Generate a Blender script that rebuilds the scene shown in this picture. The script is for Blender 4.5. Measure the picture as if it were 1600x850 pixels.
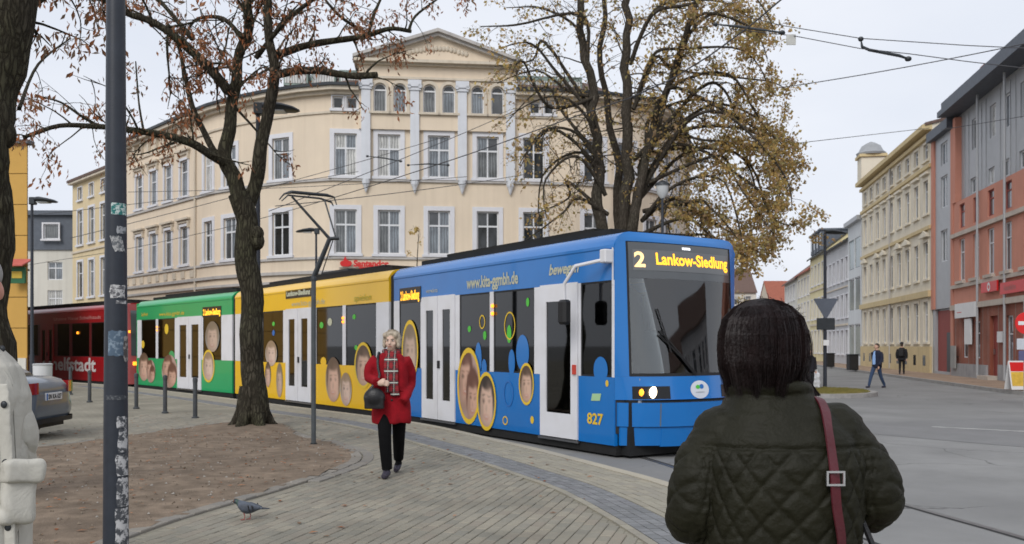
import bpy, bmesh, math, random
import numpy as np
from mathutils import Vector, Matrix, noise as mnoise

for o in list(bpy.data.objects): bpy.data.objects.remove(o)
R = math.radians
rnd = random.Random(7)
scn = bpy.context.scene
COL = scn.collection

# ------------------------------------------------------------------ camera
CAMH = 1.5          # eye height above the tram platform (z = 0)
F = 1400.0          # focal length in photo pixels (1600 wide), horizon at y = 540
cam = bpy.data.cameras.new('camera')
cam.sensor_width = 36; cam.lens = F/1600*36
cam.shift_y = 115/1600
cam.clip_end = 3000; cam.clip_start = .05
cam.dof.use_dof = True; cam.dof.focus_distance = 3.2; cam.dof.aperture_fstop = 8
camo = bpy.data.objects.new('camera', cam); COL.objects.link(camo)
camo.location = (0, 0, CAMH); camo.rotation_euler = (R(90), 0, 0)
scn.camera = camo

# ------------------------------------------------------------------ world: overcast
SUN_EL, SUN_AZ = 38, 200      # azimuth clockwise from +Y (behind the viewer, a little to the left)
w = bpy.data.worlds.new('World'); scn.world = w; w.use_nodes = True
nt = w.node_tree; nt.nodes.clear()
out = nt.nodes.new('ShaderNodeOutputWorld'); bg = nt.nodes.new('ShaderNodeBackground')
sky = nt.nodes.new('ShaderNodeTexSky'); sky.sky_type = 'NISHITA'; sky.sun_disc = False
sky.sun_elevation = R(SUN_EL); sky.sun_rotation = R(SUN_AZ); sky.dust_density = 4; sky.air_density = 1
hs = nt.nodes.new('ShaderNodeHueSaturation'); hs.inputs['Saturation'].default_value = .35
nt.links.new(sky.outputs[0], hs.inputs['Color'])
tc = nt.nodes.new('ShaderNodeTexCoord'); mp = nt.nodes.new('ShaderNodeMapping')
mp.inputs['Scale'].default_value = (1, 1, 2.6)
nt.links.new(tc.outputs['Generated'], mp.inputs[0])
nz = nt.nodes.new('ShaderNodeTexNoise'); nz.inputs['Scale'].default_value = 2.2; nz.inputs['Detail'].default_value = 5
nt.links.new(mp.outputs[0], nz.inputs['Vector'])
cr = nt.nodes.new('ShaderNodeValToRGB')
cr.color_ramp.elements[0].position = .32; cr.color_ramp.elements[0].color = (7.5, 8.0, 9.0, 1)
cr.color_ramp.elements[1].position = .68; cr.color_ramp.elements[1].color = (8.8, 9.1, 9.8, 1)
nt.links.new(nz.outputs[0], cr.inputs[0])
mx = nt.nodes.new('ShaderNodeMixRGB'); mx.inputs[0].default_value = .88
nt.links.new(hs.outputs[0], mx.inputs[1]); nt.links.new(cr.outputs[0], mx.inputs[2])
bg.inputs['Strength'].default_value = .1
nt.links.new(mx.outputs[0], bg.inputs[0]); nt.links.new(bg.outputs[0], out.inputs[0])

sl = bpy.data.lights.new('sun', 'SUN'); sl.energy = 1.5; sl.angle = R(28); sl.color = (1, .97, .93)
so = bpy.data.objects.new('sun', sl); COL.objects.link(so)
so.location = (-6, -10, 30)
az = R(SUN_AZ); el = R(SUN_EL)
sd = Vector((math.sin(az)*math.cos(el), math.cos(az)*math.cos(el), math.sin(el)))
so.rotation_euler = sd.to_track_quat('Z', 'Y').to_euler()

vs = scn.view_settings
vs.view_transform = 'Standard'; vs.look = 'None'; vs.gamma = 1; vs.exposure = 0.12; vs.use_curve_mapping = False
scn.render.engine = 'CYCLES'

# ------------------------------------------------------------------ helpers
def P(px, py, d):               # photo pixel at a known distance -> point
    return Vector(((px-800)/F*d, d, CAMH+(540-py)/F*d))
def G(px, py, z=0.0):           # photo pixel on level z -> point on the ground
    d = (CAMH-z)*F/(py-540)
    return Vector(((px-800)/F*d, d, z))

def wloc(o):
    v = Vector((0, 0, 0))
    while o is not None:
        v += o.location; o = o.parent
    return v

def tag(o, label=None, cat=None, group=None, kind=None):
    if label: o['label'] = label
    if cat: o['category'] = cat
    if group: o['group'] = group
    if kind: o['kind'] = kind
    return o

def thing(name, label, cat, loc=(0, 0, 0), group=None, rz=0):
    o = bpy.data.objects.new(name, None); COL.objects.link(o)
    o.empty_display_size = .2
    o.location = loc; o.rotation_euler = (0, 0, rz)
    return tag(o, label, cat, group)

class MB:
    def __init__(s, M=None):
        s.v = []; s.f = []; s.mi = []; s.cur = 0; s.M = M; s.uv = None
    def add(s, vs, fs, mi=None):
        n = len(s.v)
        if s.M is not None: vs = [s.M @ Vector(v) for v in vs]
        s.v.extend([tuple(v) for v in vs])
        s.f.extend([tuple(n+i for i in f) for f in fs])
        s.mi.extend([s.cur if mi is None else mi]*len(fs))
        return s
    def bx(s, x0, x1, y0, y1, z0, z1, mi=None, bev=0):
        if bev:
            b = bev
            vs = []
            fs = []
            # chamfered box: 24 verts
            X = (x0, x1); Y = (y0, y1); Z = (z0, z1)
            idx = {}
            for i in (0, 1):
                for j in (0, 1):
                    for k in (0, 1):
                        sx, sy, sz = (1-2*i)*b, (1-2*j)*b, (1-2*k)*b
                        for a, p in (('x', (X[i], Y[j]+sy, Z[k]+sz)), ('y', (X[i]+sx, Y[j], Z[k]+sz)), ('z', (X[i]+sx, Y[j]+sy, Z[k]))):
                            idx[(i, j, k, a)] = len(vs); vs.append(p)
            for i in (0, 1): fs.append([idx[(i, 0, 0, 'x')], idx[(i, 1, 0, 'x')], idx[(i, 1, 1, 'x')], idx[(i, 0, 1, 'x')]])
            for j in (0, 1): fs.append([idx[(0, j, 0, 'y')], idx[(1, j, 0, 'y')], idx[(1, j, 1, 'y')], idx[(0, j, 1, 'y')]])
            for k in (0, 1): fs.append([idx[(0, 0, k, 'z')], idx[(1, 0, k, 'z')], idx[(1, 1, k, 'z')], idx[(0, 1, k, 'z')]])
            for i in (0, 1):
                for j in (0, 1): fs.append([idx[(i, j, 0, 'x')], idx[(i, j, 1, 'x')], idx[(i, j, 1, 'y')], idx[(i, j, 0, 'y')]])
                for k in (0, 1): fs.append([idx[(i, 0, k, 'x')], idx[(i, 1, k, 'x')], idx[(i, 1, k, 'z')], idx[(i, 0, k, 'z')]])
            for j in (0, 1):
                for k in (0, 1): fs.append([idx[(0, j, k, 'y')], idx[(1, j, k, 'y')], idx[(1, j, k, 'z')], idx[(0, j, k, 'z')]])
            for i in (0, 1):
                for j in (0, 1):
                    for k in (0, 1): fs.append([idx[(i, j, k, 'x')], idx[(i, j, k, 'y')], idx[(i, j, k, 'z')]])
            return s.add(vs, fs, mi)
        vs = [(x, y, z) for x in (x0, x1) for y in (y0, y1) for z in (z0, z1)]
        return s.add(vs, [(0, 1, 3, 2), (4, 6, 7, 5), (0, 4, 5, 1), (2, 3, 7, 6), (0, 2, 6, 4), (1, 5, 7, 3)], mi)
    def tube(s, path, rad, n=8, mi=None, caps=True, flat=None):
        path = [Vector(p) for p in path]
        if not isinstance(rad, (list, tuple)): rad = [rad]*len(path)
        vs = []; fs = []
        ref = None
        for i, p in enumerate(path):
            a = path[max(0, i-1)]; b = path[min(len(path)-1, i+1)]
            t = (b-a)
            if t.length < 1e-9: t = Vector((0, 0, 1))
            t.normalize()
            if ref is None:
                ref = Vector((1, 0, 0)) if abs(t.x) < .9 else Vector((0, 1, 0))
            x = (ref - t*ref.dot(t))
            if x.length < 1e-6: x = t.orthogonal()
            x.normalize(); y = t.cross(x); ref = x
            for k in range(n):
                an = 2*math.pi*k/n
                c, q = math.cos(an), math.sin(an)
                if flat: c *= flat[0]; q *= flat[1]
                vs.append(p + (x*c + y*q)*rad[i])
        for i in range(len(path)-1):
            for k in range(n):
                fs.append((i*n+k, i*n+(k+1) % n, (i+1)*n+(k+1) % n, (i+1)*n+k))
        if caps:
            fs.append(tuple(reversed(range(n)))); fs.append(tuple((len(path)-1)*n+k for k in range(n)))
        return s.add(vs, fs, mi)
    def rings(s, rings, mi=None, caps=True, closed=True):
        n = len(rings[0]); vs = [p for r in rings for p in r]; fs = []
        for i in range(len(rings)-1):
            for k in range(n if closed else n-1):
                fs.append((i*n+k, i*n+(k+1) % n, (i+1)*n+(k+1) % n, (i+1)*n+k))
        if caps:
            fs.append(tuple(reversed(range(n)))); fs.append(tuple((len(rings)-1)*n+k for k in range(n)))
        return s.add(vs, fs, mi)
    def lathe(s, prof, c=(0, 0, 0), n=16, mi=None, sx=1, sy=1):
        c = Vector(c)
        return s.rings([[c+Vector((r*sx*math.cos(2*math.pi*k/n), r*sy*math.sin(2*math.pi*k/n), z)) for k in range(n)] for r, z in prof], mi)
    def ell(s, c, r, n=16, m=10, rot=None, mi=None):
        c = Vector(c); rs = []
        for i in range(m+1):
            a = math.pi*(i+.0)/m; a = min(max(a, .03), math.pi-.03)
            ring = []
            for k in range(n):
                b = 2*math.pi*k/n
                v = Vector((r[0]*math.sin(a)*math.cos(b), r[1]*math.sin(a)*math.sin(b), -r[2]*math.cos(a)))
                if rot: v = rot @ v
                ring.append(c+v)
            rs.append(ring)
        return s.rings(rs, mi)
    def prism(s, poly, z0, z1, mi=None):
        n = len(poly)
        vs = [(p[0], p[1], z0) for p in poly]+[(p[0], p[1], z1) for p in poly]
        fs = [tuple(reversed(range(n))), tuple(range(n, 2*n))]+[(k, (k+1) % n, n+(k+1) % n, n+k) for k in range(n)]
        return s.add(vs, fs, mi)
    def build(s, name, mats, parent=None, local=False, smooth=False, recalc=True, sharp=40, origin=None, kind=None):
        me = bpy.data.meshes.new(name)
        if not isinstance(mats, (list, tuple)): mats = [mats]
        off = Vector((0, 0, 0)); loc = Vector((0, 0, 0))
        if parent is not None and not local: off = wloc(parent)
        elif parent is None and not local and s.v:
            a = np.array(s.v); lo = a.min(0); hi = a.max(0)
            loc = Vector(((lo[0]+hi[0])/2, (lo[1]+hi[1])/2, lo[2])) if origin is None else Vector(origin)
            off = loc
        vv = (np.array(s.v)-np.array(off)).tolist() if s.v else []
        me.from_pydata(vv, [], s.f)
        for m in mats: me.materials.append(m)
        if len(mats) > 1: me.polygons.foreach_set('material_index', s.mi)
        if recalc:
            b = bmesh.new(); b.from_mesh(me); bmesh.ops.recalc_face_normals(b, faces=b.faces); b.to_mesh(me); b.free()
        if smooth:
            me.polygons.foreach_set('use_smooth', [True]*len(me.polygons))
            if sharp: me.set_sharp_from_angle(angle=R(sharp))
        me.update()
        o = bpy.data.objects.new(name, me); COL.objects.link(o)
        o.location = loc
        if parent is not None: o.parent = parent
        if kind: o['kind'] = kind
        return o

def copy_obj(o, parent):
    c = o.copy(); COL.objects.link(c); c.parent = parent
    return c
def copy_tree(o, parent=None):
    c = o.copy(); COL.objects.link(c); c.parent = parent
    for ch in list(o.children): copy_tree(ch, c)
    return c

def smooth_path(pts, n=6):
    pts = [Vector(p) for p in pts]; out = []
    for i in range(len(pts)-1):
        p0 = pts[max(0, i-1)]; p1 = pts[i]; p2 = pts[i+1]; p3 = pts[min(len(pts)-1, i+2)]
        for k in range(n):
            t = k/n
            out.append(.5*((2*p1)+(p2-p0)*t+(2*p0-5*p1+4*p2-p3)*t*t+(3*p1-p0-3*p2+p3)*t**3))
    out.append(pts[-1]); return out

def text_geom(body, size=1.0, bold=0.0):
    cu = bpy.data.curves.new('txt', 'FONT'); cu.body = body; cu.size = size; cu.offset = bold; cu.resolution_u = 3
    o = bpy.data.objects.new('txt', cu); COL.objects.link(o)
    dg = bpy.context.evaluated_depsgraph_get(); dg.update()
    me = bpy.data.meshes.new_from_object(o.evaluated_get(dg))
    vs = [tuple(v.co) for v in me.vertices]; fs = [tuple(p.vertices) for p in me.polygons]
    bpy.data.objects.remove(o); bpy.data.curves.remove(cu); bpy.data.meshes.remove(me)
    return vs, fs

# ------------------------------------------------------------------ materials
MAT = {}
def mat(name, col, rough=.7, var=.12, scale=2.0, bump=0, bscale=60, metal=0, spec=.4, coat=0, streak=0, emit=None, es=0, dirt=None, dscale=.6, damt=.0, trans=0):
    if name in MAT: return MAT[name]
    m = bpy.data.materials.new(name); m.use_nodes = True
    N = m.node_tree.nodes; L = m.node_tree.links
    b = N['Principled BSDF']
    b.inputs['Roughness'].default_value = rough; b.inputs['Metallic'].default_value = metal
    b.inputs['Specular IOR Level'].default_value = spec
    if coat: b.inputs['Coat Weight'].default_value = coat; b.inputs['Coat Roughness'].default_value = .06
    tcn = N.new('ShaderNodeTexCoord')
    last = None
    if var:
        n1 = N.new('ShaderNodeTexNoise'); n1.inputs['Scale'].default_value = scale; n1.inputs['Detail'].default_value = 6; n1.inputs['Roughness'].default_value = .62
        L.new(tcn.outputs['Object'], n1.inputs['Vector'])
        r = N.new('ShaderNodeValToRGB')
        r.color_ramp.elements[0].position = .28; r.color_ramp.elements[1].position = .72
        r.color_ramp.elements[0].color = (*[c*(1-var) for c in col], 1); r.color_ramp.elements[1].color = (*[min(1, c*(1+var)) for c in col], 1)
        L.new(n1.outputs[0], r.inputs[0]); last = r.outputs[0]
    else:
        rg = N.new('ShaderNodeRGB'); rg.outputs[0].default_value = (*col, 1); last = rg.outputs[0]
    if streak:
        mpn = N.new('ShaderNodeMapping'); mpn.inputs['Scale'].default_value = (3, 3, .16)
        L.new(tcn.outputs['Object'], mpn.inputs[0])
        n2 = N.new('ShaderNodeTexNoise'); n2.inputs['Scale'].default_value = 1.4; n2.inputs['Detail'].default_value = 8
        L.new(mpn.outputs[0], n2.inputs['Vector'])
        r2 = N.new('ShaderNodeMapRange'); r2.inputs[1].default_value = .45; r2.inputs[2].default_value = .75; r2.inputs[3].default_value = 0; r2.inputs[4].default_value = streak
        L.new(n2.outputs[0], r2.inputs[0])
        mxn = N.new('ShaderNodeMixRGB'); mxn.blend_type = 'MULTIPLY'
        mxn.inputs[2].default_value = (.45, .42, .38, 1)
        L.new(r2.outputs[0], mxn.inputs[0]); L.new(last, mxn.inputs[1]); last = mxn.outputs[0]
    if damt:
        n3 = N.new('ShaderNodeTexNoise'); n3.inputs['Scale'].default_value = dscale; n3.inputs['Detail'].default_value = 7
        L.new(tcn.outputs['Object'], n3.inputs['Vector'])
        r3 = N.new('ShaderNodeMapRange'); r3.inputs[1].default_value = .42; r3.inputs[2].default_value = .68; r3.inputs[3].default_value = 0; r3.inputs[4].default_value = damt
        L.new(n3.outputs[0], r3.inputs[0])
        mx3 = N.new('ShaderNodeMixRGB'); mx3.inputs[2].default_value = (*dirt, 1)
        L.new(r3.outputs[0], mx3.inputs[0]); L.new(last, mx3.inputs[1]); last = mx3.outputs[0]
    L.new(last, b.inputs['Base Color'])
    if bump:
        nb = N.new('ShaderNodeTexNoise'); nb.inputs['Scale'].default_value = bscale; nb.inputs['Detail'].default_value = 5
        L.new(tcn.outputs['Object'], nb.inputs['Vector'])
        bn = N.new('ShaderNodeBump'); bn.inputs['Strength'].default_value = bump; bn.inputs['Distance'].default_value = .01
        L.new(nb.outputs[0], bn.inputs['Height']); L.new(bn.outputs[0], b.inputs['Normal'])
    if emit:
        b.inputs['Emission Color'].default_value = (*emit, 1); b.inputs['Emission Strength'].default_value = es
    if trans:
        tr = N.new('ShaderNodeBsdfTranslucent'); L.new(last, tr.inputs[0])
        ms = N.new('ShaderNodeMixShader'); ms.inputs[0].default_value = trans
        L.new(b.outputs[0], ms.inputs[1]); L.new(tr.outputs[0], ms.inputs[2]); L.new(ms.outputs[0], N['Material Output'].inputs[0])
    MAT[name] = m
    return m

def glass(name, tint=(.3, .33, .33), ior=1.6, rough=.03):
    if name in MAT: return MAT[name]
    m = bpy.data.materials.new(name); m.use_nodes = True
    N = m.node_tree.nodes; L = m.node_tree.links; N.clear()
    o = N.new('ShaderNodeOutputMaterial'); ms = N.new('ShaderNodeMixShader'); fr = N.new('ShaderNodeFresnel'); fr.inputs[0].default_value = ior
    t = N.new('ShaderNodeBsdfTransparent'); t.inputs[0].default_value = (*tint, 1)
    g = N.new('ShaderNodeBsdfGlossy'); g.inputs['Roughness'].default_value = rough
    L.new(fr.outputs[0], ms.inputs[0]); L.new(t.outputs[0], ms.inputs[1]); L.new(g.outputs[0], ms.inputs[2]); L.new(ms.outputs[0], o.inputs[0])
    MAT[name] = m; return m

def barkmat(name, c0, c1, moss, damt):
    m = mat(name, c0, .95, .3, 5, spec=.12, dirt=moss, dscale=1.1, damt=damt)
    N = m.node_tree.nodes; L = m.node_tree.links; t = N.new('ShaderNodeTexCoord'); mp_ = N.new('ShaderNodeMapping'); mp_.inputs['Scale'].default_value = (1, 1, .22)
    L.new(t.outputs['Object'], mp_.inputs[0]); v = N.new('ShaderNodeTexVoronoi'); v.feature = 'DISTANCE_TO_EDGE'; v.inputs['Scale'].default_value = 22
    n = N.new('ShaderNodeTexNoise'); n.inputs['Scale'].default_value = 9; n.inputs['Detail'].default_value = 8; L.new(mp_.outputs[0], n.inputs['Vector'])
    ad = N.new('ShaderNodeMixRGB'); ad.inputs[0].default_value = .12; L.new(mp_.outputs[0], ad.inputs[1]); L.new(n.outputs['Color'], ad.inputs[2]); L.new(ad.outputs[0], v.inputs['Vector'])
    r = N.new('ShaderNodeMapRange'); r.inputs[2].default_value = .25; L.new(v.outputs['Distance'], r.inputs[0])
    mu = N.new('ShaderNodeMath'); mu.operation = 'MULTIPLY'; L.new(r.outputs[0], mu.inputs[0]); L.new(n.outputs[0], mu.inputs[1])
    b = N['Principled BSDF']; old = b.inputs['Base Color'].links[0].from_socket
    mx = N.new('ShaderNodeMixRGB'); L.new(mu.outputs[0], mx.inputs[0]); mx.inputs[1].default_value = (*[c*.35 for c in c0], 1); L.new(old, mx.inputs[2])
    mx2 = N.new('ShaderNodeMixRGB'); mx2.blend_type = 'ADD'; mx2.inputs[0].default_value = .5; L.new(mx.outputs[0], mx2.inputs[1])
    g = N.new('ShaderNodeMixRGB'); g.inputs[1].default_value = (0, 0, 0, 1); g.inputs[2].default_value = (*c1, 1); L.new(mu.outputs[0], g.inputs[0]); L.new(g.outputs[0], mx2.inputs[2]); L.new(mx2.outputs[0], b.inputs['Base Color'])
    bn = N.new('ShaderNodeBump'); bn.inputs['Strength'].default_value = .9; bn.inputs['Distance'].default_value = .035; L.new(mu.outputs[0], bn.inputs['Height']); L.new(bn.outputs[0], b.inputs['Normal'])
    return m
M_white = mat('white_paint', (.72, .73, .76), .45, .05, 4)
M_black = mat('black_rubber', (.012, .012, .013), .6, .2, 6)
M_dark = mat('dark_metal', (.035, .04, .045), .45, .2, 8, metal=.3)
M_pole = mat('slate_pole_paint', (.024, .029, .04), .42, .18, 9, bump=.05, bscale=120)
M_steel = mat('steel', (.45, .45, .46), .3, .1, 20, metal=1)
# ------------------------------------------------------------------ ground
def brickmat(name, c1, c2, cj, sx, sy, rot, rough=.85, bump=.3):
    m = bpy.data.materials.new(name); m.use_nodes = True; N = m.node_tree.nodes; L = m.node_tree.links; b = N['Principled BSDF']
    b.inputs['Roughness'].default_value = rough; b.inputs['Specular IOR Level'].default_value = .25
    t = N.new('ShaderNodeTexCoord'); mp = N.new('ShaderNodeMapping'); mp.inputs['Rotation'].default_value = (0, 0, rot)
    L.new(t.outputs['Object'], mp.inputs[0])
    br = N.new('ShaderNodeTexBrick'); br.inputs['Scale'].default_value = 1; br.inputs['Brick Width'].default_value = sx; br.inputs['Row Height'].default_value = sy
    br.inputs['Mortar Size'].default_value = .006; br.inputs['Color1'].default_value = (*c1, 1); br.inputs['Color2'].default_value = (*c2, 1); br.inputs['Mortar'].default_value = (*cj, 1)
    L.new(mp.outputs[0], br.inputs['Vector'])
    n = N.new('ShaderNodeTexNoise'); n.inputs['Scale'].default_value = .8; n.inputs['Detail'].default_value = 8; L.new(t.outputs['Object'], n.inputs['Vector'])
    mr = N.new('ShaderNodeMapRange'); mr.inputs[1].default_value = .3; mr.inputs[2].default_value = .7; mr.inputs[3].default_value = .72; mr.inputs[4].default_value = 1.15
    L.new(n.outputs[0], mr.inputs[0])
    mx = N.new('ShaderNodeMixRGB'); mx.blend_type = 'MULTIPLY'; mx.inputs[0].default_value = 1; L.new(br.outputs[0], mx.inputs[1]); L.new(mr.outputs[0], mx.inputs[2])
    L.new(mx.outputs[0], b.inputs['Base Color'])
    bn = N.new('ShaderNodeBump'); bn.inputs['Strength'].default_value = bump; bn.inputs['Distance'].default_value = .004; L.new(br.outputs['Fac'], bn.inputs['Height']); bn.invert = True; L.new(bn.outputs[0], b.inputs['Normal'])
    MAT[name] = m; return m

def piecemat(name, cols, rough=.85, dirt=(.1, .09, .06), damt=.5, dscale=.7):
    """colour varies from piece to piece (per loose piece of a mesh and per object) with wear over all"""
    m = bpy.data.materials.new(name); m.use_nodes = True; N = m.node_tree.nodes; L = m.node_tree.links; b = N['Principled BSDF']
    b.inputs['Roughness'].default_value = rough; b.inputs['Specular IOR Level'].default_value = .25
    g = N.new('ShaderNodeNewGeometry'); oi = N.new('ShaderNodeObjectInfo')
    a = N.new('ShaderNodeMath'); a.operation = 'ADD'; L.new(g.outputs['Random Per Island'], a.inputs[0]); L.new(oi.outputs['Random'], a.inputs[1])
    fr = N.new('ShaderNodeMath'); fr.operation = 'FRACT'; L.new(a.outputs[0], fr.inputs[0])
    r = N.new('ShaderNodeValToRGB'); el = r.color_ramp.elements
    while len(el) < len(cols): el.new(.5)
    for i, c in enumerate(cols): el[i].position = i/(len(cols)-1); el[i].color = (*c, 1)
    L.new(fr.outputs[0], r.inputs[0])
    n = N.new('ShaderNodeTexNoise'); n.inputs['Scale'].default_value = dscale; n.inputs['Detail'].default_value = 9; n.inputs['Roughness'].default_value = .65
    L.new(g.outputs['Position'], n.inputs['Vector'])
    mr = N.new('ShaderNodeMapRange'); mr.inputs[1].default_value = .45; mr.inputs[2].default_value = .75; mr.inputs[4].default_value = damt
    L.new(n.outputs[0], mr.inputs[0])
    mx = N.new('ShaderNodeMixRGB'); mx.inputs[2].default_value = (*dirt, 1); L.new(mr.outputs[0], mx.inputs[0]); L.new(r.outputs[0], mx.inputs[1])
    n2 = N.new('ShaderNodeTexNoise'); n2.inputs['Scale'].default_value = 130; n2.inputs['Detail'].default_value = 4; L.new(g.outputs['Position'], n2.inputs['Vector'])
    m2 = N.new('ShaderNodeMapRange'); m2.inputs[3].default_value = .72; m2.inputs[4].default_value = 1.28; L.new(n2.outputs[0], m2.inputs[0])
    mm = N.new('ShaderNodeMixRGB'); mm.blend_type = 'MULTIPLY'; mm.inputs[0].default_value = 1; L.new(mx.outputs[0], mm.inputs[1]); L.new(m2.outputs[0], mm.inputs[2])
    L.new(mm.outputs[0], b.inputs['Base Color'])
    bn = N.new('ShaderNodeBump'); bn.inputs['Strength'].default_value = .35; bn.inputs['Distance'].default_value = .003; L.new(n2.outputs[0], bn.inputs['Height']); L.new(bn.outputs[0], b.inputs['Normal'])
    MAT[name] = m; return m

ROADZ = -.16
M_asph = mat('asphalt', (.24, .24, .235), .85, .22, .6, bump=.5, bscale=90, spec=.3, dirt=(.18, .18, .178), dscale=.12, damt=.75)
def cracks(m, scale, width, amt):      # thin tar-filled cracks with a shape of their own
    N = m.node_tree.nodes; L = m.node_tree.links; b = N['Principled BSDF']; old = b.inputs['Base Color'].links[0].from_socket
    g_ = N.new('ShaderNodeNewGeometry'); n = N.new('ShaderNodeTexNoise'); n.inputs['Scale'].default_value = .9; n.inputs['Detail'].default_value = 6; L.new(g_.outputs['Position'], n.inputs['Vector'])
    a = N.new('ShaderNodeMixRGB'); a.blend_type = 'ADD'; a.inputs[0].default_value = 1.3; L.new(g_.outputs['Position'], a.inputs[1]); L.new(n.outputs['Color'], a.inputs[2])
    v = N.new('ShaderNodeTexVoronoi'); v.feature = 'DISTANCE_TO_EDGE'; v.inputs['Scale'].default_value = scale; L.new(a.outputs[0], v.inputs['Vector'])
    r = N.new('ShaderNodeMapRange'); r.inputs[1].default_value = 0; r.inputs[2].default_value = width; r.inputs[3].default_value = amt; r.inputs[4].default_value = 0; L.new(v.outputs['Distance'], r.inputs[0])
    n2 = N.new('ShaderNodeTexNoise'); n2.inputs['Scale'].default_value = .35; L.new(g_.outputs['Position'], n2.inputs['Vector'])
    q = N.new('ShaderNodeMapRange'); q.inputs[1].default_value = .47; q.inputs[2].default_value = .56; L.new(n2.outputs[0], q.inputs[0])
    mu = N.new('ShaderNodeMath'); mu.operation = 'MULTIPLY'; L.new(r.outputs[0], mu.inputs[0]); L.new(q.outputs[0], mu.inputs[1])
    mx = N.new('ShaderNodeMixRGB'); mx.inputs[2].default_value = (.05, .05, .05, 1); L.new(mu.outputs[0], mx.inputs[0]); L.new(old, mx.inputs[1]); L.new(mx.outputs[0], b.inputs['Base Color'])
cracks(M_asph, .28, .006, .7)
g = MB(); g.add([(-1500, -1500, ROADZ), (1500, -1500, ROADZ), (1500, 1500, ROADZ), (-1500, 1500, ROADZ)], [(0, 1, 2, 3)])
tag(g.build('road', M_asph, local=True), kind='structure')

# kerb line of the tram platform (seen from above)
KERB = smooth_path([(3.3, -12, 0), (2.95, 0, 0), (2.62, 5, 0), (2.42, 6.6, 0), (2.12, 8.2, 0), (1.72, 9.77, 0), (1.2, 11.1, 0), (.5, 12.75, 0), (-.2, 14.2, 0),
                    (-2.03, 17.7, 0), (-5.6, 22.3, 0), (-9.6, 27.4, 0), (-15, 33.7, 0), (-22, 40.2, 0), (-32, 48.5, 0)], 8)
# resample at equal steps
def resample(pts, step):
    out = [pts[0].copy()]; acc = 0
    for a, b in zip(pts, pts[1:]):
        L = (b-a).length; s = step-acc
        while s <= L:
            out.append(a+(b-a)*(s/L)); s += step
        acc = L-(s-step)
    return out
KR = resample(KERB, .1)
KT = []
for i in range(len(KR)):
    t = (KR[min(i+1, len(KR)-1)]-KR[max(0, i-1)]); t.normalize(); KT.append(t)
KN = [Vector((-t.y, t.x, 0)) for t in KT]           # inward (to the platform)
def koff(i, o, z=0): return KR[i]+KN[i]*o+Vector((0, 0, z))
KA = np.array([(p.x, p.y) for p in KR]); KNA = np.array([(p.x, p.y) for p in KN])
def kdist(x, y):
    d = (KA[:, 0]-x)**2+(KA[:, 1]-y)**2; i = int(d.argmin())
    return (x-KA[i, 0])*KNA[i, 0]+(y-KA[i, 1])*KNA[i, 1]
def inpoly(x, y, poly):
    c = False; n = len(poly); j = n-1
    for i in range(n):
        if (poly[i][1] > y) != (poly[j][1] > y) and x < (poly[j][0]-poly[i][0])*(y-poly[i][1])/(poly[j][1]-poly[i][1])+poly[i][0]: c = not c
        j = i
    return c
DIRT = [(p.x, p.y) for p in smooth_path([(-3.45, 3.0, 0), (-3.3, 5, 0), (-3.05, 7.12, 0), (-2.85, 8.1, 0), (-2.5, 9.25, 0), (-2.18, 10.6, 0), (-2.05, 11.6, 0), (-2.2, 12.5, 0), (-2.6, 13.3, 0),
        (-3.49, 14.9, 0), (-4.3, 16.6, 0), (-4.9, 17.5, 0), (-5.5, 17.5, 0), (-5.95, 16.3, 0), (-6.4, 14.8, 0), (-7.1, 13.2, 0), (-9, 12.3, 0), (-12, 11.6, 0), (-13, 8, 0), (-12, 4, 0), (-8, 2.6, 0), (-3.45, 3.0, 0)], 5)][:-1]

M_plat = brickmat('paving_far', (.235, .218, .175), (.265, .247, .198), (.175, .16, .125), .2, .1, R(-75))
M_paver = piecemat('paver_concrete', [(.235, .218, .178), (.27, .25, .203), (.215, .205, .172), (.295, .27, .215), (.25, .222, .18), (.235, .224, .188)], dirt=(.12, .112, .09), damt=.75, dscale=.55)
M_kpav = piecemat('paver_light', [(.28, .262, .212), (.32, .298, .24), (.265, .247, .207), (.335, .305, .238)], dirt=(.24, .22, .17), damt=.35)
M_sett = piecemat('grey_setts', [(.2, .205, .21), (.17, .175, .18), (.235, .24, .245), (.19, .19, .2)], dirt=(.12, .12, .12), damt=.4)
M_kerb = piecemat('kerb_concrete', [(.38, .355, .29), (.41, .375, .3), (.36, .335, .28)], dirt=(.2, .18, .15), damt=.3)
M_edge = piecemat('edge_stone', [(.21, .195, .17), (.25, .23, .2), (.19, .18, .165)], dirt=(.12, .1, .08), damt=.4)

poly = [(p.x, p.y) for p in KERB[::2]]+[(-70, 48.5), (-70, -12)]
pb = MB(); pb.prism(poly, -.4, -.012)
plat = tag(pb.build('platform', M_plat, origin=(0, 0, 0)), kind='structure')

# kerb stones, a part each
nst = 10
for i in range(0, len(KR)-nst-1, nst):
    b = MB(); rr = []
    for k in range(i, i+nst+1, 5):
        e = .004 if k == i else (-.004 if k == i+nst else 0)
        c = KT[k]*e
        rr.append([koff(k, -.0, -.19)+c, koff(k, -.0, .002)+c, koff(k, .015, .014)+c, koff(k, .16, .014)+c, koff(k, .16, -.19)+c])
    b.rings(rr); b.build('kerb_stone', M_kerb, plat)
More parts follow.
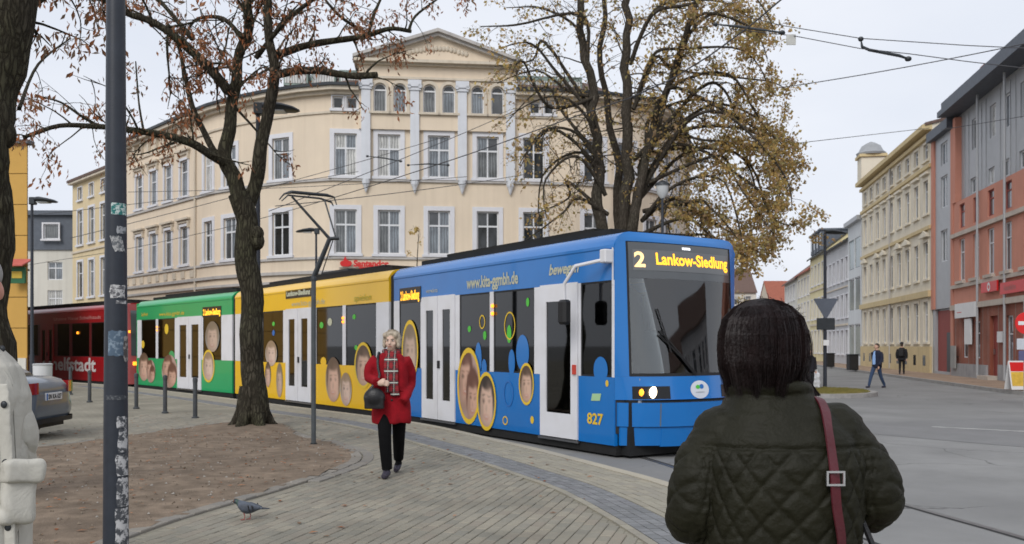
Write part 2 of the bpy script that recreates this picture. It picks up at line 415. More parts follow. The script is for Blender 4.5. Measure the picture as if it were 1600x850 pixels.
# light courses next to the kerb and the grey sett band
def courses(name, offs, step, wid, mt, z, y_lo, y_hi, g=.006):
    b = MB()
    for ci, o in enumerate(offs):
        st = int(round(step/.1)); i0 = (ci % 2)*(st//2)
        for i in range(i0, len(KR)-st-1, st):
            y = KR[i].y
            if y < y_lo or y > y_hi: continue
            j = i+st; zz = z+rnd.uniform(-.002, .002)
            q = [koff(i, o, 0)+KT[i]*g/2, koff(j, o, 0)-KT[j]*g/2, koff(j, o+wid-g, 0)-KT[j]*g/2, koff(i, o+wid-g, 0)+KT[i]*g/2]
            top = [p+Vector((0, 0, zz)) for p in q]; bot = [p+Vector((0, 0, -.03)) for p in q]
            c = sum(q, Vector())/4
            top = [c+Vector((0, 0, zz))+((p-c).xy.to_3d())*(1-.012/max(.05, (p-c).length)) if False else p for p in top]
            b.add(top+bot, [(0, 1, 2, 3), (0, 4, 5, 1), (1, 5, 6, 2), (2, 6, 7, 3), (3, 7, 4, 0)])
    return b.build(name, mt, plat, recalc=False, kind='stuff')
courses('kerbside_pavers', [.17+.1*k for k in range(6)], .2, .1, M_kpav, .002, 3, 34)
courses('border_course', [.78], .2, .08, M_kpav, .004, 3, 34)
courses('sett_band', [.865+.1*k for k in range(4)], .1, .1, M_sett, .001, 3, 34, .009)
courses('border_course', [1.27], .2, .08, M_kpav, .004, 3, 34)

# main field of block pavers
rdir = Vector((.262, .965, 0)); cdir = Vector((.965, -.262, 0))
cand = []
PW, PL = .1035, .2065
for i in range(-140, 70):
    for j in range(0, 135):
        c = cdir*(i*PW)+rdir*(j*PL+(i % 2)*PL/2)
        if c.y < 4.6 or c.y > 19.5 or c.x < -8 or c.x > 3: continue
        px = 800+F*c.x/c.y
        if px < -60: continue
        if kdist(c.x, c.y) < 1.4: continue
        if inpoly(c.x, c.y, DIRT): continue
        cand.append((c, px))
# keep the pavers off the edge stones
DA = np.array(DIRT)
cand = [q for q in cand if ((DA[:, 0]-q[0].x)**2+(DA[:, 1]-q[0].y)**2).min() > .19**2 or q[0].y > 17.8]
def paver_pts(h, ch):
    x0, y0 = (PW-.007)/2, (PL-.007)/2
    o = [(-x0, -y0), (x0, -y0), (x0, y0), (-x0, y0)]
    v = [(a*(1-ch/x0), b_*(1-ch/y0), 0) for a, b_ in o]+[(a, b_, -ch*.8) for a, b_ in o]+[(a, b_, -h) for a, b_ in o]
    f = [(0, 1, 2, 3)]+[(4*r+k, 4*(r+1)+k, 4*(r+1)+(k+1) % 4, 4*r+(k+1) % 4) for r in range(2) for k in range(4)]
    return v, f
pv, pf = paver_pts(.04, .006)
pme = MB(); pme.add(pv, pf); po = pme.build('paver', M_paver, plat, local=True); pmesh = po.data
ang = math.atan2(rdir.y, rdir.x)-R(90)
cand.sort(key=lambda q: 0 if False else (q[0].y if (q[0].y > 6.75 and 150 < q[1] < 1045) else 1e3+q[0].y))
near, rest = cand[:300], cand[300:]
for k, (c, px) in enumerate(near):
    o = po if k == 0 else bpy.data.objects.new('paver', pmesh)
    if k: COL.objects.link(o); o.parent = plat
    o.location = (c.x, c.y, rnd.uniform(-.003, .002)-.0)
    o.rotation_euler = (rnd.gauss(0, .006), rnd.gauss(0, .01), ang+rnd.gauss(0, .006))
b = MB()
Rm = Matrix.Rotation(ang, 3, 'Z')
for c, px in rest:
    z = rnd.uniform(-.003, .002); t = rnd.gauss(0, .01)
    Q = Matrix.Rotation(ang+rnd.gauss(0, .006), 3, 'Z') @ Matrix.Rotation(t, 3, 'Y')
    b.add([Q @ Vector(v)+c+Vector((0, 0, z)) for v in pv], pf)
b.build('paver_field', M_paver, plat, recalc=False, kind='stuff')

# bare earth under the trees
M_dirt = mat('bare_earth', (.21, .162, .12), .95, .38, 5, bump=.9, bscale=45, spec=.15, dirt=(.13, .1, .075), dscale=1.4, damt=.7)
GN = .11
xs = np.arange(-13.2, -1.9, GN); ys = np.arange(2.5, 18, GN)
idx = {}; b = MB(); V = []; Fc = []
def vid(i, j):
    if (i, j) not in idx:
        x, y = xs[0]+i*GN, ys[0]+j*GN
        h = .02*mnoise.noise((x*.9, y*.9, 0))+.012*mnoise.noise((x*3, y*3, 2))+.007*mnoise.noise((x*9, y*9, 4))
        d = math.hypot(x+4.68, y-16.15); h += .10*math.exp(-(d/.7)**2)
        idx[(i, j)] = len(V); V.append((x, y, max(-.01, .012+h)))
    return idx[(i, j)]
for i in range(len(xs)):
    for j in range(len(ys)):
        if inpoly(xs[i]+GN/2, ys[j]+GN/2, DIRT): Fc.append((vid(i, j), vid(i+1, j), vid(i+1, j+1), vid(i, j+1)))
b.add(V, Fc)
tag(b.build('bare_earth', M_dirt, smooth=True, sharp=0), kind='structure')
# stones edging the bare earth, one part each
dp = resample([Vector((x, y, 0)) for x, y in DIRT+[DIRT[0]]], .05)
for i in range(0, len(dp)-5, 4):
    a, c = dp[i], dp[i+4]
    if a.x < -8: continue
    t = (c-a).normalized(); n = Vector((t.y, -t.x, 0)); b = MB()
    e = t*.004; a = a+e; c = c-e; h = .012+rnd.uniform(-.004, .006)
    q = [a-n*.07, c-n*.07, c+n*.07, a+n*.07]
    cc = sum(q, Vector())/4
    b.add([cc+(p-cc)*.92+Vector((0, 0, h)) for p in q]+[p+Vector((0, 0, h-.008)) for p in q]+[p+Vector((0, 0, -.03)) for p in q],
          [(0, 1, 2, 3)]+[(4*r+k, 4*(r+1)+k, 4*(r+1)+(k+1) % 4, 4*r+(k+1) % 4) for r in range(2) for k in range(4)])
    b.build('edge_stone', M_edge, plat)
    # second row at the rounded tip
    if a.y > 9.8 and a.y < 14 and a.x > -3.2:
        b = MB(); q = [p+n*.16*1 for p in q]
        cc = sum(q, Vector())/4
        b.add([cc+(p-cc)*.92+Vector((0, 0, h)) for p in q]+[p+Vector((0, 0, h-.008)) for p in q]+[p+Vector((0, 0, -.03)) for p in q],
              [(0, 1, 2, 3)]+[(4*r+k, 4*(r+1)+k, 4*(r+1)+(k+1) % 4, 4*r+(k+1) % 4) for r in range(2) for k in range(4)])
        b.build('edge_stone', M_edge, plat)

# pavement in front of the corner house, pavement on the far side of the road, traffic island
M_pav2 = brickmat('pavement_tan', (.33, .235, .165), (.36, .26, .19), (.22, .17, .13), .2, .1, R(10))
M_pav3 = brickmat('pavement_grey', (.27, .26, .24), (.3, .29, .265), (.18, .17, .16), .3, .3, R(0))
M_kerb2 = mat('granite_kerb', (.3, .29, .28), .8, .2, 6)
b = MB(); b.prism([(-40, 63), (-27, 50.5), (-17.5, 40.8), (-13, 37.6), (-8, 36.2), (0, 35.6), (2.2, 29), (4, 27.6), (6.5, 27.8), (8.2, 31), (9.6, 38), (12, 50), (14, 62), (4, 75), (-40, 75)], ROADZ-.2, -.04)
tag(b.build('pavement', M_pav3), kind='structure')
def rk(y): return 11.5+.18*y
def rw(y): return 14.44+.18*y
ppts = [(rk(y)+.15, y) for y in (31, 60, 260)]+[(rw(260)+30, 260), (rw(20)+30, 20), (24, 20), (18.6, 22), (17.6, 26)]
b = MB(); b.prism(ppts, ROADZ-.2, -.035)
pv2 = tag(b.build('pavement', M_pav2, origin=(20, 40, 0)), kind='structure')
kp = resample([Vector((rk(260), 260, 0)), Vector((rk(31), 31, 0)), Vector((17.1, 29, 0)), Vector((17.4, 26, 0)), Vector((18.4, 22, 0)), Vector((23.8, 20, 0))], 1.0)
for i in range(max(0, len(kp)-70), len(kp)-1):
    a, c = kp[i], kp[i+1]; t = (c-a).normalized(); n = Vector((-t.y, t.x, 0)); b = MB()
    a = a+t*.005; c = c-t*.005
    b.prism([(a-n*.0).xy, (c-n*.0).xy, (c+n*.15).xy, (a+n*.15).xy], ROADZ-.1, -.03); b.build('kerb_stone', M_kerb2, pv2)
b = MB()
for a, c in ((kp[0], kp[len(kp)-70]),):
    t = (c-a).normalized(); n = Vector((-t.y, t.x, 0)); b.prism([a.xy, c.xy, (c+n*.15).xy, (a+n*.15).xy], ROADZ-.1, -.03)
b.build('kerb_line', M_kerb2, pv2)
# island
ic = Vector((10.0, 30.6, 0)); b = MB()
isl = [(ic.x+(2.3)*math.cos(a)*(1 if math.cos(a) > 0 else 1.6), ic.y+2.4*math.sin(a)) for a in [2*math.pi*k/40 for k in range(40)]]
b.prism(isl, ROADZ-.1, -.03); ik = tag(b.build('traffic_island', M_kerb2), kind='structure')
M_grass = mat('autumn_turf', (.16, .145, .04), .95, .35, 3, bump=.8, bscale=30, dirt=(.24, .17, .06), dscale=2, damt=.5)
b = MB(); b.prism([(ic.x+(x-ic.x)*.9, ic.y+(y-ic.y)*.9) for x, y in isl], -.06, -.012); tag(b.build('turf', M_grass), kind='structure')
b = MB()
for k in range(9000):
    a = rnd.uniform(0, 2*math.pi); r = math.sqrt(rnd.random())*.88
    x = ic.x+r*2.3*math.cos(a)*(1 if math.cos(a) > 0 else 1.6); y = ic.y+r*2.4*math.sin(a); h = rnd.uniform(.02, .07); e = rnd.uniform(-.03, .03)
    b.add([(x-.008, y, -.015), (x+.008, y, -.015), (x+e, y+e, h-.01)], [(0, 1, 2)])
tag(b.build('grass', M_grass, recalc=False), 'short yellowish autumn grass on the traffic island', 'grass', kind='stuff')
# road markings
M_mark = mat('road_paint', (.5, .5, .48), .7, .25, 6, damt=.5, dirt=(.25, .25, .24), dscale=5)
def strip(name, pts, w, z, m):
    b = MB(); n = len(pts); vs = []
    for i, p in enumerate(pts):
        t = (pts[min(n-1, i+1)]-pts[max(0, i-1)]).normalized(); q = Vector((-t.y, t.x, 0))*w/2
        vs += [Vector((p.x, p.y, z))-q, Vector((p.x, p.y, z))+q]
    b.add(vs, [(2*i, 2*i+1, 2*i+3, 2*i+2) for i in range(n-1)])
    return tag(b.build(name, m), kind='structure')
strip('road_marking', [Vector((8.55, 18.25, 0)), Vector((10.2, 17.0, 0)), Vector((12.6, 15.2, 0))], .13, ROADZ+.009, M_mark)
strip('road_marking', [Vector((14.4, 13.8, 0)), Vector((17.6, 11.4, 0))], .13, ROADZ+.009, M_mark)
# patch of newer asphalt and a concrete strip along the track
M_asph2 = mat('asphalt_patch', (.2, .2, .2), .85, .14, .8, bump=.5, bscale=90, spec=.3)
b = MB(); b.add([(5.5, 18.5, ROADZ+.004), (9.6, 12.9, ROADZ+.004), (21, 15.5, ROADZ+.004), (20, 21, ROADZ+.004), (11, 20.4, ROADZ+.004)], [(0, 1, 2, 3, 4)])
tag(b.build('road_patch', M_asph2), kind='structure')
# ------------------------------------------------------------------ buildings
M_frame = mat('window_frame_white', (.68, .69, .71), .5, .05, 3)
M_surr = mat('window_surround', (.66, .66, .69), .75, .07, 1.5)
def pane_mat(name, col, rough=.06):
    m = mat(name, col, rough, .45, 1.3, spec=.7)
    if 'curtain' in name or 'grey' in name or 'blue' in name:      # gathered net curtain behind the glass
        N = m.node_tree.nodes; L = m.node_tree.links; b = N['Principled BSDF']; old = b.inputs['Base Color'].links[0].from_socket
        t = N.new('ShaderNodeTexCoord'); wv = N.new('ShaderNodeTexWave'); wv.bands_direction = 'X'; wv.inputs['Scale'].default_value = 2.6; wv.inputs['Distortion'].default_value = 2.5; wv.inputs['Detail'].default_value = 2; L.new(t.outputs['Object'], wv.inputs['Vector'])
        mr = N.new('ShaderNodeMapRange'); mr.inputs[3].default_value = .55; mr.inputs[4].default_value = 1.2; L.new(wv.outputs['Fac'], mr.inputs[0])
        mx = N.new('ShaderNodeMixRGB'); mx.blend_type = 'MULTIPLY'; mx.inputs[0].default_value = 1; L.new(old, mx.inputs[1]); L.new(mr.outputs[0], mx.inputs[2]); L.new(mx.outputs[0], b.inputs['Base Color'])
    return m
PANES = [pane_mat('pane_grey', (.16, .17, .175)), pane_mat('pane_dark', (.025, .028, .03)), pane_mat('pane_curtain', (.5, .5, .48), .12), pane_mat('pane_blue', (.2, .225, .25)), pane_mat('pane_mid', (.07, .075, .08))]
WC = {}
def window_meshes(w, h, style, sw, fm=None, sm=None):
    """meshes in window space: x along the wall, -y outwards, z up from the sill"""
    key = (round(w, 2), round(h, 2), style, sw, fm.name if fm else '', sm.name if sm else '')
    if key in WC: return WC[key]
    fr = MB(); f = .065; y0, y1 = .08, .15; panes = []
    def bar(x0, x1, z0, z1): fr.bx(x0, x1, y0, y1, z0, z1)
    hw = w/2
    bar(-hw, -hw+f, 0, h); bar(hw-f, hw, 0, h); bar(-hw+f, hw-f, 0, f); bar(-hw+f, hw-f, h-f, h)
    m = .03
    if style == 'cross':
        tz = h*.66
        bar(-hw+f, hw-f, tz-m*1.3, tz+m*1.3); bar(-m, m, f, tz-m*1.3); bar(-m, m, tz+m*1.3, h-f)
        cells = [(-hw+f, -m, f, tz-m*1.3), (m, hw-f, f, tz-m*1.3), (-hw+f, -m, tz+m*1.3, h-f), (m, hw-f, tz+m*1.3, h-f)]
    elif style == 'two':
        bar(-m, m, f, h-f); cells = [(-hw+f, -m, f, h-f), (m, hw-f, f, h-f)]
    elif style == 'tee':
        tz = h*.68; bar(-hw+f, hw-f, tz-m, tz+m); cells = [(-hw+f, hw-f, f, tz-m), (-hw+f, hw-f, tz+m, h-f)]
    else:
        cells = [(-hw+f, hw-f, f, h-f)]
    fo = fr.build('window', fm or M_frame, local=True); fm_ = fo.data; bpy.data.objects.remove(fo)
    pm = []
    for (x0, x1, z0, z1) in cells:
        p = MB(); p.bx(x0-.01, x1+.01, .11, .125, z0-.01, z1+.01); q = p.build('pane', PANES[0], local=True); pm.append(q.data); bpy.data.objects.remove(q)
    sme = None
    if sw:
        s = MB(); d = -.05
        s.bx(-hw-sw, -hw, d, .02, -.0, h+sw); s.bx(hw, hw+sw, d, .02, -.0, h+sw); s.bx(-hw, hw, d, .02, h, h+sw)
        s.bx(-hw-sw-.06, hw+sw+.06, -.12, .02, -.12, -.001)
        q = s.build('surround', sm or M_surr, local=True); sme = q.data; bpy.data.objects.remove(q)
    WC[key] = (fm_, pm, sme); return WC[key]

def add_window(root, A, u, n, c, w, zb, h, style='cross', sw=.2, hood=None, pane=None, fm=None, sm=None, small=False, wr=rnd):
    fme, pms, sme = window_meshes(w, h, style, sw, fm, sm)
    base = wloc(root)
    p = Vector((A.x+u.x*c, A.y+u.y*c, zb))
    o = bpy.data.objects.new('window', fme); COL.objects.link(o); o.parent = root
    o.location = p-base; o.rotation_euler = (0, 0, math.atan2(u.y, u.x))
    pmx = PANES[pane] if pane is not None else PANES[wr.choice([0, 0, 1, 2, 3, 3, 4])]
    for k, me in enumerate(pms):
        q = bpy.data.objects.new('pane', me); COL.objects.link(q); q.parent = o
        q.material_slots[0].link = 'OBJECT'
        q.material_slots[0].material = pmx if wr.random() < .75 else PANES[wr.choice([0, 3, 4])]
    if sme:
        q = bpy.data.objects.new('surround', sme); COL.objects.link(q); q.parent = o
    if hood:
        if ('hood', w) not in WC:
            s = MB(); hw = w/2+.28
            s.bx(-hw+.06, hw-.06, -.09, .0, h+.28, h+.42); s.bx(-hw, hw, -.2, .0, h+.421, h+.52); s.bx(-hw+.1, -hw+.22, -.12, 0, h+.0, h+.279); s.bx(hw-.22, hw-.1, -.12, 0, h+.0, h+.279)
            q = s.build('hood', M_surr, local=True); WC[('hood', w)] = q.data; bpy.data.objects.remove(q)
        q = bpy.data.objects.new('hood', WC[('hood', w)]); COL.objects.link(q); q.parent = o
        q.material_slots[0].link = 'OBJECT'; q.material_slots[0].material = hood
    return o

def wall_with_holes(mb, A, u, n, L, z0, z1, holes, depth=.22, arch=()):
    """holes: (x0,x1,zb,zt). mb gets wall faces and reveals"""
    xs = sorted(set([0, L]+[h[0] for h in holes]+[h[1] for h in holes])); zs = sorted(set([z0, z1]+[h[2] for h in holes]+[h[3] for h in holes]))
    def pt(x, z, d=0): return Vector((A.x+u.x*x-n.x*d, A.y+u.y*x-n.y*d, z))
    for i in range(len(xs)-1):
        for j in range(len(zs)-1):
            cx, cz = (xs[i]+xs[i+1])/2, (zs[j]+zs[j+1])/2
            if any(h[0] < cx < h[1] and h[2] < cz < h[3] for h in holes): continue
            mb.add([pt(xs[i], zs[j]), pt(xs[i+1], zs[j]), pt(xs[i+1], zs[j+1]), pt(xs[i], zs[j+1])], [(0, 1, 2, 3)])
    for h in holes:
        x0, x1, a, c = h[:4]
        mb.add([pt(x0, a), pt(x1, a), pt(x1, c), pt(x0, c), pt(x0, a, depth), pt(x1, a, depth), pt(x1, c, depth), pt(x0, c, depth)],
               [(0, 4, 5, 1), (1, 5, 6, 2), (2, 6, 7, 3), (3, 7, 4, 0), (4, 7, 6, 5)])

def band(mb, pts, z0, z1, d0, d1):
    """moulding following a plan polyline (list of xy), projecting outwards from d0 to d1 (outward = right-hand side of travel)"""
    n = len(pts); N = []
    for i in range(n):
        t = None
        a = Vector(pts[max(0, i-1)]); b_ = Vector(pts[min(n-1, i+1)])
        if 0 < i < n-1:
            t1 = (Vector(pts[i])-a).normalized(); t2 = (b_-Vector(pts[i])).normalized(); t = (t1+t2).normalized(); k = 1/max(.5, t.dot(t1))
        else: t = (b_-a).normalized(); k = 1
        N.append(Vector((t.y, -t.x))*k)
    r = []
    for p, q in zip(pts, N):
        p = Vector(p)
        r.append([(*(p+q*d0), z0), (*(p+q*d1), z0), (*(p+q*d1), z1), (*(p+q*d0), z1)])
    mb.rings([[Vector(v) for v in x] for x in r])

def seg(A, B):
    A = Vector((A[0], A[1], 0)); B = Vector((B[0], B[1], 0)); L = (B-A).length; u = (B-A)/L; n = Vector((u.y, -u.x, 0)); return A, u, n, L
def along(A, u, px):
    k = (px-800)/F          # A.x+u.x t = k (A.y+u.y t)
    return (k*A.y-A.x)/(u.x-k*u.y)

# --- the cream corner house
M_cream = mat('cream_render', (.74, .625, .485), .88, .07, .35, bump=.12, bscale=40, streak=.14, dirt=(.55, .47, .38), dscale=.25, damt=.3)
M_cream2 = mat('cream_trim', (.6, .53, .43), .85, .08, 1, streak=.3)
M_grytrim = mat('grey_trim', (.46, .44, .42), .8, .12, 2, streak=.3)
M_pil = mat('pale_pilaster', (.64, .66, .7), .8, .06, 2, streak=.15)
M_roof = mat('roof_felt', (.075, .075, .07), .85, .25, 2)
M_tile = mat('brown_roof_tile', (.13, .085, .07), .85, .25, 6)
M_copper = mat('green_copper', (.22, .28, .25), .6, .2, 2)
LW = [(-22.35, 51.75), (-15.9, 45.0)]
CURVE = [(-15.9, 45.0), (-14.4, 43.5), (-12.9, 42.35), (-11.2, 41.3), (-9.5, 40.5), (-8.0, 40.06)]
CEN = [(-8.0, 40.06), (2.94, 41.2)]
RC = [(2.94, 41.2), (4.6, 41.7), (6.1, 42.6), (7.3, 43.9), (8.2, 45.6), (9.4, 50), (11.5, 58)]
PLAN = LW+CURVE[1:]+CEN[1:]+RC[1:]
ZG, ZE = -.1, 13.0
H = thing('corner_house', 'large cream rendered corner house with pilasters and a pediment behind the tram', 'house', (-3, 44, -.04))
wall = MB(); wr = random.Random(3)
A, u, n, L = seg(*LW)
holes = []; wins = []
for px in (218, 240, 263, 288):
    c = along(A, u, px); wins += [(c, .95, 9.15, 1.85, 1), (c, .95, 5.65, 1.95, 2)]
for c, w_, zb, h, k in wins: holes.append((c-w_/2, c+w_/2, zb, zb+h))
ground = [(L*(.1+.22*k), L*(.1+.22*k)+1.2, .7, 3.4) for k in range(4)]
wall_with_holes(wall, A, u, n, L, ZG, ZE, holes+ground)
for c, w_, zb, h, k in wins: add_window(H, A, u, n, c, w_, zb, h, 'tee', .13, hood=M_cream2, wr=wr)
for g_ in ground: add_window(H, A, u, n, (g_[0]+g_[1])/2, 1.2, .7, 2.7, 'cross', 0, wr=wr)
for i in range(len(CURVE)-1):
    A, u, n, L = seg(CURVE[i], CURVE[i+1]); holes = []; ws = []
    for px in (326, 368, 423, 468):
        c = along(A, u, px)
        if px != 468 and 0 <= c < L:
            c = min(max(c, .7), L-.7)
            ws += [(c, .86 if px == 326 else .98, 9.1, 1.9), (c, .86 if px == 326 else .98, 5.62, 1.98)]
    for c, w_, zb, h in ws: holes.append((c-w_/2, c+w_/2, zb, zb+h))
    wall_with_holes(wall, A, u, n, L, ZG, ZE, holes)
    for c, w_, zb, h in ws: add_window(H, A, u, n, c, w_, zb, h, 'cross', .2, wr=wr)
A, u, n, L = seg(*CEN); holes = []; ws = []
cA, cu, cn, cL = A, u, n, L
for px, p2, p1 in ((540, 2, 0), (608, 2, 0), (686, 3, 3), (762, 0, 1), (834, 1, 1)):
    c = along(A, u, px)
    ws += [(c, 1.0, 9.1, 1.9, p2), (c, 1.0, 5.62, 1.98, p1)]
for px in (528, 550, 836, 858):
    ws.append((along(A, u, px), .48, 12.1, .55, 1))
for c, w_, zb, h, p in ws: holes.append((c-w_/2, c+w_/2, zb, zb+h))
wall_with_holes(wall, A, u, n, L, ZG, ZE, holes)
for c, w_, zb, h, p in ws: add_window(H, A, u, n, c, w_, zb, h, 'cross' if h > 1 else 'one', .2 if h > 1 else .06, pane=p, wr=wr)
for i in range(len(RC)-1):
    A, u, n, L = seg(RC[i], RC[i+1]); holes = []; ws = []
    if L > 1.3:
        for c in ([L/2] if L < 3 else [L*.3, L*.7]): ws += [(c, .95, 9.1, 1.9), (c, .95, 5.62, 1.98)]
    for c, w_, zb, h in ws: holes.append((c-w_/2, c+w_/2, zb, zb+h))
    wall_with_holes(wall, A, u, n, L, ZG, ZE, holes)
    for c, w_, zb, h in ws: add_window(H, A, u, n, c, w_, zb, h, 'cross', .2, wr=wr)
# back of the house
bk = [(11.5, 58), (6, 63), (-16, 63), (-22.35, 51.75)]
for a, c in zip(bk, bk[1:]):
    A, u, n, L = seg(a, c); wall_with_holes(wall, A, u, n, L, ZG, ZE, [])
wall.build('wall', M_cream, H, recalc=False)
# mouldings
b = MB(); band(b, PLAN, 9.0-.13, 9.0-.01, -.02, .09); band(b, PLAN, 5.38, 5.49, -.02, .08); b.build('string_course', M_grytrim, H)
_bA = Vector((-8.0, 40.06, 0)); _bu = (Vector((2.94, 41.2, 0))-_bA).normalized()
def _bxy(px): p = _bA+_bu*along(_bA, _bu, px); return (p.x, p.y)
PLAN_L = LW+CURVE[1:]+[_bxy(561)]; PLAN_R = [_bxy(805)]+CEN[1:]+RC[1:]
b = MB(); [band(b, q_, 12.0-.1, 12.0-.0, -.02, .07) for q_ in (PLAN_L, PLAN_R)]; b.build('string_course', M_cream2, H)
b = MB(); band(b, PLAN, 4.72, 4.86, -.02, .12); band(b, PLAN, 4.3, 4.42, -.02, .1); b.build('string_course', M_grytrim, H)
for q_ in (PLAN_L, PLAN_R):
    b = MB(); band(b, q_, 12.72, 12.86, -.02, .2); band(b, q_, 12.861, 13.03, -.02, .42); b.build('cornice', M_cream2, H)
    b = MB(); band(b, q_, 13.031, 13.16, .1, .52); b.build('gutter', M_dark, H)
# consoles and small frieze windows of the left wing
A, u, n, L = seg(*LW)
for k in range(9):
    c = .6+k*(L-1.2)/8
    b = MB(Matrix.Translation((A.x+u.x*c, A.y+u.y*c, 0)) @ Matrix.Rotation(math.atan2(u.y, u.x), 4, 'Z'))
    b.bx(-.09, .09, -.16, 0, 12.1, 12.7); b.bx(-.07, .07, -.1, 0, 12.02, 12.099); b.build('console', M_cream2, H)
for k in range(9):
    c = .35+k*(L-.7)/8
    b = MB(Matrix.Translation((A.x+u.x*c, A.y+u.y*c, 0)) @ Matrix.Rotation(math.atan2(u.y, u.x), 4, 'Z'))
    b.bx(-.22, .22, -.05, 0, 4.95, 5.3); b.build('frieze_panel', M_cream2, H)
# drain pipe
b = MB(); b.tube([(-15.92+.03, 44.9, 0), (-15.9, 44.9, 12.7)], .06, 8); b.build('drain_pipe', M_cream2, H, smooth=True)
# roof: mansard slope then a flat top
inner = []
pl = [Vector(p) for p in PLAN+bk[1:-1]]
cen = Vector((-4.5, 52))
b = MB(); n_ = len(pl)
lo = [Vector((p.x, p.y, 13.1)) for p in pl]; mid = []; top = []
for p in pl:
    d = (cen-p).normalized(); mid.append(Vector((p.x+d.x*1.0, p.y+d.y*1.0, 13.55))); top.append(Vector((p.x+d.x*3.2, p.y+d.y*3.2, 14.6)))
b.rings([lo, mid, top], caps=False); b.add(top, [tuple(range(n_))]); b.build('roof', M_tile, H)
# roof lights beside the pediment
for pxs in ((455, 500, 545), (822, 860, 900)):
    for px in pxs:
        c = along(cA, cu, px); Q = cA+cu*c-cn*1.8
        b = MB(Matrix.Translation((Q.x, Q.y, 0)) @ Matrix.Rotation(math.atan2(cu.y, cu.x), 4, 'Z'))
        b.bx(-.55, .55, -.35, 1.2, 13.5, 14.28); rl = b.build('roof_light', M_copper, H)
        b = MB(Matrix.Translation((Q.x, Q.y, 0)) @ Matrix.Rotation(math.atan2(cu.y, cu.x), 4, 'Z')); b.bx(-.48, .48, -.37, -.34, 13.6, 14.05); b.build('pane', PANES[2], rl)
Q = cA+cu*(cL*.5)-cn*4.5
b = MB(Matrix.Translation((Q.x, Q.y, 0)) @ Matrix.Rotation(math.atan2(cu.y, cu.x), 4, 'Z')); b.bx(-6.5, 6.8, 0, 3, 13.9, 14.75); b.build('roof_top', M_copper, H)
# pedimented centre bay standing proud
c0, c1 = along(cA, cu, 561), along(cA, cu, 805); mid_ = (c0+c1)/2; pr = .16
BA = cA+cu*c0+cn*pr; BL = c1-c0
bay = MB(); arches = []
for px in (594, 625, 671, 701, 746, 777): arches.append(along(cA, cu, px)-c0)
aw, az0, azs = .58, 11.98, 12.98        # arch window width, sill, springing
hh = [(a-aw/2, a+aw/2, az0, azs+aw/2) for a in arches]
wall_with_holes(bay, BA, cu, cn, BL, 11.2, 14.05, hh, depth=.3)
def bpt(x, z, d=0): return Vector((BA.x+cu.x*x-cn.x*d, BA.y+cu.y*x-cn.y*d, z))
NA = 10
for a in arches:      # spandrels turn the square head into a round one
    for s in (-1, 1):
        for k in range(NA//2*1):
            t0 = math.pi/2*k/(NA//2); t1 = math.pi/2*(k+1)/(NA//2)
            p = [(a+s*aw/2*math.cos(t0), azs+aw/2*math.sin(t0)), (a+s*aw/2*math.cos(t1), azs+aw/2*math.sin(t1))]
            bay.add([bpt(*p[0]), bpt(*p[1]), bpt(p[1][0], azs+aw/2), bpt(p[0][0], azs+aw/2)], [(0, 1, 2, 3)])
            bay.add([bpt(*p[0]), bpt(*p[1]), bpt(p[1][0], p[1][1], .3), bpt(p[0][0], p[0][1], .3)], [(0, 1, 2, 3)])
for e in (0, BL):     # bay sides and top
    bay.add([bpt(e, 11.2), bpt(e, 14.05), bpt(e, 14.05, .6), bpt(e, 11.2, .6)], [(0, 1, 2, 3)])
bay.add([bpt(0, 11.2), bpt(BL, 11.2), bpt(BL, 11.2, pr), bpt(0, 11.2, pr)], [(0, 1, 2, 3)])
bay.build('bay_wall', M_cream, H, recalc=False)
RZ = math.atan2(cu.y, cu.x)
for a in arches:
    X = Matrix.Translation(bpt(a, 0)) @ Matrix.Rotation(RZ, 4, 'Z')
    b = MB(X); r0 = aw/2
    def ring(r, y): return [Vector((-r, y, az0))]+[Vector((-r*math.cos(math.pi*k/NA), y, azs+r*math.sin(math.pi*k/NA))) for k in range(NA+1)]+[Vector((r, y, az0))]
    o1, o2, i1, i2 = ring(r0, .1), ring(r0, .2), ring(r0-.055, .1), ring(r0-.055, .2)
    b.rings([o1, i1, i2, o2], caps=False, closed=False); b.bx(-r0+.05, r0-.05, .1, .2, azs-.05, azs+.02); b.bx(-r0+.05, r0-.05, .1, .2, az0, az0+.06)
    wo = b.build('window', M_frame, H)
    b = MB(X); b.bx(-r0+.03, r0-.03, .14, .16, az0+.03, azs-.03); b.build('pane', PANES[wr.choice([0, 4, 3])], wo)
    b = MB(X); q = [Vector((-(r0-.03)*math.cos(math.pi*k/NA), .15, azs+(r0-.03)*math.sin(math.pi*k/NA))) for k in range(NA+1)]; b.add(q, [tuple(range(NA+1))]); b.build('pane', PANES[1], wo)
    b = MB(X)   # archivolt
    o1, o2, i1, i2 = ring(r0+.14, -.05), ring(r0+.14, .01), ring(r0+.001, -.05), ring(r0+.001, .01)
    b.rings([o2, o1, i1, i2], caps=False, closed=False); b.bx(-r0-.2, r0+.2, -.12, .0, az0-.1, az0-.001); b.build('surround', M_cream2, wo)
for px in (572, 648, 722, 797):
    c = along(cA, cu, px)-c0; X = Matrix.Translation(bpt(c, 0)) @ Matrix.Rotation(RZ, 4, 'Z'); b = MB(X)
    b.bx(-.2, .2, -.1, pr, 8.95, 12.95); b.bx(-.27, .27, -.15, pr, 12.951, 13.1); b.bx(-.3, .3, -.2, pr, 13.101, 13.4)
    for s in (-1, 1): b.tube([X.inverted() @ X @ Vector((s*.24, -.2, 13.12)), Vector((s*.24, 0, 13.12))], .09, 8)
    b.lathe([(.19, 8.95), (.17, 8.75), (.1, 8.6), (.06, 8.45), (.01, 8.35)], (0, pr*.3, 0), 8)
    b.build('pilaster', M_pil, H)
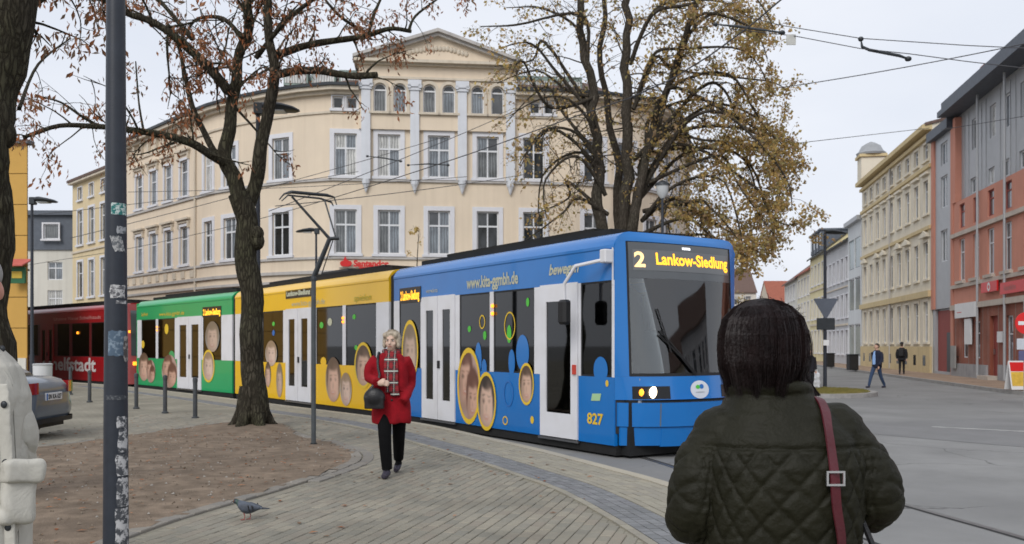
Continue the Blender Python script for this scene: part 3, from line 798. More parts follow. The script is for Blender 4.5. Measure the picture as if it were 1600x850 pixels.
b = MB(Matrix.Translation(bpt(0, 0)) @ Matrix.Rotation(RZ, 4, 'Z'))
b.bx(-.05, BL+.05, -.1, .3, 13.45, 13.55); b.bx(-.1, BL+.1, -.16, .6, 14.051, 14.14); b.bx(-.2, BL+.2, -.36, .8, 14.141, 14.27)
b.build('entablature', M_cream2, H)
b = MB(Matrix.Translation(bpt(0, 0)) @ Matrix.Rotation(RZ, 4, 'Z'))
ap = 15.55
b.add([(0.05, .0, 14.271), (BL-.05, .0, 14.271), (BL/2, .0, ap-.12), (0.05, 6, 14.271), (BL-.05, 6, 14.271), (BL/2, 6, ap-.12)], [(0, 1, 2), (3, 5, 4), (0, 3, 4, 1)]); b.build('pediment', M_cream, H)
b = MB(Matrix.Translation(bpt(0, 0)) @ Matrix.Rotation(RZ, 4, 'Z'))
for s in (-1, 1):
    x0, x1 = BL/2, BL/2+s*(BL/2+.25); z0, z1 = ap, 14.28
    for (d0, d1, t0, t1, off) in ((-.4, 6.2, 0, .14, 0), (-.24, .1, -.14, -.002, 0)):
        b.add([(x0, d0, z0+t0), (x0, d1, z0+t0), (x0, d1, z0+t1), (x0, d0, z0+t1), (x1, d0, z1+t0), (x1, d1, z1+t0), (x1, d1, z1+t1), (x1, d0, z1+t1)],
              [(0, 1, 2, 3), (4, 7, 6, 5), (0, 4, 5, 1), (3, 2, 6, 7), (0, 3, 7, 4), (1, 5, 6, 2)])
b.build('pediment_cornice', M_grytrim, H)
# stucco foliage in the pediment
b = MB(Matrix.Translation(bpt(BL/2, 0)) @ Matrix.Rotation(RZ, 4, 'Z'))
for k in range(16):
    x = (k-7.5)*.17; zz = 14.65+.35*(1-abs(x)/1.4)*rnd.uniform(.6, 1.1)
    b.ell((x, -.02, zz), (.1, .06, .13), 8, 6)
b.build('stucco_relief', M_cream2, H, smooth=True)
# the bank's sign, a thing on the wall
M_sred = mat('sign_red', (.62, .02, .02), .4, .05, 3)
SG = thing('shop_sign', 'red lettered bank sign with flame emblem on the cream house wall', 'sign', tuple(cA+cu*along(cA, cu, 570)+cn*.14+Vector((0, 0, 5.0))))
def wall_text(root, name, body, A, u, n, c, z, size, m, d=.08, bold=.02):
    vs_, fs_ = text_geom(body, size, bold); b = MB()
    b.add([(A.x+u.x*(c+v[0])+n.x*d, A.y+u.y*(c+v[0])+n.y*d, z+v[1]) for v in vs_], fs_); return b.build(name, m, root, recalc=False)
c = along(cA, cu, 553); wall_text(SG, 'lettering', 'Santander', cA, cu, cn, c, 5.04, .38, M_sred, .17)
wall_text(SG, 'lettering', 'CONSUMER BANK', cA, cu, cn, c+.25, 4.9, .13, M_sred, .17)
ce = along(cA, cu, 541); b = MB()
fl = [(-.26, 0), (-.25, .09), (-.17, .16), (-.12, .14), (-.1, .24), (-.02, .36), (.01, .24), (.07, .17), (.1, .2), (.13, .14), (.2, .15), (.26, .08), (.26, 0), (.2, -.07), (.1, -.1), (-.1, -.1), (-.2, -.07)]
b.add([(cA.x+cu.x*(ce+x)+cn.x*d, cA.y+cu.y*(ce+x)+cn.y*d, 5.13+z) for d in (.17, .13) for x, z in fl], [tuple(range(len(fl))), tuple(range(2*len(fl)-1, len(fl)-1, -1))]+[(k, (k+1) % len(fl), len(fl)+(k+1) % len(fl), len(fl)+k) for k in range(len(fl))])
b.build('emblem', M_sred, SG)
b = MB(Matrix.Translation((cA.x, cA.y, 0)) @ Matrix.Rotation(RZ, 4, 'Z')); b.bx(along(cA, cu, 530), along(cA, cu, 612), -.12, -.001, 5.0-.02, 5.0); b.build('rail', M_grytrim, SG)

# --- general straight house: front facade with bays, other walls plain, pitched or flat roof
def house(name, label, cat, A2, B2, z_eave, rows, cols, mwall, depth=9, mroof=M_tile, roof_h=2.2, style='tee', ww=.95, sw=.12, sm=None, fm=None, bands=(), mband=None, hood=None, roof='pitch', group=None, seed=1, over=.35, extra=None, holes_extra=()):
    A, u, n, L = seg(A2, B2); q = random.Random(seed)
    mid = A+u*L/2
    Hs = thing(name, label, cat, (mid.x, mid.y, -.04), group)
    wm = MB(); holes = list(holes_extra); ws = []
    for zb, h in rows:
        for c in cols:
            if any(c-ww/2 < x[1] and c+ww/2 > x[0] and zb < x[3] and zb+h > x[2] for x in holes_extra): continue
            ws.append((c, zb, h)); holes.append((c-ww/2, c+ww/2, zb, zb+h))
    wall_with_holes(wm, A, u, n, L, -.2, z_eave, holes)
    C = A-n*depth; D = A+u*L-n*depth
    for p, r in (((A+u*L), D), (D, C), (C, A)):
        wm.add([(p.x, p.y, -.2), (r.x, r.y, -.2), (r.x, r.y, z_eave), (p.x, p.y, z_eave)], [(0, 1, 2, 3)])
    X = Matrix.Translation((A.x, A.y, 0)) @ Matrix.Rotation(math.atan2(u.y, u.x), 4, 'Z')
    if roof == 'pitch':
        wm.add([X @ Vector(p) for p in ((0, 0, z_eave), (0, depth, z_eave), (0, depth/2, z_eave+roof_h))], [(0, 1, 2)])
        wm.add([X @ Vector(p) for p in ((L, 0, z_eave), (L, depth, z_eave), (L, depth/2, z_eave+roof_h))], [(0, 1, 2)])
    wm.build('wall', mwall, Hs, recalc=False)
    for c, zb, h in ws: add_window(Hs, A, u, n, c, ww, zb, h, style, sw, hood=hood, fm=fm, sm=sm, wr=q)
    r = MB(X)
    if roof == 'pitch':
        k = roof_h/(depth/2); o = over
        for s, y0 in ((1, -o), (-1, depth+o)):
            zz = z_eave-o*k
            r.add([(-.1, y0, zz), (L+.1, y0, zz), (L+.1, depth/2, z_eave+roof_h), (-.1, depth/2, z_eave+roof_h), (-.1, y0, zz+.16), (L+.1, y0, zz+.16), (L+.1, depth/2, z_eave+roof_h+.16), (-.1, depth/2, z_eave+roof_h+.16)],
                  [(0, 1, 2, 3), (4, 7, 6, 5), (0, 4, 5, 1), (1, 5, 6, 2), (3, 7, 4, 0)])
    else:
        r.bx(-.05, L+.05, -over, depth+.1, z_eave+.001, z_eave+roof_h)
    r.build('roof', mroof, Hs)
    for (z0, z1, d) in bands:
        bm_ = MB(X); bm_.bx(-.03, L+.03, -d, .02, z0, z1); bm_.build('string_course', mband or M_cream2, Hs)
    return Hs, A, u, n, L, X

# --- left: pale yellow neighbour, grey mansard house, mustard building
M_pyel = mat('pale_yellow_render', (.66, .54, .34), .88, .06, .6, streak=.2)
d_ = Vector((-.69, .724)); s0 = Vector((-22.6, 52.3))
N1 = house('town_house', 'pale yellow three storey house beyond the cream corner house', 'house', tuple(s0+d_*9.1), tuple(s0+d_*.6), 12.3,
           [(1.0, 2.2), (4.6, 2.3), (8.0, 2.2)], [1.5, 3.6, 5.7, 7.6], M_pyel, style='tee', ww=.95, sw=.14, bands=((3.9, 4.05, .1), (7.5, 7.62, .08), (12.0, 12.28, .3)), seed=5, holes_extra=[(1.1, 1.9, 10.9, 11.7), (3.2, 4.0, 10.9, 11.7), (5.3, 6.1, 10.9, 11.7)])
for c in (1.5, 3.6, 5.7): add_window(N1[0], N1[1], N1[2], N1[3], c, .8, 10.9, .8, 'two', .06)
M_slate = mat('slate_cladding', (.1, .115, .14), .6, .15, 5)
M_offw = mat('off_white_render', (.62, .6, .54), .88, .06, .6, streak=.2)
N2 = house('town_house', 'small off white house with grey slate mansard roof behind the red tram', 'house', (-34.5, 60), (-29.2, 60), 7.9,
           [(1.2, 1.6), (3.6, 1.6), (5.9, 1.2)], [1.1, 3.9], M_offw, style='cross', ww=1.0, sw=0, roof='flat', roof_h=2.3, mroof=M_slate, over=.12, seed=8)
b = MB(N2[5]); b.bx(-.3, 5.6, -.4, 9.3, 10.201, 10.5); b.build('roof_edge', M_slate, N2[0])
add_window(N2[0], N2[1]+N2[3]*.32, N2[2], N2[3], 3.8, 1.0, 8.6, 1.0, 'one', .1, pane=0)
M_must = mat('mustard_panel', (.55, .32, .075), .7, .06, 1)
MU = thing('mustard_building', 'mustard yellow panelled building with dark corner behind the left tree', 'building', (-24, 37, 0))
b = MB(); b.prism([(-30, 36.5), (-19.45, 36.0), (-20.9, 38.6), (-30, 47)], -.1, 9.6); b.build('core', mat('dark_joint', (.2, .13, .05), .8), MU)
A, u, n, L = seg((-30, 36.5), (-19.45, 36.0))
X = Matrix.Translation((A.x, A.y, 0)) @ Matrix.Rotation(math.atan2(u.y, u.x), 4, 'Z')
for k in range(7):
    for j in range(8):
        if j == 0: z0, z1 = .05, .95
        else: z0, z1 = .98+(j-1)*1.24, .98+(j-1)*1.24+1.21
        b = MB(X); b.bx(k*1.51+.01, k*1.51+1.49, -.05, -.001, z0, z1); b.build('panel', M_must, MU)
b = MB(X); b.bx(-.1, L+.1, -.2, .3, 9.601, 9.75); b.build('roof_edge', M_slate, MU)
b = MB(X); b.bx(L-.62, L-.02, -.12, -.06, .1, 1.0); b.build('plinth', M_offw, MU)
sgn = thing('hanging_sign', 'small green and yellow hanging sign under a red awning on mustard building', 'sign', tuple(P(28, 438, 35.6)))
b = MB(); q = P(28, 425, 35.6); b.bx(q.x-.3, q.x+.3, q.y-.06, q.y+.06, q.z-.45, q.z+.2); b.build('board', mat('sign_green', (.02, .12, .05), .5), sgn)
b = MB(); b.bx(q.x-.2, q.x+.2, q.y-.08, q.y-.061, q.z-.25, q.z+.02); b.build('plate', mat('sign_yellow', (.6, .42, .05), .5), sgn)
b = MB(); b.add([(q.x-.45, q.y-.5, q.z+.25), (q.x+.45, q.y-.5, q.z+.25), (q.x+.45, q.y+.3, q.z+.55), (q.x-.45, q.y+.3, q.z+.55), (q.x-.45, q.y-.5, q.z+.2), (q.x+.45, q.y-.5, q.z+.2), (q.x+.45, q.y+.3, q.z+.5), (q.x-.45, q.y+.3, q.z+.5)], [(0, 1, 2, 3), (4, 7, 6, 5), (0, 4, 5, 1), (1, 5, 6, 2), (2, 6, 7, 3), (3, 7, 4, 0)]); b.build('awning', mat('awning_red', (.5, .12, .1), .8), sgn)
b = MB(); b.bx(q.x-.04, q.x+.04, q.y, 36.4, q.z+.1, q.z+.18); b.build('bracket', M_dark, sgn)

# --- right side of the street; wall line X = 14.44 + .18 y, travelling from far to near shows left to right
def rp(y, off=0): return (rw(y)+off, y)
UR = math.sqrt(1+.18**2)
def ycol(px): k = (px-800)/F; return 14.44/(k-.18)
# red house with grey upper storeys
M_red = mat('salmon_render', (.56, .25, .18), .85, .07, .7, bump=.1, streak=.12)
M_brick = brickmat('red_brick', (.27, .085, .055), (.33, .11, .07), (.3, .25, .22), .24, .08, 0)
M_grym = mat('grey_metal_cladding', (.4, .41, .425), .5, .06, 2, metal=.2)
M_sand = mat('sandstone_trim', (.5, .44, .38), .8, .1, 2, streak=.25)
M_oldr = mat('red_paint_dark', (.27, .06, .05), .7, .1, 2)
yA, yB = ycol(1489), 24.0
A2, B2 = rp(yA), rp(yB); A, u, n, L = seg(A2, B2)
def cz(px, py):            # photo pixel on the street wall -> along, height
    y = ycol(px); return (yA-y)*UR, CAMH+(540-py)/F*y
RH = thing('red_town_house', 'salmon red town house with brick ground floor and grey metal upper storeys', 'house', ((A+u*L/2).x, (A+u*L/2).y, -.04))
wm = MB(); holes = []; ws = []
cols1 = [cz(p, 400)[0] for p in (1503, 1525, 1548, 1575, 1606)]+[cz(1606, 400)[0]+1.9*k for k in range(1, 5)]
zs1 = (cz(1548, 430)[1], cz(1548, 359)[1])
for c in cols1:
    ws.append((c, .85, 4.75, 2.1)); ws.append((c, .85, 7.4, 1.2))
for c, w_, zb, h in ws: holes.append((c-w_/2, c+w_/2, zb, zb+h))
ZR = 8.8
wall_with_holes(wm, A, u, n, L, 3.55, ZR, holes); wm.build('wall', M_red, RH, recalc=False)
q = random.Random(11)
for c, w_, zb, h in ws: add_window(RH, A, u, n, c, w_, zb, h, 'tee', 0, fm=M_frame if zb < 7 else M_oldr, pane=0 if zb < 7 else 4, wr=q)
X = Matrix.Translation((A.x, A.y, 0)) @ Matrix.Rotation(math.atan2(u.y, u.x), 4, 'Z')
# brick ground floor: door and windows
wm = MB(); holes = []
gw = [(cz(1508, 560)[0], .8, .9, 1.75), (cz(1527, 560)[0], .8, .9, 1.75), (cz(1578, 560)[0], .75, .3, 2.5)]+[(cz(1606, 560)[0]+1.6+2.0*k, .9, .9, 1.9) for k in range(4)]
dr = (cz(1553, 560)[0], 1.0, .15, 2.7)
for c, w_, zb, h in gw+[dr]: holes.append((c-w_/2, c+w_/2, zb, zb+h))
wall_with_holes(wm, A, u, n, L, -.2, 3.55, holes); wm.build('brick_wall', M_brick, RH, recalc=False)
for c, w_, zb, h in gw: add_window(RH, A, u, n, c, w_, zb, h, 'tee', 0, wr=q)
b = MB(X); b.bx(dr[0]-.5, dr[0]+.5, .16, .22, .15, 2.85); do = b.build('door', M_oldr, RH)
b = MB(X); b.bx(dr[0]-.38, dr[0]-.28, .1, .16, 1.1, 1.35); b.build('handle', M_steel, do)
b = MB(X); b.bx(dr[0]-.7, dr[0]+.7, -.5, .0, -.04, .14); b.build('doorstep', M_sand, RH)
for z0, z1, d in ((3.3, 3.56, .16), (4.4, 4.58, .12), (7.0, 7.2, .14)):
    b = MB(X); b.bx(-.02, L, -d, .0, z0, z1); b.build('string_course', M_sand, RH)
for c in cols1:
    b = MB(X); b.bx(c-.6, c+.6, -.17, 0, 4.6, 4.74); b.build('sill', M_sand, RH)
b = MB(X); b.bx(-.02, dr[0]-.75, -.1, .0, -.2, .6); b.bx(dr[0]+.75, L, -.1, 0, -.2, .65); b.build('plinth', mat('grey_plinth', (.33, .33, .34), .85, .15, 2, streak=.3), RH)
# grey upper storeys set a little back, with vertical seams
ZT = 13.3
wm = MB(); A3 = A-n*.25; holes = []; ws = []
for px in (1512, 1540, 1562, 1588): ws.append((cz(px, 250)[0], .8, 8.98, .75)); ws.append((cz(px+2, 170)[0], .8, 11.1, 1.5))
for k in range(1, 4): ws.append((cz(1588, 250)[0]+2.6*k, .8, 8.98, .75)); ws.append((cz(1588, 250)[0]+2.6*k, .8, 11.1, 1.5))
for c, w_, zb, h in ws: holes.append((c-w_/2, c+w_/2, zb, zb+h))
wall_with_holes(wm, A3, u, n, L, ZR-.02, ZT, holes, depth=.3); wm.build('upper_wall', M_grym, RH, recalc=False)
for c, w_, zb, h in ws: add_window(RH, A3, u, n, c, w_, zb, h, 'one', 0, pane=q.choice([2, 0, 3]), wr=q)
X3 = Matrix.Translation((A3.x, A3.y, 0)) @ Matrix.Rotation(math.atan2(u.y, u.x), 4, 'Z')
for k in range(int(L/.62)):
    xk = .5+k*.62
    if any(h[0]-.03 < xk < h[1]+.03 for h in holes): continue
    b = MB(X3); b.bx(xk-.012, xk+.012, -.03, 0, ZR+.02, ZT-.2); b.build('seam', M_grym, RH)
for px in (1491,):
    b = MB(X); c = cz(px, 250)[0]; b.bx(c-.05, c+.35, -.06, .5, ZR, ZT-.15); b.build('pier', M_red, RH)
b = MB(X); b.bx(-.1, L, -.75, 5, ZT, ZT+.28); b.bx(-.1, L, -.55, 5, ZT+.281, ZT+.75); b.build('roof', M_slate, RH)
b = MB(X); b.add([(-.1, -.5, ZT+.751), (L, -.5, ZT+.751), (L, 5, ZT+2.2), (-.1, 5, ZT+2.2), (-.1, 5, ZT+.751), (L, 5, ZT+.751)], [(0, 1, 2, 3), (0, 4, 5, 1), (0, 3, 4), (1, 5, 2), (3, 2, 5, 4)]); b.build('roof_slope', M_slate, RH)
b = MB(X); b.bx(-.1, L, 4.9, 9, -.2, ZT); b.bx(-.05, 0, .3, 5, -.2, ZT); b.build('back_wall', M_red, RH)
b = MB(X); b.bx(.3, 1.0, 1.2, 1.9, ZT+.5, ZT+2.4); b.build('chimney', M_brick, RH)
for px in (1532, 1575):
    c = cz(px, 300)[0]; b = MB(X); b.tube([(c, -.14, 0), (c, -.14, ZT)], .06, 8); b.build('drain_pipe', M_grym, RH, smooth=True)
# signs on the red house
M_swhite = mat('sign_white', (.7, .7, .7), .5, .05, 3)
def board(label, px0, px1, py0, py1, m, off=.2, texts=(), name='shop_sign', group=None):
    c0_, z1_ = cz(px0, py0); c1_, _ = cz(px1, py0); _, z0_ = cz((px0+px1)/2, py1)
    _, z1_ = cz((px0+px1)/2, py0)
    r = thing(name, label, 'sign', tuple(A+u*(c0_+c1_)/2+n*off+Vector((0, 0, z0_))), group)
    b = MB(X); b.bx(c0_, c1_, -off, -off+.07, z0_, z1_); b.build('board', m, r)
    b = MB(X); b.bx(c0_+.1, c0_+.14, -off+.07, 0.1, (z0_+z1_)/2-.02, (z0_+z1_)/2+.02); b.bx(c1_-.14, c1_-.1, -off+.07, 0.1, (z0_+z1_)/2-.02, (z0_+z1_)/2+.02); b.build('bracket', M_dark, r)
    for (t, fx, fz, sz, m2) in texts: wall_text(r, 'lettering', t, A, u, n, c0_+(c1_-c0_)*fx, z0_+(z1_-z0_)*fz, sz, m2, off+.005, .01)
    return r, c0_, c1_, z0_, z1_
r_, a0, a1, b0, b1 = board('red square sign with a white ring emblem on the salmon house', 1540, 1565, 440, 456, M_sred, .2)
b = MB(X); cx_, cz_ = (a0+a1)/2, (b0+b1)/2
b.rings([[Vector((cx_+rr*math.cos(t), -.205, cz_+rr*math.sin(t))) for t in [2*math.pi*k/24 for k in range(24)]] for rr in (.1, .2)], caps=False); b.build('emblem', M_swhite, r_)
M_pink = mat('sign_pink', (.45, .16, .15), .6)
board('long red sign board with pale lettering above the brick shop front', 1570, 1640, 436, 455, M_sred, .2, [('Reisebüro', .1, .3, .34, M_pink)])
board('wide white shop sign with red line above brick windows', 1499, 1531, 473, 496, M_swhite, .22, [('_____', .12, .42, .28, M_sred)])
board('narrow white poster board beside the brick shop window', 1512, 1522, 498, 538, M_swhite, .16)
board('small white notice plate beside the brick doorway', 1563, 1571, 518, 535, M_swhite, .14)
board('grey utility box on brick wall at the passage corner', 1492, 1499, 540, 575, mat('box_grey', (.3, .3, .29), .7), .22, name='utility_box')
# recessed grey/red link building
yC, yD = ycol(1456), ycol(1489)+.05
LB = house('link_building', 'narrow grey link building with red piers and dark passage beside yellow house', 'building', rp(yC-.0, .06), rp(yD+.05, .06), 12.8, [(6.0, 1.7), (8.9, 1.7), (11.2, 1.2)], [2.1], M_grym, depth=9, roof='flat', roof_h=.5, mroof=M_slate, style='two', ww=1.2, sw=0, seed=3, holes_extra=[(.4, 3.9, .1, 3.5)])
b = MB(LB[5]); b.bx(-.02, .5, -.1, .0, 3.5, 13.2); b.build('pier', M_red, LB[0])
b = MB(LB[5]); b.bx(3.55, 3.95, -.1, .0, -.1, 12.7); b.build('pier', M_red, LB[0])
b = MB(LB[5]); b.bx(.45, 3.5, .15, .2, .1, 3.4); b.build('gate', M_oldr, LB[0])
b = MB(LB[5]); b.bx(2.3, 3.3, .08, .149, .1, 2.2); b.build('door', M_dark, LB[0])
# ornate yellow house
M_orn = mat('pale_ochre_render', (.72, .66, .54), .88, .06, .6, streak=.2)
M_ornb = mat('ochre_base', (.6, .48, .27), .85, .08, .7, streak=.25)
yE = ycol(1347); Lo = (yE-yC)*UR
cols = [1.3+(Lo-2.4)*k/8 for k in range(9)]
OH = house('town_house', 'ornate pale ochre four storey house with window hoods and corner turret', 'house', rp(yE), rp(yC+.05), 13.9, [(1.7, 2.3), (5.3, 2.1), (9.0, 1.9), (12.05, .95)], cols, M_orn, depth=10, roof_h=1.2, style='tee', ww=.95, sw=.14, sm=M_orn,
           bands=((4.25, 4.6, .2), (8.05, 8.25, .14), (11.5, 11.7, .16), (13.2, 13.4, .2), (13.6, 13.88, .5)), mband=M_ornb, seed=21)
b = MB(OH[5]); b.bx(-.03, Lo, -.12, .0, -.15, 1.45); b.build('base_course', M_ornb, OH[0])
for k, c in enumerate(cols):
    b = MB(OH[5]); b.bx(c-.28, c+.28, -.125, -.118, .35, .95); b.build('cellar_window', PANES[1], OH[0])
    if k % 3 != 1: 
        b = MB(OH[5]); b.bx(c-.75, c+.75, -.25, 0, 7.65, 7.8)
        b.add([(c-.75, -.2, 7.801), (c+.75, -.2, 7.801), (c, -.2, 8.04), (c-.75, 0, 7.801), (c+.75, 0, 7.801), (c, 0, 8.04)], [(0, 1, 2), (3, 5, 4), (0, 3, 4, 1), (1, 4, 5, 2), (2, 5, 3, 0)]); b.build('hood', M_orn, OH[0])
    b = MB(OH[5]); b.bx(c-.7, c+.7, -.2, 0, 11.2, 11.34); b.build('hood', M_orn, OH[0])
b = MB(OH[5]); b.bx(-.2, 1.2, -.3, 1.4, 13.9, 15.9); tu = b.build('turret', M_orn, OH[0])
b = MB(OH[5]); b.lathe([(1.05, 15.9), (1.1, 16.05), (.9, 16.2), (.7, 16.6), (.3, 16.85), (.05, 16.95)], (.5, .55, 0), 12); b.build('dome', mat('dome_lead', (.3, .31, .32), .6, .15, 3), tu, smooth=True)
b = MB(OH[5]); b.bx(-.35, 1.35, -.45, 1.55, 15.7, 15.899); b.build('cornice', M_ornb, tu)
for x in (.0, .34, .68):
    b = MB(OH[5]); c = Lo*.5; b.tube([(c, -.12, 0), (c, -.12, 13.4)], .06, 6)
b.build('drain_pipe', M_grytrim, OH[0])
# further houses up the street
M_teal = mat('teal_glazing', (.16, .21, .21), .2, .2, .8, spec=.6)
M_lgry = mat('light_grey_render', (.5, .5, .51), .88, .05, .5, streak=.2)
M_yel2 = mat('yellow_render', (.7, .61, .36), .88, .06, .5, streak=.2)
M_wht2 = mat('cool_white_render', (.62, .64, .65), .88, .05, .5, streak=.2)
def row(px0, px1, gap=0): return rp(ycol(px0)), rp(ycol(px1)+.05)
a_, b_ = row(1325, 1346); L_ = (Vector(b_)-Vector(a_)).length
T1 = house('town_house', 'cool white modern house with teal glazed bands beside the ochre house', 'house', a_, b_, 11.2, [(.6, 2.6), (4.3, 2.6), (7.6, 2.4)], [L_*.27, L_*.73], M_wht2, style='two', ww=L_*.4, sw=0, roof='flat', roof_h=.35, mroof=M_grym, seed=31)
for z in (.6, 4.3, 7.6):
    for f in (.27, .73):
        b = MB(T1[5]); b.bx(L_*(f-.19), L_*(f+.19), .05, .079, z+.08, z+2.4); b.build('glazing', M_teal, T1[0])
a_, b_ = row(1288, 1325); L_ = (Vector(b_)-Vector(a_)).length
T2 = house('town_house', 'light grey three storey house with dark roof up the street', 'house', a_, b_, 10.3, [(.8, 2.0), (3.9, 1.9), (7.0, 1.9)], [1.4+2.0*k for k in range(int((L_-1.6)/2.0)+1)], M_lgry, style='tee', ww=1.0, sw=.1, roof_h=2.6, mroof=M_roof, bands=((3.2, 3.35, .1), (6.4, 6.5, .08)), seed=33)
a_, b_ = row(1266, 1288); L_ = (Vector(b_)-Vector(a_)).length
T3 = house('town_house', 'yellow house with tall dark gabled dormers up the street', 'house', a_, b_, 10.6, [(.8, 2.2), (4.2, 2.0), (7.6, 2.0)], [1.5+2.2*k for k in range(int((L_-2)/2.2)+1)], M_yel2, style='tee', ww=1.0, sw=.1, roof_h=3.4, mroof=M_roof, bands=((3.5, 3.7, .1), (7.0, 7.15, .1)), seed=35)
for k in range(4):
    c = 1.6+k*(L_-3.2)/3; b = MB(T3[5]); b.bx(c-.55, c+.55, -.1, 3, 10.8, 12.7); b.bx(c-.7, c+.7, -.3, 3, 12.701, 12.85); dm = b.build('dormer', M_slate, T3[0])
    b = MB(T3[5]); b.bx(c-.35, c+.35, -.12, -.1, 11.2, 12.5); b.build('pane', PANES[0], dm)
a_, b_ = row(1246, 1266); L_ = (Vector(b_)-Vector(a_)).length
T4 = house('town_house', 'pale yellow house with reddish tiled roof further up the street', 'house', a_, b_, 9.6, [(.8, 2.2), (4.2, 2.0), (7.0, 1.9)], [1.5+2.4*k for k in range(int((L_-2)/2.4)+1)], mat('straw_render', (.68, .62, .46), .88, .06, .5), style='tee', ww=1.0, sw=.1, roof_h=3.0, mroof=mat('red_tile', (.3, .1, .07), .85, .2, 4), seed=37)
a_, b_ = row(1226, 1246); L_ = (Vector(b_)-Vector(a_)).length
T5 = house('town_house', 'white rendered house at the far end of the street row', 'house', a_, b_, 9.4, [(.8, 2.2), (4.2, 2.0), (7.0, 1.8)], [1.5+2.6*k for k in range(int((L_-2)/2.6)+1)], M_offw, style='tee', ww=1.0, sw=.1, roof_h=3.4, mroof=M_tile, seed=39)
# houses closing the view at the end of the street
house('far_house', 'distant white house with gable and dark roof at the street end', 'house', (37, 165), (45, 165), 11.5, [(2, 2), (5.5, 2), (9, 1.6)], [1.5, 4, 6.5], M_offw, depth=10, roof_h=4.5, style='tee', ww=1.1, sw=0, mroof=M_tile, seed=41)
house('far_house', 'distant house with bright red tiled roof at the street end', 'house', (43.5, 150), (53, 150), 7.5, [(1.5, 1.8), (4.5, 1.8)], [1.5, 4, 6.5], M_cream2, depth=9, roof_h=5.0, style='tee', ww=1.1, sw=0, mroof=mat('bright_red_tile', (.3, .1, .065), .85, .2, 4), seed=43)
house('far_house', 'distant beige house closing the left side of the street', 'house', (20, 140), (36, 152), 9, [(1.5, 1.8), (4.5, 1.8)], [2, 5, 8, 11, 14], M_cream2, depth=9, roof_h=4.0, style='tee', ww=1.1, sw=0, mroof=M_tile, seed=45)
# houses beyond the right edge of the picture: they close the square and show in the glass of the tram
house('town_house', 'grey rendered house across the square, mirrored in the windscreen', 'house', (47, 12), (46, -2), 11, [(1, 2.2), (4.4, 2.0), (7.6, 2.0)], [1.6+2.15*k for k in range(6)], M_lgry, depth=9, roof_h=3, style='tee', ww=1.1, sw=.12, seed=51)
house('town_house', 'straw coloured house across the square beside the grey rendered house', 'house', (45.9, -2.1), (44, -17), 9.5, [(1, 2.2), (4.4, 2.0), (7.2, 1.6)], [1.6+2.3*k for k in range(6)], MAT['straw_render'], depth=9, roof_h=3, style='tee', ww=1.1, sw=.12, seed=53)
# ------------------------------------------------------------------ trams
def flat_mat(name, col, rough=.35, es=0): return mat(name, col, rough, .04, 3, emit=col if es else None, es=es)
M_tblue = mat('tram_blue', (.004, .16, .5), .25, .06, 1.2, coat=.4, spec=.5, dirt=(.006, .1, .32), dscale=1.2, damt=.35)
M_tyel = mat('tram_yellow', (.85, .5, .004), .3, .05, 1.2, coat=.4, dirt=(.68, .4, .02), dscale=1.2, damt=.3)
M_tgrn = mat('tram_green', (.003, .36, .115), .3, .06, 1.2, coat=.4, dirt=(.005, .25, .085), dscale=1.2, damt=.35)
M_tred = mat('tram_red', (.33, .006, .012), .3, .06, 1.2, coat=.4, dirt=(.14, .01, .01), dscale=1.2, damt=.35)
M_twht = mat('tram_white', (.72, .72, .75), .35, .06, 2, coat=.2, dirt=(.4, .39, .36), dscale=2, damt=.35)
M_tgls = glass('tram_glass', (.13, .125, .115), 1.75)
M_wsgl = glass('windscreen_glass', (.8, .84, .84), 2.1)
M_int = mat('tram_interior', (.3, .29, .27), .8, .1, 2)
M_under = mat('tram_underframe', (.012, .012, .012), .8, .3, 4)
M_amb = mat('amber_lamp', (.8, .25, .02), .4, 0, emit=(1, .32, .02), es=2.2)
M_led = mat('led_amber', (.8, .35, .02), .5, 0, emit=(1, .47, .03), es=1.6)
M_disp = mat('display_black', (.01, .01, .012), .25, .1, 4)
M_logoy = mat('print_yellow', (.75, .5, .03), .4, .05, 3)
M_logop = mat('print_pale', (.5, .5, .36), .45, .05, 3)
M_prg = mat('print_green', (.08, .5, .05), .4, .05, 3)
M_prb = mat('print_blue', (.02, .14, .45), .4, .05, 3)
M_seat = mat('seat_cloth', (.05, .09, .2), .9, .2, 8)
M_pole_y = mat('grab_pole', (.7, .5, .04), .4)

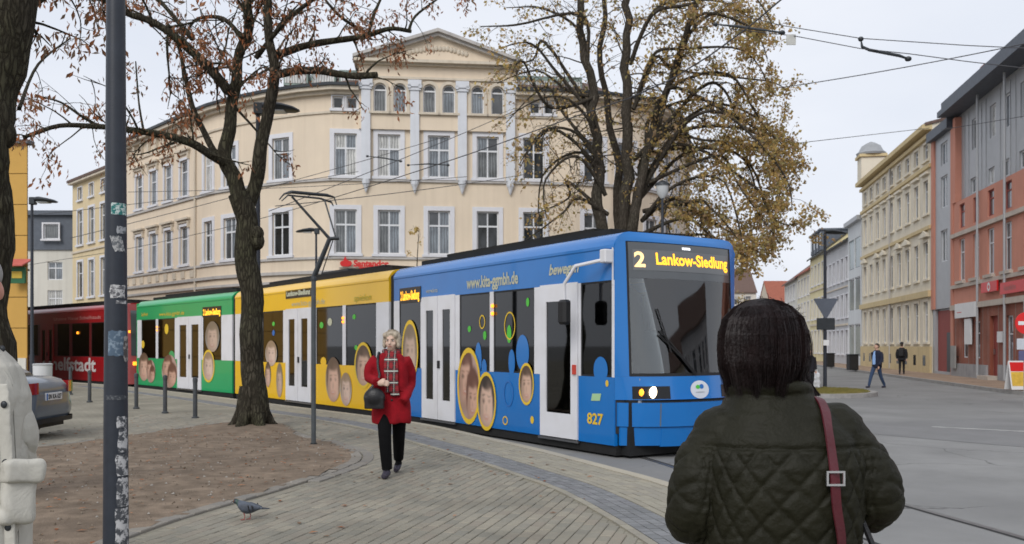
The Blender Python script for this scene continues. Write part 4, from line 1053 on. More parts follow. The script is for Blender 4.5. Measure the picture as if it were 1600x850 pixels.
def portrait_mat(name, skin, hair, bgc, seed=0, second=None):
    """a printed photograph of a face: soft ovals in uv space"""
    if name in MAT: return MAT[name]
    m = bpy.data.materials.new(name); m.use_nodes = True; N = m.node_tree.nodes; L = m.node_tree.links; b = N['Principled BSDF']; b.inputs['Roughness'].default_value = .35
    uvn = N.new('ShaderNodeUVMap'); 
    nz = N.new('ShaderNodeTexNoise'); nz.inputs['Scale'].default_value = 4; nz.inputs['Detail'].default_value = 4
    ad0 = N.new('ShaderNodeVectorMath'); ad0.operation = 'ADD'; ad0.inputs[1].default_value = (seed*3.1, seed*1.7, 0)
    L.new(uvn.outputs[0], ad0.inputs[0]); L.new(ad0.outputs[0], nz.inputs['Vector'])
    sc = N.new('ShaderNodeVectorMath'); sc.operation = 'SCALE'; sc.inputs['Scale'].default_value = .11
    su = N.new('ShaderNodeVectorMath'); su.operation = 'SUBTRACT'; su.inputs[1].default_value = (.5, .5, .5); L.new(nz.outputs['Color'], su.inputs[0]); L.new(su.outputs[0], sc.inputs[0])
    ad = N.new('ShaderNodeVectorMath'); ad.operation = 'ADD'; L.new(uvn.outputs[0], ad.inputs[0]); L.new(sc.outputs[0], ad.inputs[1]); uv = ad.outputs[0]
    rg = N.new('ShaderNodeRGB'); rg.outputs[0].default_value = (*bgc, 1); last = rg.outputs[0]
    def oval(cx, cy, rx, ry, col, soft=.3, amt=1.0):
        nonlocal last
        s1 = N.new('ShaderNodeVectorMath'); s1.operation = 'SUBTRACT'; s1.inputs[1].default_value = (cx, cy, 0); L.new(uv, s1.inputs[0])
        d = N.new('ShaderNodeVectorMath'); d.operation = 'DIVIDE'; d.inputs[1].default_value = (rx, ry, 1); L.new(s1.outputs[0], d.inputs[0])
        mu = N.new('ShaderNodeVectorMath'); mu.operation = 'MULTIPLY'; mu.inputs[1].default_value = (1, 1, 0); L.new(d.outputs[0], mu.inputs[0])
        ln = N.new('ShaderNodeVectorMath'); ln.operation = 'LENGTH'; L.new(mu.outputs[0], ln.inputs[0])
        mr = N.new('ShaderNodeMapRange'); mr.interpolation_type = 'SMOOTHSTEP'; mr.inputs[1].default_value = 1-soft; mr.inputs[2].default_value = 1+soft; mr.inputs[3].default_value = amt; mr.inputs[4].default_value = 0
        L.new(ln.outputs['Value'], mr.inputs[0])
        mx = N.new('ShaderNodeMixRGB'); mx.inputs[2].default_value = (*col, 1); L.new(mr.outputs[0], mx.inputs[0]); L.new(last, mx.inputs[1]); last = mx.outputs[0]
    dk = tuple(c*.45 for c in skin); lp = (skin[0]*.75, skin[1]*.4, skin[2]*.4)
    def face(cx, cy, s):
        oval(cx, cy+.1*s, .36*s, .42*s, hair, .15); oval(cx, cy-.06*s, .27*s, .37*s, skin, .15)
        oval(cx, cy+.3*s, .26*s, .12*s, hair, .35)
        oval(cx-.2*s, cy-.08*s, .08*s, .25*s, dk, .8, .5)
        for k in (-1, 1): oval(cx+k*.11*s, cy+.03*s, .05*s, .028*s, (.05, .03, .02), .9, .75); oval(cx+k*.11*s, cy+.1*s, .07*s, .015*s, hair, .9, .6)
        oval(cx, cy-.08*s, .035*s, .05*s, dk, .8, .55); oval(cx, cy-.2*s, .1*s, .035*s, lp, .9, .75); oval(cx, cy-.19*s, .06*s, .014*s, (.6, .52, .47), .9, .7); oval(cx+.1*s, cy-.02*s, .14*s, .2*s, tuple(min(1, c*1.25) for c in skin), 1, .45); oval(cx-.05*s, cy-.4*s, .25*s, .12*s, dk, 1, .6)
    if second: face(.34, .6, .95); face(.68, .32, .85)
    else: face(.5, .47, 1.28)
    L.new(last, b.inputs['Base Color']); MAT[name] = m; return m

class Section:
    def __init__(s, P0, P1, trim0=.1, trim1=.1):
        P0 = Vector((P0[0], P0[1], 0)); P1 = Vector((P1[0], P1[1], 0)); u = (P1-P0).normalized()
        s.u = u; s.w = Vector((-u.y, u.x, 0));
        if s.w.y < 0: s.w = -s.w
        s.P = P0; s.L = (P1-P0).length; s.t0 = trim0; s.t1 = s.L-trim1
        s.M = Matrix(((u.x, s.w.x, 0, P0.x), (u.y, s.w.y, 0, P0.y), (0, 0, 1, 0), (0, 0, 0, 1)))
    def t(s, px):
        k = (px-800)/F; return (k*s.P.y-s.P.x)/(s.u.x-k*s.u.y)
    def z(s, px, py):
        d = s.P.y+s.u.y*s.t(px); return CAMH+(540-py)/F*d

TW = 2.5
ZB, ZW0, ZW1, ZL, ZTOP = .02, 1.03, 2.47, 2.93, 3.2
def tram_section(root, S, mcol, layout, front=False, far_windows=True):
    """layout: list of (t0,t1,kind) along the near side; 'win', 'door2', 'door1', 'cab', 'pillar'"""
    a, e = S.t0, S.t1
    sh = MB(S.M)
    doors = [l for l in layout if l[2].startswith('door')]
    def low(y0, y1, skip):
        x = a
        for d in sorted(skip): 
            if d[0] > x: sh.bx(x, d[0], y0, y1, ZB, ZW0)
            x = d[1]
        if x < e: sh.bx(x, e, y0, y1, ZB, ZW0)
    low(0, .06, doors); low(TW-.06, TW, [])
    for y0, y1 in ((0, .06), (TW-.06, TW)): sh.bx(a, e, y0, y1, ZW1, ZL)
    # curved cove and roof (one loft along the section)
    prof = [(0.0, ZL+.001), (-.012, ZL+.02), (-.012, ZL+.06), (.02, ZL+.12), (.07, ZL+.19), (.15, ZL+.245), (.27, ZTOP+.0), (TW-.27, ZTOP), (TW-.15, ZL+.245), (TW-.07, ZL+.19), (TW-.02, ZL+.12), (TW+.012, ZL+.06), (TW+.012, ZL+.02), (TW, ZL+.001), (TW-.06, ZL-.02), (.06, ZL-.02)]
    sh.rings([[Vector((x, y, z)) for y, z in prof] for x in (a, e)])
    sh.build('body_shell', mcol, root, smooth=True, sharp=25)
    uf = MB(S.M); uf.bx(a+.0, e, .2, TW-.2, -.13, .2); uf.bx(a, e, .065, TW-.065, .14, .24); uf.bx(a, e, .03, TW-.03, -.125, .015)  # underframe; its wide lowest box stands in as black shade below the skirt
    uf.build('underframe', M_under, root)
    iw = MB(S.M); iw.bx(a, e, .07, .09, .25, ZW0-.02); iw.bx(a, e, TW-.09, TW-.07, .25, ZW0-.02); iw.bx(a, e, .3, TW-.3, ZW1+.15, ZW1+.2)
    iw.build('inner_lining', M_int, root)
    lay = sorted(layout); x = a
    def pillar(x0, x1, y0=0.0, y1=.06):
        if x1-x0 < .02: return
        b = MB(S.M); b.bx(x0, x1, y0-.003 if y0 < 1 else y0, y1 if y0 < 1 else y1+.003, ZW0+.001, ZW1-.001); b.build('pillar', M_twht, root)
    for (t0, t1, k) in lay:
        pillar(x, t0); x = t1
        if k in ('win', 'cab'):
            b = MB(S.M); b.bx(t0, t1, .012, .02, ZW0+.001, ZW1-.001); wn = b.build('window', M_tgls if k == 'win' else glass('cab_side_glass', (.4, .44, .42), 1.6), root)
            b = MB(S.M); f = .03
            b.bx(t0, t0+f, .006, .05, ZW0+.001, ZW1-.001); b.bx(t1-f, t1, .006, .05, ZW0+.001, ZW1-.001); b.bx(t0+f, t1-f, .006, .05, ZW0+.001, ZW0+f); b.bx(t0+f, t1-f, .006, .05, ZW1-f, ZW1-.001); b.build('gasket', M_black, wn)
        elif k.startswith('door'):
            n = int(k[4]); wd = (t1-t0)/n
            for q in range(n):
                d0, d1 = t0+q*wd+.012, t0+(q+1)*wd-.012; f = .2*min(1, wd/.8) if n == 2 else .17
                b = MB(S.M); z0, z1 = .03, ZW1+.02
                zf0 = .42; zf1 = z1-.28
                b.bx(d0, d0+f, -.02, .03, z0, z1); b.bx(d1-f, d1, -.02, .03, z0, z1); b.bx(d0+f, d1-f, -.02, .03, z0, zf0); b.bx(d0+f, d1-f, -.02, .03, zf1, z1)
                dd = b.build('door', M_twht, root)
                b = MB(S.M); b.bx(d0+f-.005, d1-f+.005, .0, .01, zf0-.005, zf1+.005); b.build('pane', M_tgls, dd)
                b = MB(S.M); b.bx(d0+f-.012, d1-f+.012, -.006, .004, zf0-.02, zf0); b.bx(d0+f-.012, d1-f+.012, -.006, .004, zf1, zf1+.012); b.build('gasket', M_black, dd)
                if n == 1 or q == 0:
                    b = MB(S.M); hx = d0+.06 if n == 1 else d1-.05
                    b.bx(hx-.04, hx+.04, -.045, -.021, 1.05, 1.2); b.build('door_button', mat('button_red', (.5, .05, .03), .5) if n == 1 else M_black, dd)
            b = MB(S.M); b.bx(t0-.03, t1+.03, -.03, -.0, -.02, .015); b.build('step_edge', M_steel, root)
            for hx in (t0-.02, t1+.01):
                pass
    pillar(x, e)
    # far side glazing: long windows with pillars
    nw = max(2, int((e-a)/1.6)); wd = (e-a)/nw
    for k in range(nw):
        b = MB(S.M); b.bx(a+k*wd+.08, a+(k+1)*wd-.08, TW-.03, TW-.02, ZW0+.001, ZW1-.001); b.build('window', M_tgls, root)
        pillar(a+k*wd-(.08 if k else 0), a+k*wd+.08, TW-.06, TW)
    pillar(e-.08, e, TW-.06, TW)
    # seats and grab poles seen through the glass
    blocked = [(d[0]-.1, d[1]+.1) for d in doors]
    xk = a+(2.3 if front else .7)
    while xk < e-.8:
        if not any(p0 < xk < p1 for p0, p1 in blocked):
            for y in (.35, 1.65):
                b = MB(S.M); b.bx(xk, xk+.42, y, y+.48, .55, .68, bev=.03); b.bx(xk+.38, xk+.48, y, y+.48, .68, 1.32, bev=.03); b.bx(xk+.1, xk+.3, y+.15, y+.33, .24, .55); b.build('seat', M_seat, root)
        xk += .95
    for d in doors:
        b = MB(S.M); b.tube([(d[0]-.12, .3, .24), (d[0]-.12, .3, 2.6)], .02, 6); b.build('grab_pole', M_pole_y, root)
    # black roof equipment
    b = MB(S.M); b.bx(a+.6, e-.5, .42, TW-.42, ZTOP+.002, ZTOP+.12); b.bx(a+1.2, e-1.4, .55, TW-.55, ZTOP+.121, ZTOP+.2); b.build('roof_equipment', M_under, root)
    # bogie wheels
    for x in ((a+1.6, a+3.3) if front else ((a+e)/2-.9, (a+e)/2+.9)):
        for y in (.5, TW-.5):
            b = MB(S.M @ Matrix.Translation((x, y, ROADZ+.28)) @ Matrix.Rotation(R(90), 4, 'X')); b.lathe([(.28, -.06), (.28, .06)], (0, 0, 0), 20); b.build('wheel', M_dark, root)

def disc(root, S, t, z, rx, rz, m, off=-.008, name='sticker', n=28, ring=None, uv=True, label=None):
    b = MB(S.M)
    pts = [(t+rx*math.cos(2*math.pi*k/n), off, z+rz*math.sin(2*math.pi*k/n)) for k in range(n)]
    b.add(pts, [tuple(range(n))]); o = b.build(name, m, root, recalc=False)
    if uv:
        ul = o.data.uv_layers.new(name='UVMap')
        for lp in o.data.loops:
            k = lp.vertex_index; ul.data[lp.index].uv = (.5-.5*math.cos(2*math.pi*k/n), .5+.5*math.sin(2*math.pi*k/n))
    if label: o['label'] = label
    if ring:
        b = MB(S.M); b.rings([[Vector((t+rx*f*math.cos(2*math.pi*k/n)*1.0, off-.003, z+rz*f*math.sin(2*math.pi*k/n))) for k in range(n)] for f in (.93, 1.07)], caps=False); b.build('ring', ring, o, recalc=False)
    return o
def ringonly(root, S, t, z, rx, rz, m, off=-.009, n=24, th=.1):
    b = MB(S.M); b.rings([[Vector((t+(rx+d)*math.cos(2*math.pi*k/n), off, z+(rz+d)*math.sin(2*math.pi*k/n))) for k in range(n)] for d in (-.012, .012)], caps=False); b.build('printed_ring', m, root, recalc=False)
def side_text(root, S, t_right, z, body, size, m, off=-.009, name='lettering', bold=.0, width=None, slant=0):
    """reads left to right seen from the platform: text runs towards smaller t. t_right is the start (left end, larger t)"""
    vs_, fs_ = text_geom(body, size, bold); k = 1
    if width: k = width/max(v[0] for v in vs_)
    b = MB(S.M); b.add([(t_right-v[0]*k-slant*v[1], off, z+v[1]) for v in vs_], fs_); return b.build(name, m, root, recalc=False)

C0, C1, C2, C3 = (1.51, 13.2), (-2.64, 19.65), (-8.63, 27.8), (-14.3, 34.2)
TR = thing('tram', 'low floor tram in three sections, blue in front then yellow then green', 'tram', (-4, 22, ROADZ))
S1 = Section(C0, C1, .0, .12); S2 = Section(C1, C2, .12, .12); S3 = Section(C2, C3, .12, .0)
tram_section(TR, S1, M_tblue, [(.06, .82, 'cab'), (.88, 1.92, 'door1'), (2.1, 3.4, 'win'), (3.53, 4.64, 'win'), (4.8, 6.2, 'door2'), (6.27, 7.28, 'win')], front=True)
tram_section(TR, S2, M_tyel, [(.72, 2.27, 'win'), (2.45, 3.97, 'win'), (4.27, 5.95, 'door2'), (6.15, 7.68, 'win'), (8.0, 9.5, 'win')])
tram_section(TR, S3, M_tgrn, [(.92, 2.36, 'win'), (2.48, 4.55, 'door2'), (4.8, 6.4, 'win'), (6.62, 8.1, 'win')])
for Sa, Sb in ((S1, S2), (S2, S3)):
    b = MB()
    for k in range(5):
        f = k/4; rr = .02 if k % 2 else .07
        pa = Sa.P+Sa.u*Sa.t1; pb_ = Sb.P+Sb.u*Sb.t0; p = pa.lerp(pb_, f); w_ = Sa.w.lerp(Sb.w, f)
        ring = [p+w_*(.0+rr)+Vector((0, 0, .05)), p+w_*(.0+rr)+Vector((0, 0, ZL+.1)), p+w_*(.2+rr)+Vector((0, 0, ZTOP-.02)), p+w_*(TW-.2-rr)+Vector((0, 0, ZTOP-.02)), p+w_*(TW-rr)+Vector((0, 0, ZL+.1)), p+w_*(TW-rr)+Vector((0, 0, .05))]
        if k == 0: rings_ = []
        rings_.append(ring)
    b.rings(rings_); b.build('bellows', M_black, TR)
# rear bulkhead of the green section
def bulkhead(root, S, x, m, name='end_wall'):
    b = MB(S.M); b.bx(x, x+.08, .0, TW, -.03, 3.1); return b.build(name, m, root)
bulkhead(TR, S3, S3.t1+.002, M_tgrn)
for y in (.2, TW-.45):
    b = MB(S3.M); b.bx(S3.t1+.083, S3.t1+.12, y, y+.25, .6, .8); b.build('tail_light', mat('tail_red', (.5, .02, .01), .3, 0, emit=(1, .05, .02), es=1), TR)

# --- nose of the blue section: surface front(s, z)
def bulge(z):
    zz = [-.05, .3, .66, .7, 1.0, 1.06, 2.45, 2.95, 3.1, 3.21]; bb = [.46, .52, .54, .47, .43, .42, .24, .17, .13, .05]
    return float(np.interp(z, zz, bb))
def plan(s):
    q = abs((s-TW/2)/(TW/2)); return max(0.0, 1-q**2.6)
def topz(s):   # crown of the roof edge
    return ZTOP-.17*abs((s-TW/2)/(TW/2))**4
def fr(s, z, off=0.0):
    return Vector((-bulge(z)*plan(s)-off*(.25+.75*min(1, plan(s)*2.5)), s, z))
def patch(s0, s1, z0, z1, ns=24, nz=10, off=0.0, thick=.03, zf=None):
    b = MB(S1.M); g0 = []
    for o in (off, off-thick):
        for j in range(nz+1):
            for i in range(ns+1):
                s = s0+(s1-s0)*i/ns; z = z0+(z1-z0)*j/nz
                if zf: z = zf(s, z)
                g0.append(fr(s, z, o))
    n1 = (ns+1)*(nz+1); fs = []
    for j in range(nz):
        for i in range(ns):
            a_ = j*(ns+1)+i; q = (a_, a_+1, a_+ns+2, a_+ns+1); fs.append(q); fs.append(tuple(n1+k for k in reversed(q)))
    for i in range(ns): fs.append((i, i+1, n1+i+1, n1+i)); k = nz*(ns+1)+i; fs.append((k, k+1, n1+k+1, n1+k))
    for j in range(nz): k = j*(ns+1); fs.append((k, k+ns+1, n1+k+ns+1, n1+k)); k += ns; fs.append((k, k+ns+1, n1+k+ns+1, n1+k))
    b.add(g0, fs); return b
WS0, WS1 = .17, TW-.17
def capz(s, z): return min(z, float(np.interp(min(s, TW-s), [0, .012, .04, .09, .16, .27], [2.95, 3.04, 3.1, 3.145, 3.178, 3.196])))
# blue surround: lower face, side posts, roof brow
patch(0, TW, .70, 1.045, 30, 4).build('front_panel', M_tblue, TR, smooth=True)
patch(0, WS0, 1.046, 3.05, 8, 14, zf=capz).build('corner_post', M_tblue, TR, smooth=True)
patch(WS1, TW, 1.046, 3.05, 8, 14, zf=capz).build('corner_post', M_tblue, TR, smooth=True)
patch(0, TW, 3.051, ZTOP-.005, 48, 6, zf=capz).build('roof_brow', M_tblue, TR, smooth=True)
b = MB(S1.M)     # closing lid behind the brow
b.add([fr(TW*k/48, capz(TW*k/48, 9)) for k in range(49)]+[Vector((.02, TW*k/48, capz(TW*k/48, 9)+.002)) for k in range(49)], [(k, k+1, 50+k, 49+k) for k in range(48)]); b.build('roof_lid', M_tblue, TR, smooth=True)
patch(.03, TW-.03, .31, .66, 30, 4, off=.045, thick=.1).build('bumper', M_tblue, TR, smooth=True)
patch(.06, TW-.06, .03, .3, 30, 4, off=.01, thick=.08).build('front_skirt', M_tblue, TR, smooth=True)
patch(.02, TW-.02, .2, .75, 30, 4, off=-.06, thick=.05).build('recess', M_black, TR, smooth=True)
b = MB(S1.M); b.bx(-.2, .12, .13, TW-.13, -.12, .7); b.build('nose_frame', M_under, TR)  # black frame behind the bumper, its foot drawn as shade beneath the nose
patch(.55, TW-.5, .015, .285, 20, 2, off=.022, thick=.02).build('coupler_hatch', M_tblue, TR, smooth=True)
patch(1.2, 1.36, .13, .19, 3, 2, off=.03, thick=.02).build('hatch_handle', M_black, TR)
patch(.5, .515, .32, .65, 2, 3, off=.05, thick=.02).build('panel_joint', mat('joint_grey', (.1, .13, .16), .6), TR)
ws = patch(WS0+.03, WS1-.03, 1.09, 2.5, 30, 14, off=-.005, thick=.012).build('windscreen', M_wsgl, TR, smooth=True)
for args in ((WS0, WS0+.03, 1.05, 3.04), (WS1-.03, WS1, 1.05, 3.04)): patch(*args, 3, 14, off=.004, thick=.03).build('gasket', M_black, ws, smooth=True)
patch(WS0+.03, WS1-.03, 1.046, 1.09, 30, 2, off=.004, thick=.03).build('gasket', M_black, ws, smooth=True)
M_tint = mat('tinted_screen', (.075, .082, .088), .12, .08, 2, spec=.7)
ds = patch(WS0+.031, WS1-.031, 2.501, 3.04, 30, 6, off=-.004, thick=.02).build('destination_panel', M_tint, TR, smooth=True)
M_disp2 = mat('display_glass', (.12, .125, .13), .15, .06, 3, spec=.7)
patch(WS0+.1, WS1-.08, 2.62, 2.93, 30, 4, off=.001, thick=.004).build('display', M_disp2, ds, smooth=True)
def front_text(body, s0, s1, z0, h, m, bold, off=.006):
    vs_, fs_ = text_geom(body, 1.0, bold); x1 = max(v[0] for v in vs_); x0 = min(v[0] for v in vs_); y1 = .72
    b = MB(S1.M); b.add([fr(s0+(v[0]-x0)/(x1-x0)*(s1-s0), z0+v[1]/y1*h, off) for v in vs_], fs_); return b.build('lettering', m, ds, recalc=False)
M_led2 = mat('led_pale', (.8, .5, .2), .5, 0, emit=(1, .72, .36), es=1.0)
front_text('2', .29, .47, 2.675, .225, M_led2, .03)
front_text('Lankow-Siedlung', .66, TW-.27, 2.72, .175, M_led, .028)
patch(1.2, 1.36, 2.965, 3.0, 4, 2, off=.006, thick=.01).build('marker_lamp', mat('lamp_white', (.8, .8, .8), .3, 0, emit=(.9, .95, 1), es=1.0), TR)
# headlights
for s0, s1 in ((.2, .72), (TW-.72, TW-.2)):
    hl = patch(s0, s1, .715, .9, 8, 4, off=.008, thick=.03).build('headlight', M_disp, TR, smooth=True)
    mid = s0+.27 if s0 < 1 else s1-.27; out_ = s0+.11 if s0 < 1 else s1-.11
    for sc_, rr, mm in ((mid, .086, mat('headlamp_lit', (1, .9, .7), .2, 0, emit=(1, .8, .5), es=9)), (out_, .055, M_amb)):
        b = MB(S1.M); c = fr(sc_, .81, .012)
        b.rings([[c+Vector((-.02*(1-q*q), rr*q*math.cos(t), rr*q*math.sin(t))) for t in [2*math.pi*k/16 for k in range(16)]] for q in (1, .7, .35, .02)], caps=False); b.build('lamp', mm, hl, smooth=True, recalc=False)
def front_oval(s, z, rs, rz, m, off, name='emblem', parent=None):
    b = MB(S1.M); n = 28; b.add([fr(s, z, off)]+[fr(s+rs*math.cos(2*math.pi*k/n), z+rz*math.sin(2*math.pi*k/n), off) for k in range(n)], [(0, 1+k, 1+(k+1) % n) for k in range(n)]); return b.build(name, m, parent or TR, recalc=False)
em = front_oval(1.28, .84, .19, .135, mat('emblem_white', (.62, .64, .68), .4), .006)
front_oval(1.24, .88, .045, .03, M_prg, .01, 'emblem_mark', em); front_oval(1.315, .885, .045, .035, M_prb, .01, 'emblem_mark', em); front_oval(1.28, .8, .1, .008, mat('print_grey', (.35, .38, .4), .5), .01, 'emblem_mark', em)
# wipers
for pts in ([(1.22, 1.07), (1.0, 1.3), (.62, 1.72)], [(1.18, 1.07), (.95, 1.32), (.6, 1.66)]):
    b = MB(S1.M); b.tube([fr(s, z, .03) for s, z in pts], .012, 6); b.build('wiper', M_black, TR)
b = MB(S1.M); b.tube([fr(.78, 1.4, .025), fr(.6, 2.05, .025)], .011, 6); b.build('wiper_blade', M_black, TR)
b = MB(S1.M); b.tube([fr(1.32, 1.62, -.06), fr(1.26, 2.3, -.06)], .012, 6); b.build('cab_post', M_black, TR)
# cab interior
b = MB(S1.M); b.bx(-.22, .12, .25, TW-.25, .6, 1.06, bev=.05); b.build('dashboard', mat('dash_grey', (.3, .31, .31), .8), TR)
b = MB(S1.M); b.bx(.55, .68, .9, 1.45, .9, 1.75, bev=.04); b.bx(.3, .62, .9, 1.45, .8, .92, bev=.04); b.build('driver_seat', M_dark, TR)
b = MB(S1.M); b.bx(1.95, 1.99, .1, TW-.1, .25, 1.3); b.build('cab_partition', M_int, TR)
b = MB(S1.M); b.add([(-.0, .22, 1.25), (-.0, .34, 1.25), (-.08, .52, 1.6), (-.02, .45, 2.3), (-.0, .22, 2.45), (.03, .22, 1.25), (.03, .34, 1.25), (-.05, .52, 1.6), (.0, .45, 2.3), (.03, .22, 2.45)], [(0, 1, 2, 3, 4), (9, 8, 7, 6, 5)]+[(k, (k+1) % 5, 5+(k+1) % 5, 5+k) for k in range(5)]); b.build('sun_blind', M_black, TR)
# white seam by the corner, mirror arm, camera
b = MB(S1.M); b.bx(.02, .045, -.012, .0, 2.4, 2.95); b.build('corner_trim', M_twht, TR)
mr = MB(S1.M); mr.tube([(.12, -.1, 2.78), (.14, -.14, 2.76), (.55, -.3, 2.7), (.78, -.34, 2.45), (.78, -.34, 2.15)], .028, 8); mo = mr.build('mirror_arm', M_twht, TR, smooth=True)
b = MB(S1.M); b.bx(.02, .16, -.16, -.0, 2.72, 2.92, bev=.015); b.build('arm_bracket', M_twht, mo)
b = MB(S1.M); b.bx(.68, .88, -.42, -.27, 1.82, 2.2, bev=.04); b.build('mirror', M_black, mo)
# printed side
B_ = S1
side_text(TR, S1, S1.t(730), S1.z(730, 451), 'www.kita-ggmbh.de', .3, M_logop, width=S1.t(730)-S1.t(810), bold=.008)
side_text(TR, S1, S1.t(666), S1.z(666, 458), 'vorwärts', .12, M_logop, width=.5)
side_text(TR, S1, S1.t(858), S1.z(858, 430), 'bewegen', .24, M_logop, width=S1.t(858)-S1.t(904), bold=.006, slant=.25)
side_text(TR, S1, S1.t(918), S1.z(918, 661), '827', .23, M_logoy, width=S1.t(918)-S1.t(943), bold=.006)
disc(TR, S1, S1.t(949), S1.z(949, 599), .035, .05, M_logoy)
disc(TR, S1, S1.t(832), S1.z(832, 656), .05, .065, M_logoy)
b = MB(S1.M); b.add([(S1.t(924), -.008, .66), (S1.t(938), -.008, .67), (S1.t(940), -.008, .78), (S1.t(926), -.008, .77)], [(0, 1, 2, 3)]); b.build('sticker', mat('print_lime', (.35, .55, .3), .5), TR, recalc=False)
disc(TR, S1, S1.t(938), S1.z(938, 578), .17, .2, M_tblue, .004)
pm = [portrait_mat('portrait_1', (.55, .33, .24), (.13, .05, .03), (.45, .3, .25), 1, second=True), portrait_mat('portrait_2', (.62, .42, .32), (.03, .02, .015), (.3, .33, .3), 2), portrait_mat('portrait_3', (.58, .38, .28), (.09, .05, .03), (.22, .22, .23), 3),
      portrait_mat('portrait_4', (.5, .36, .28), (.2, .15, .1), (.28, .27, .25), 4), portrait_mat('portrait_5', (.6, .38, .28), (.12, .07, .04), (.4, .3, .2), 5), portrait_mat('portrait_6', (.62, .45, .36), (.3, .2, .12), (.5, .45, .4), 6)]
def face(S, px, py, wpx, hpx, m, ring, off=-.008):
    t = S.t(px); z = S.z(px, py); d = S.P.y+S.u.y*t
    rx = abs(S.t(px-wpx/2)-S.t(px+wpx/2))/2; rz = hpx/2/F*d
    return disc(TR, S, t, z, rx, rz, m, off, 'portrait_print', ring=ring)
face(S1, 733, 603, 34, 112, pm[0], M_logoy); face(S1, 761, 627, 28, 86, pm[1], M_logoy, -.014); face(S1, 823, 600, 22, 62, pm[2], M_logoy)
face(S1, 641, 549, 24, 92, pm[3], M_logoy)
face(S2, 521, 593, 24, 70, pm[4], None); face(S2, 541, 608, 18, 52, pm[5], None, -.012); face(S2, 568, 571, 26, 68, pm[2], M_logoy); face(S2, 424, 552, 18, 40, pm[5], None); face(S2, 437, 594, 10, 54, pm[3], None); face(S2, 419, 585, 9, 40, pm[2], None)
face(S3, 332, 526, 22, 48, pm[3], None); face(S3, 326, 572, 18, 48, pm[5], M_logoy); face(S3, 225, 573, 17, 44, pm[4], None); face(S3, 236, 580, 14, 36, pm[0], None, -.012); face(S3, 265, 580, 24, 52, pm[0], None)
for px, py, w_, h_, m in ((795, 522, 7, 28, M_prg), (733, 514, 5, 10, M_prg), (757, 524, 5, 14, M_prg), (816, 551, 20, 56, M_tblue), (799, 566, 10, 40, M_tblue), (747, 560, 10, 50, M_tblue), (756, 575, 8, 28, M_tblue), (824, 472, 5, 14, M_prg)):
    d = S1.P.y+S1.u.y*S1.t(px); disc(TR, S1, S1.t(px), S1.z(px, py), abs(S1.t(px-w_/2)-S1.t(px+w_/2))/2, h_/2/F*d, m, .005)
for px, py, w_, h_ in ((796, 509, 16, 42), (753, 503, 8, 20), (795, 615, 14, 38), (790, 657, 7, 12)):
    d = S1.P.y+S1.u.y*S1.t(px); ringonly(TR, S1, S1.t(px), S1.z(px, py), abs(S1.t(px-w_/2)-S1.t(px+w_/2))/2, h_/2/F*d, M_logoy if py != 615 else M_prb, .004 if py < 560 else -.009)
for S, px, py, w_, h_, m in ((S2, 502, 508, 6, 10, M_prg), (S2, 553, 495, 5, 8, M_prg), (S2, 556, 543, 5, 8, M_prg), (S2, 427, 520, 4, 9, M_prb), (S2, 427, 506, 4, 7, M_prg), (S2, 505, 565, 9, 14, M_tyel), (S2, 515, 503, 7, 12, M_logop), (S3, 260, 514, 6, 16, M_logoy), (S3, 223, 538, 5, 12, M_logoy), (S3, 268, 556, 9, 16, M_tgrn)):
    d = S.P.y+S.u.y*S.t(px); disc(TR, S, S.t(px), S.z(px, py), abs(S.t(px-w_/2)-S.t(px+w_/2))/2, h_/2/F*d, m, .005)
# marker lamps on the pillars
for S, px, pys in ((S1, 771, (478, 490)), (S2, 537, (497, 503)), (S3, 246, (511, 516))):
    for py in pys:
        t = S.t(px); b = MB(S.M); z = S.z(px, py); b.bx(t-.035, t+.035, -.04, -.004, z-.03, z+.03, bev=.01); b.build('marker_lamp', M_amb, TR)
# side destination displays
def side_disp(S, px0, px1, py0, py1, body, lit=True):
    t0, t1 = S.t(px0), S.t(px1); zc = (px0+px1)/2; z1, z0 = S.z(zc, py0), S.z(zc, py1)
    b = MB(S.M); b.bx(min(t0, t1), max(t0, t1), -.012, .0, z0, z1); o = b.build('side_display', M_disp, TR)
    side_text(o, S, max(t0, t1)-.06, z0+.07, body, (z1-z0)*.8, M_led if lit else M_logop, -.016, width=abs(t0-t1)-.12, bold=.01)
side_disp(S1, 625, 658, 449, 473, '2 Lankow-Siedlung'); side_disp(S3, 317, 346, 479, 495, '2 Lankow-Siedlung'); side_disp(S2, 447, 487, 452, 465, 'Lankow-Siedlung', False)
side_text(TR, S2, S2.t(456), S2.z(456, 479), 'www.kita-ggmbh.de', .2, M_logop, width=S2.t(456)-S2.t(508)); side_text(TR, S2, S2.t(553), S2.z(553, 471), 'spielen', .22, mat('print_olive', (.45, .4, .05), .5), width=S2.t(553)-S2.t(580), slant=.25)
side_text(TR, S3, S3.t(249), S3.z(249, 494), 'www.kita-ggmbh.de', .2, M_logoy, width=S3.t(249)-S3.t(288)); side_text(TR, S3, S3.t(221), S3.z(221, 494), 'lachen', .2, M_logoy, width=S3.t(221)-S3.t(231), slant=.2)
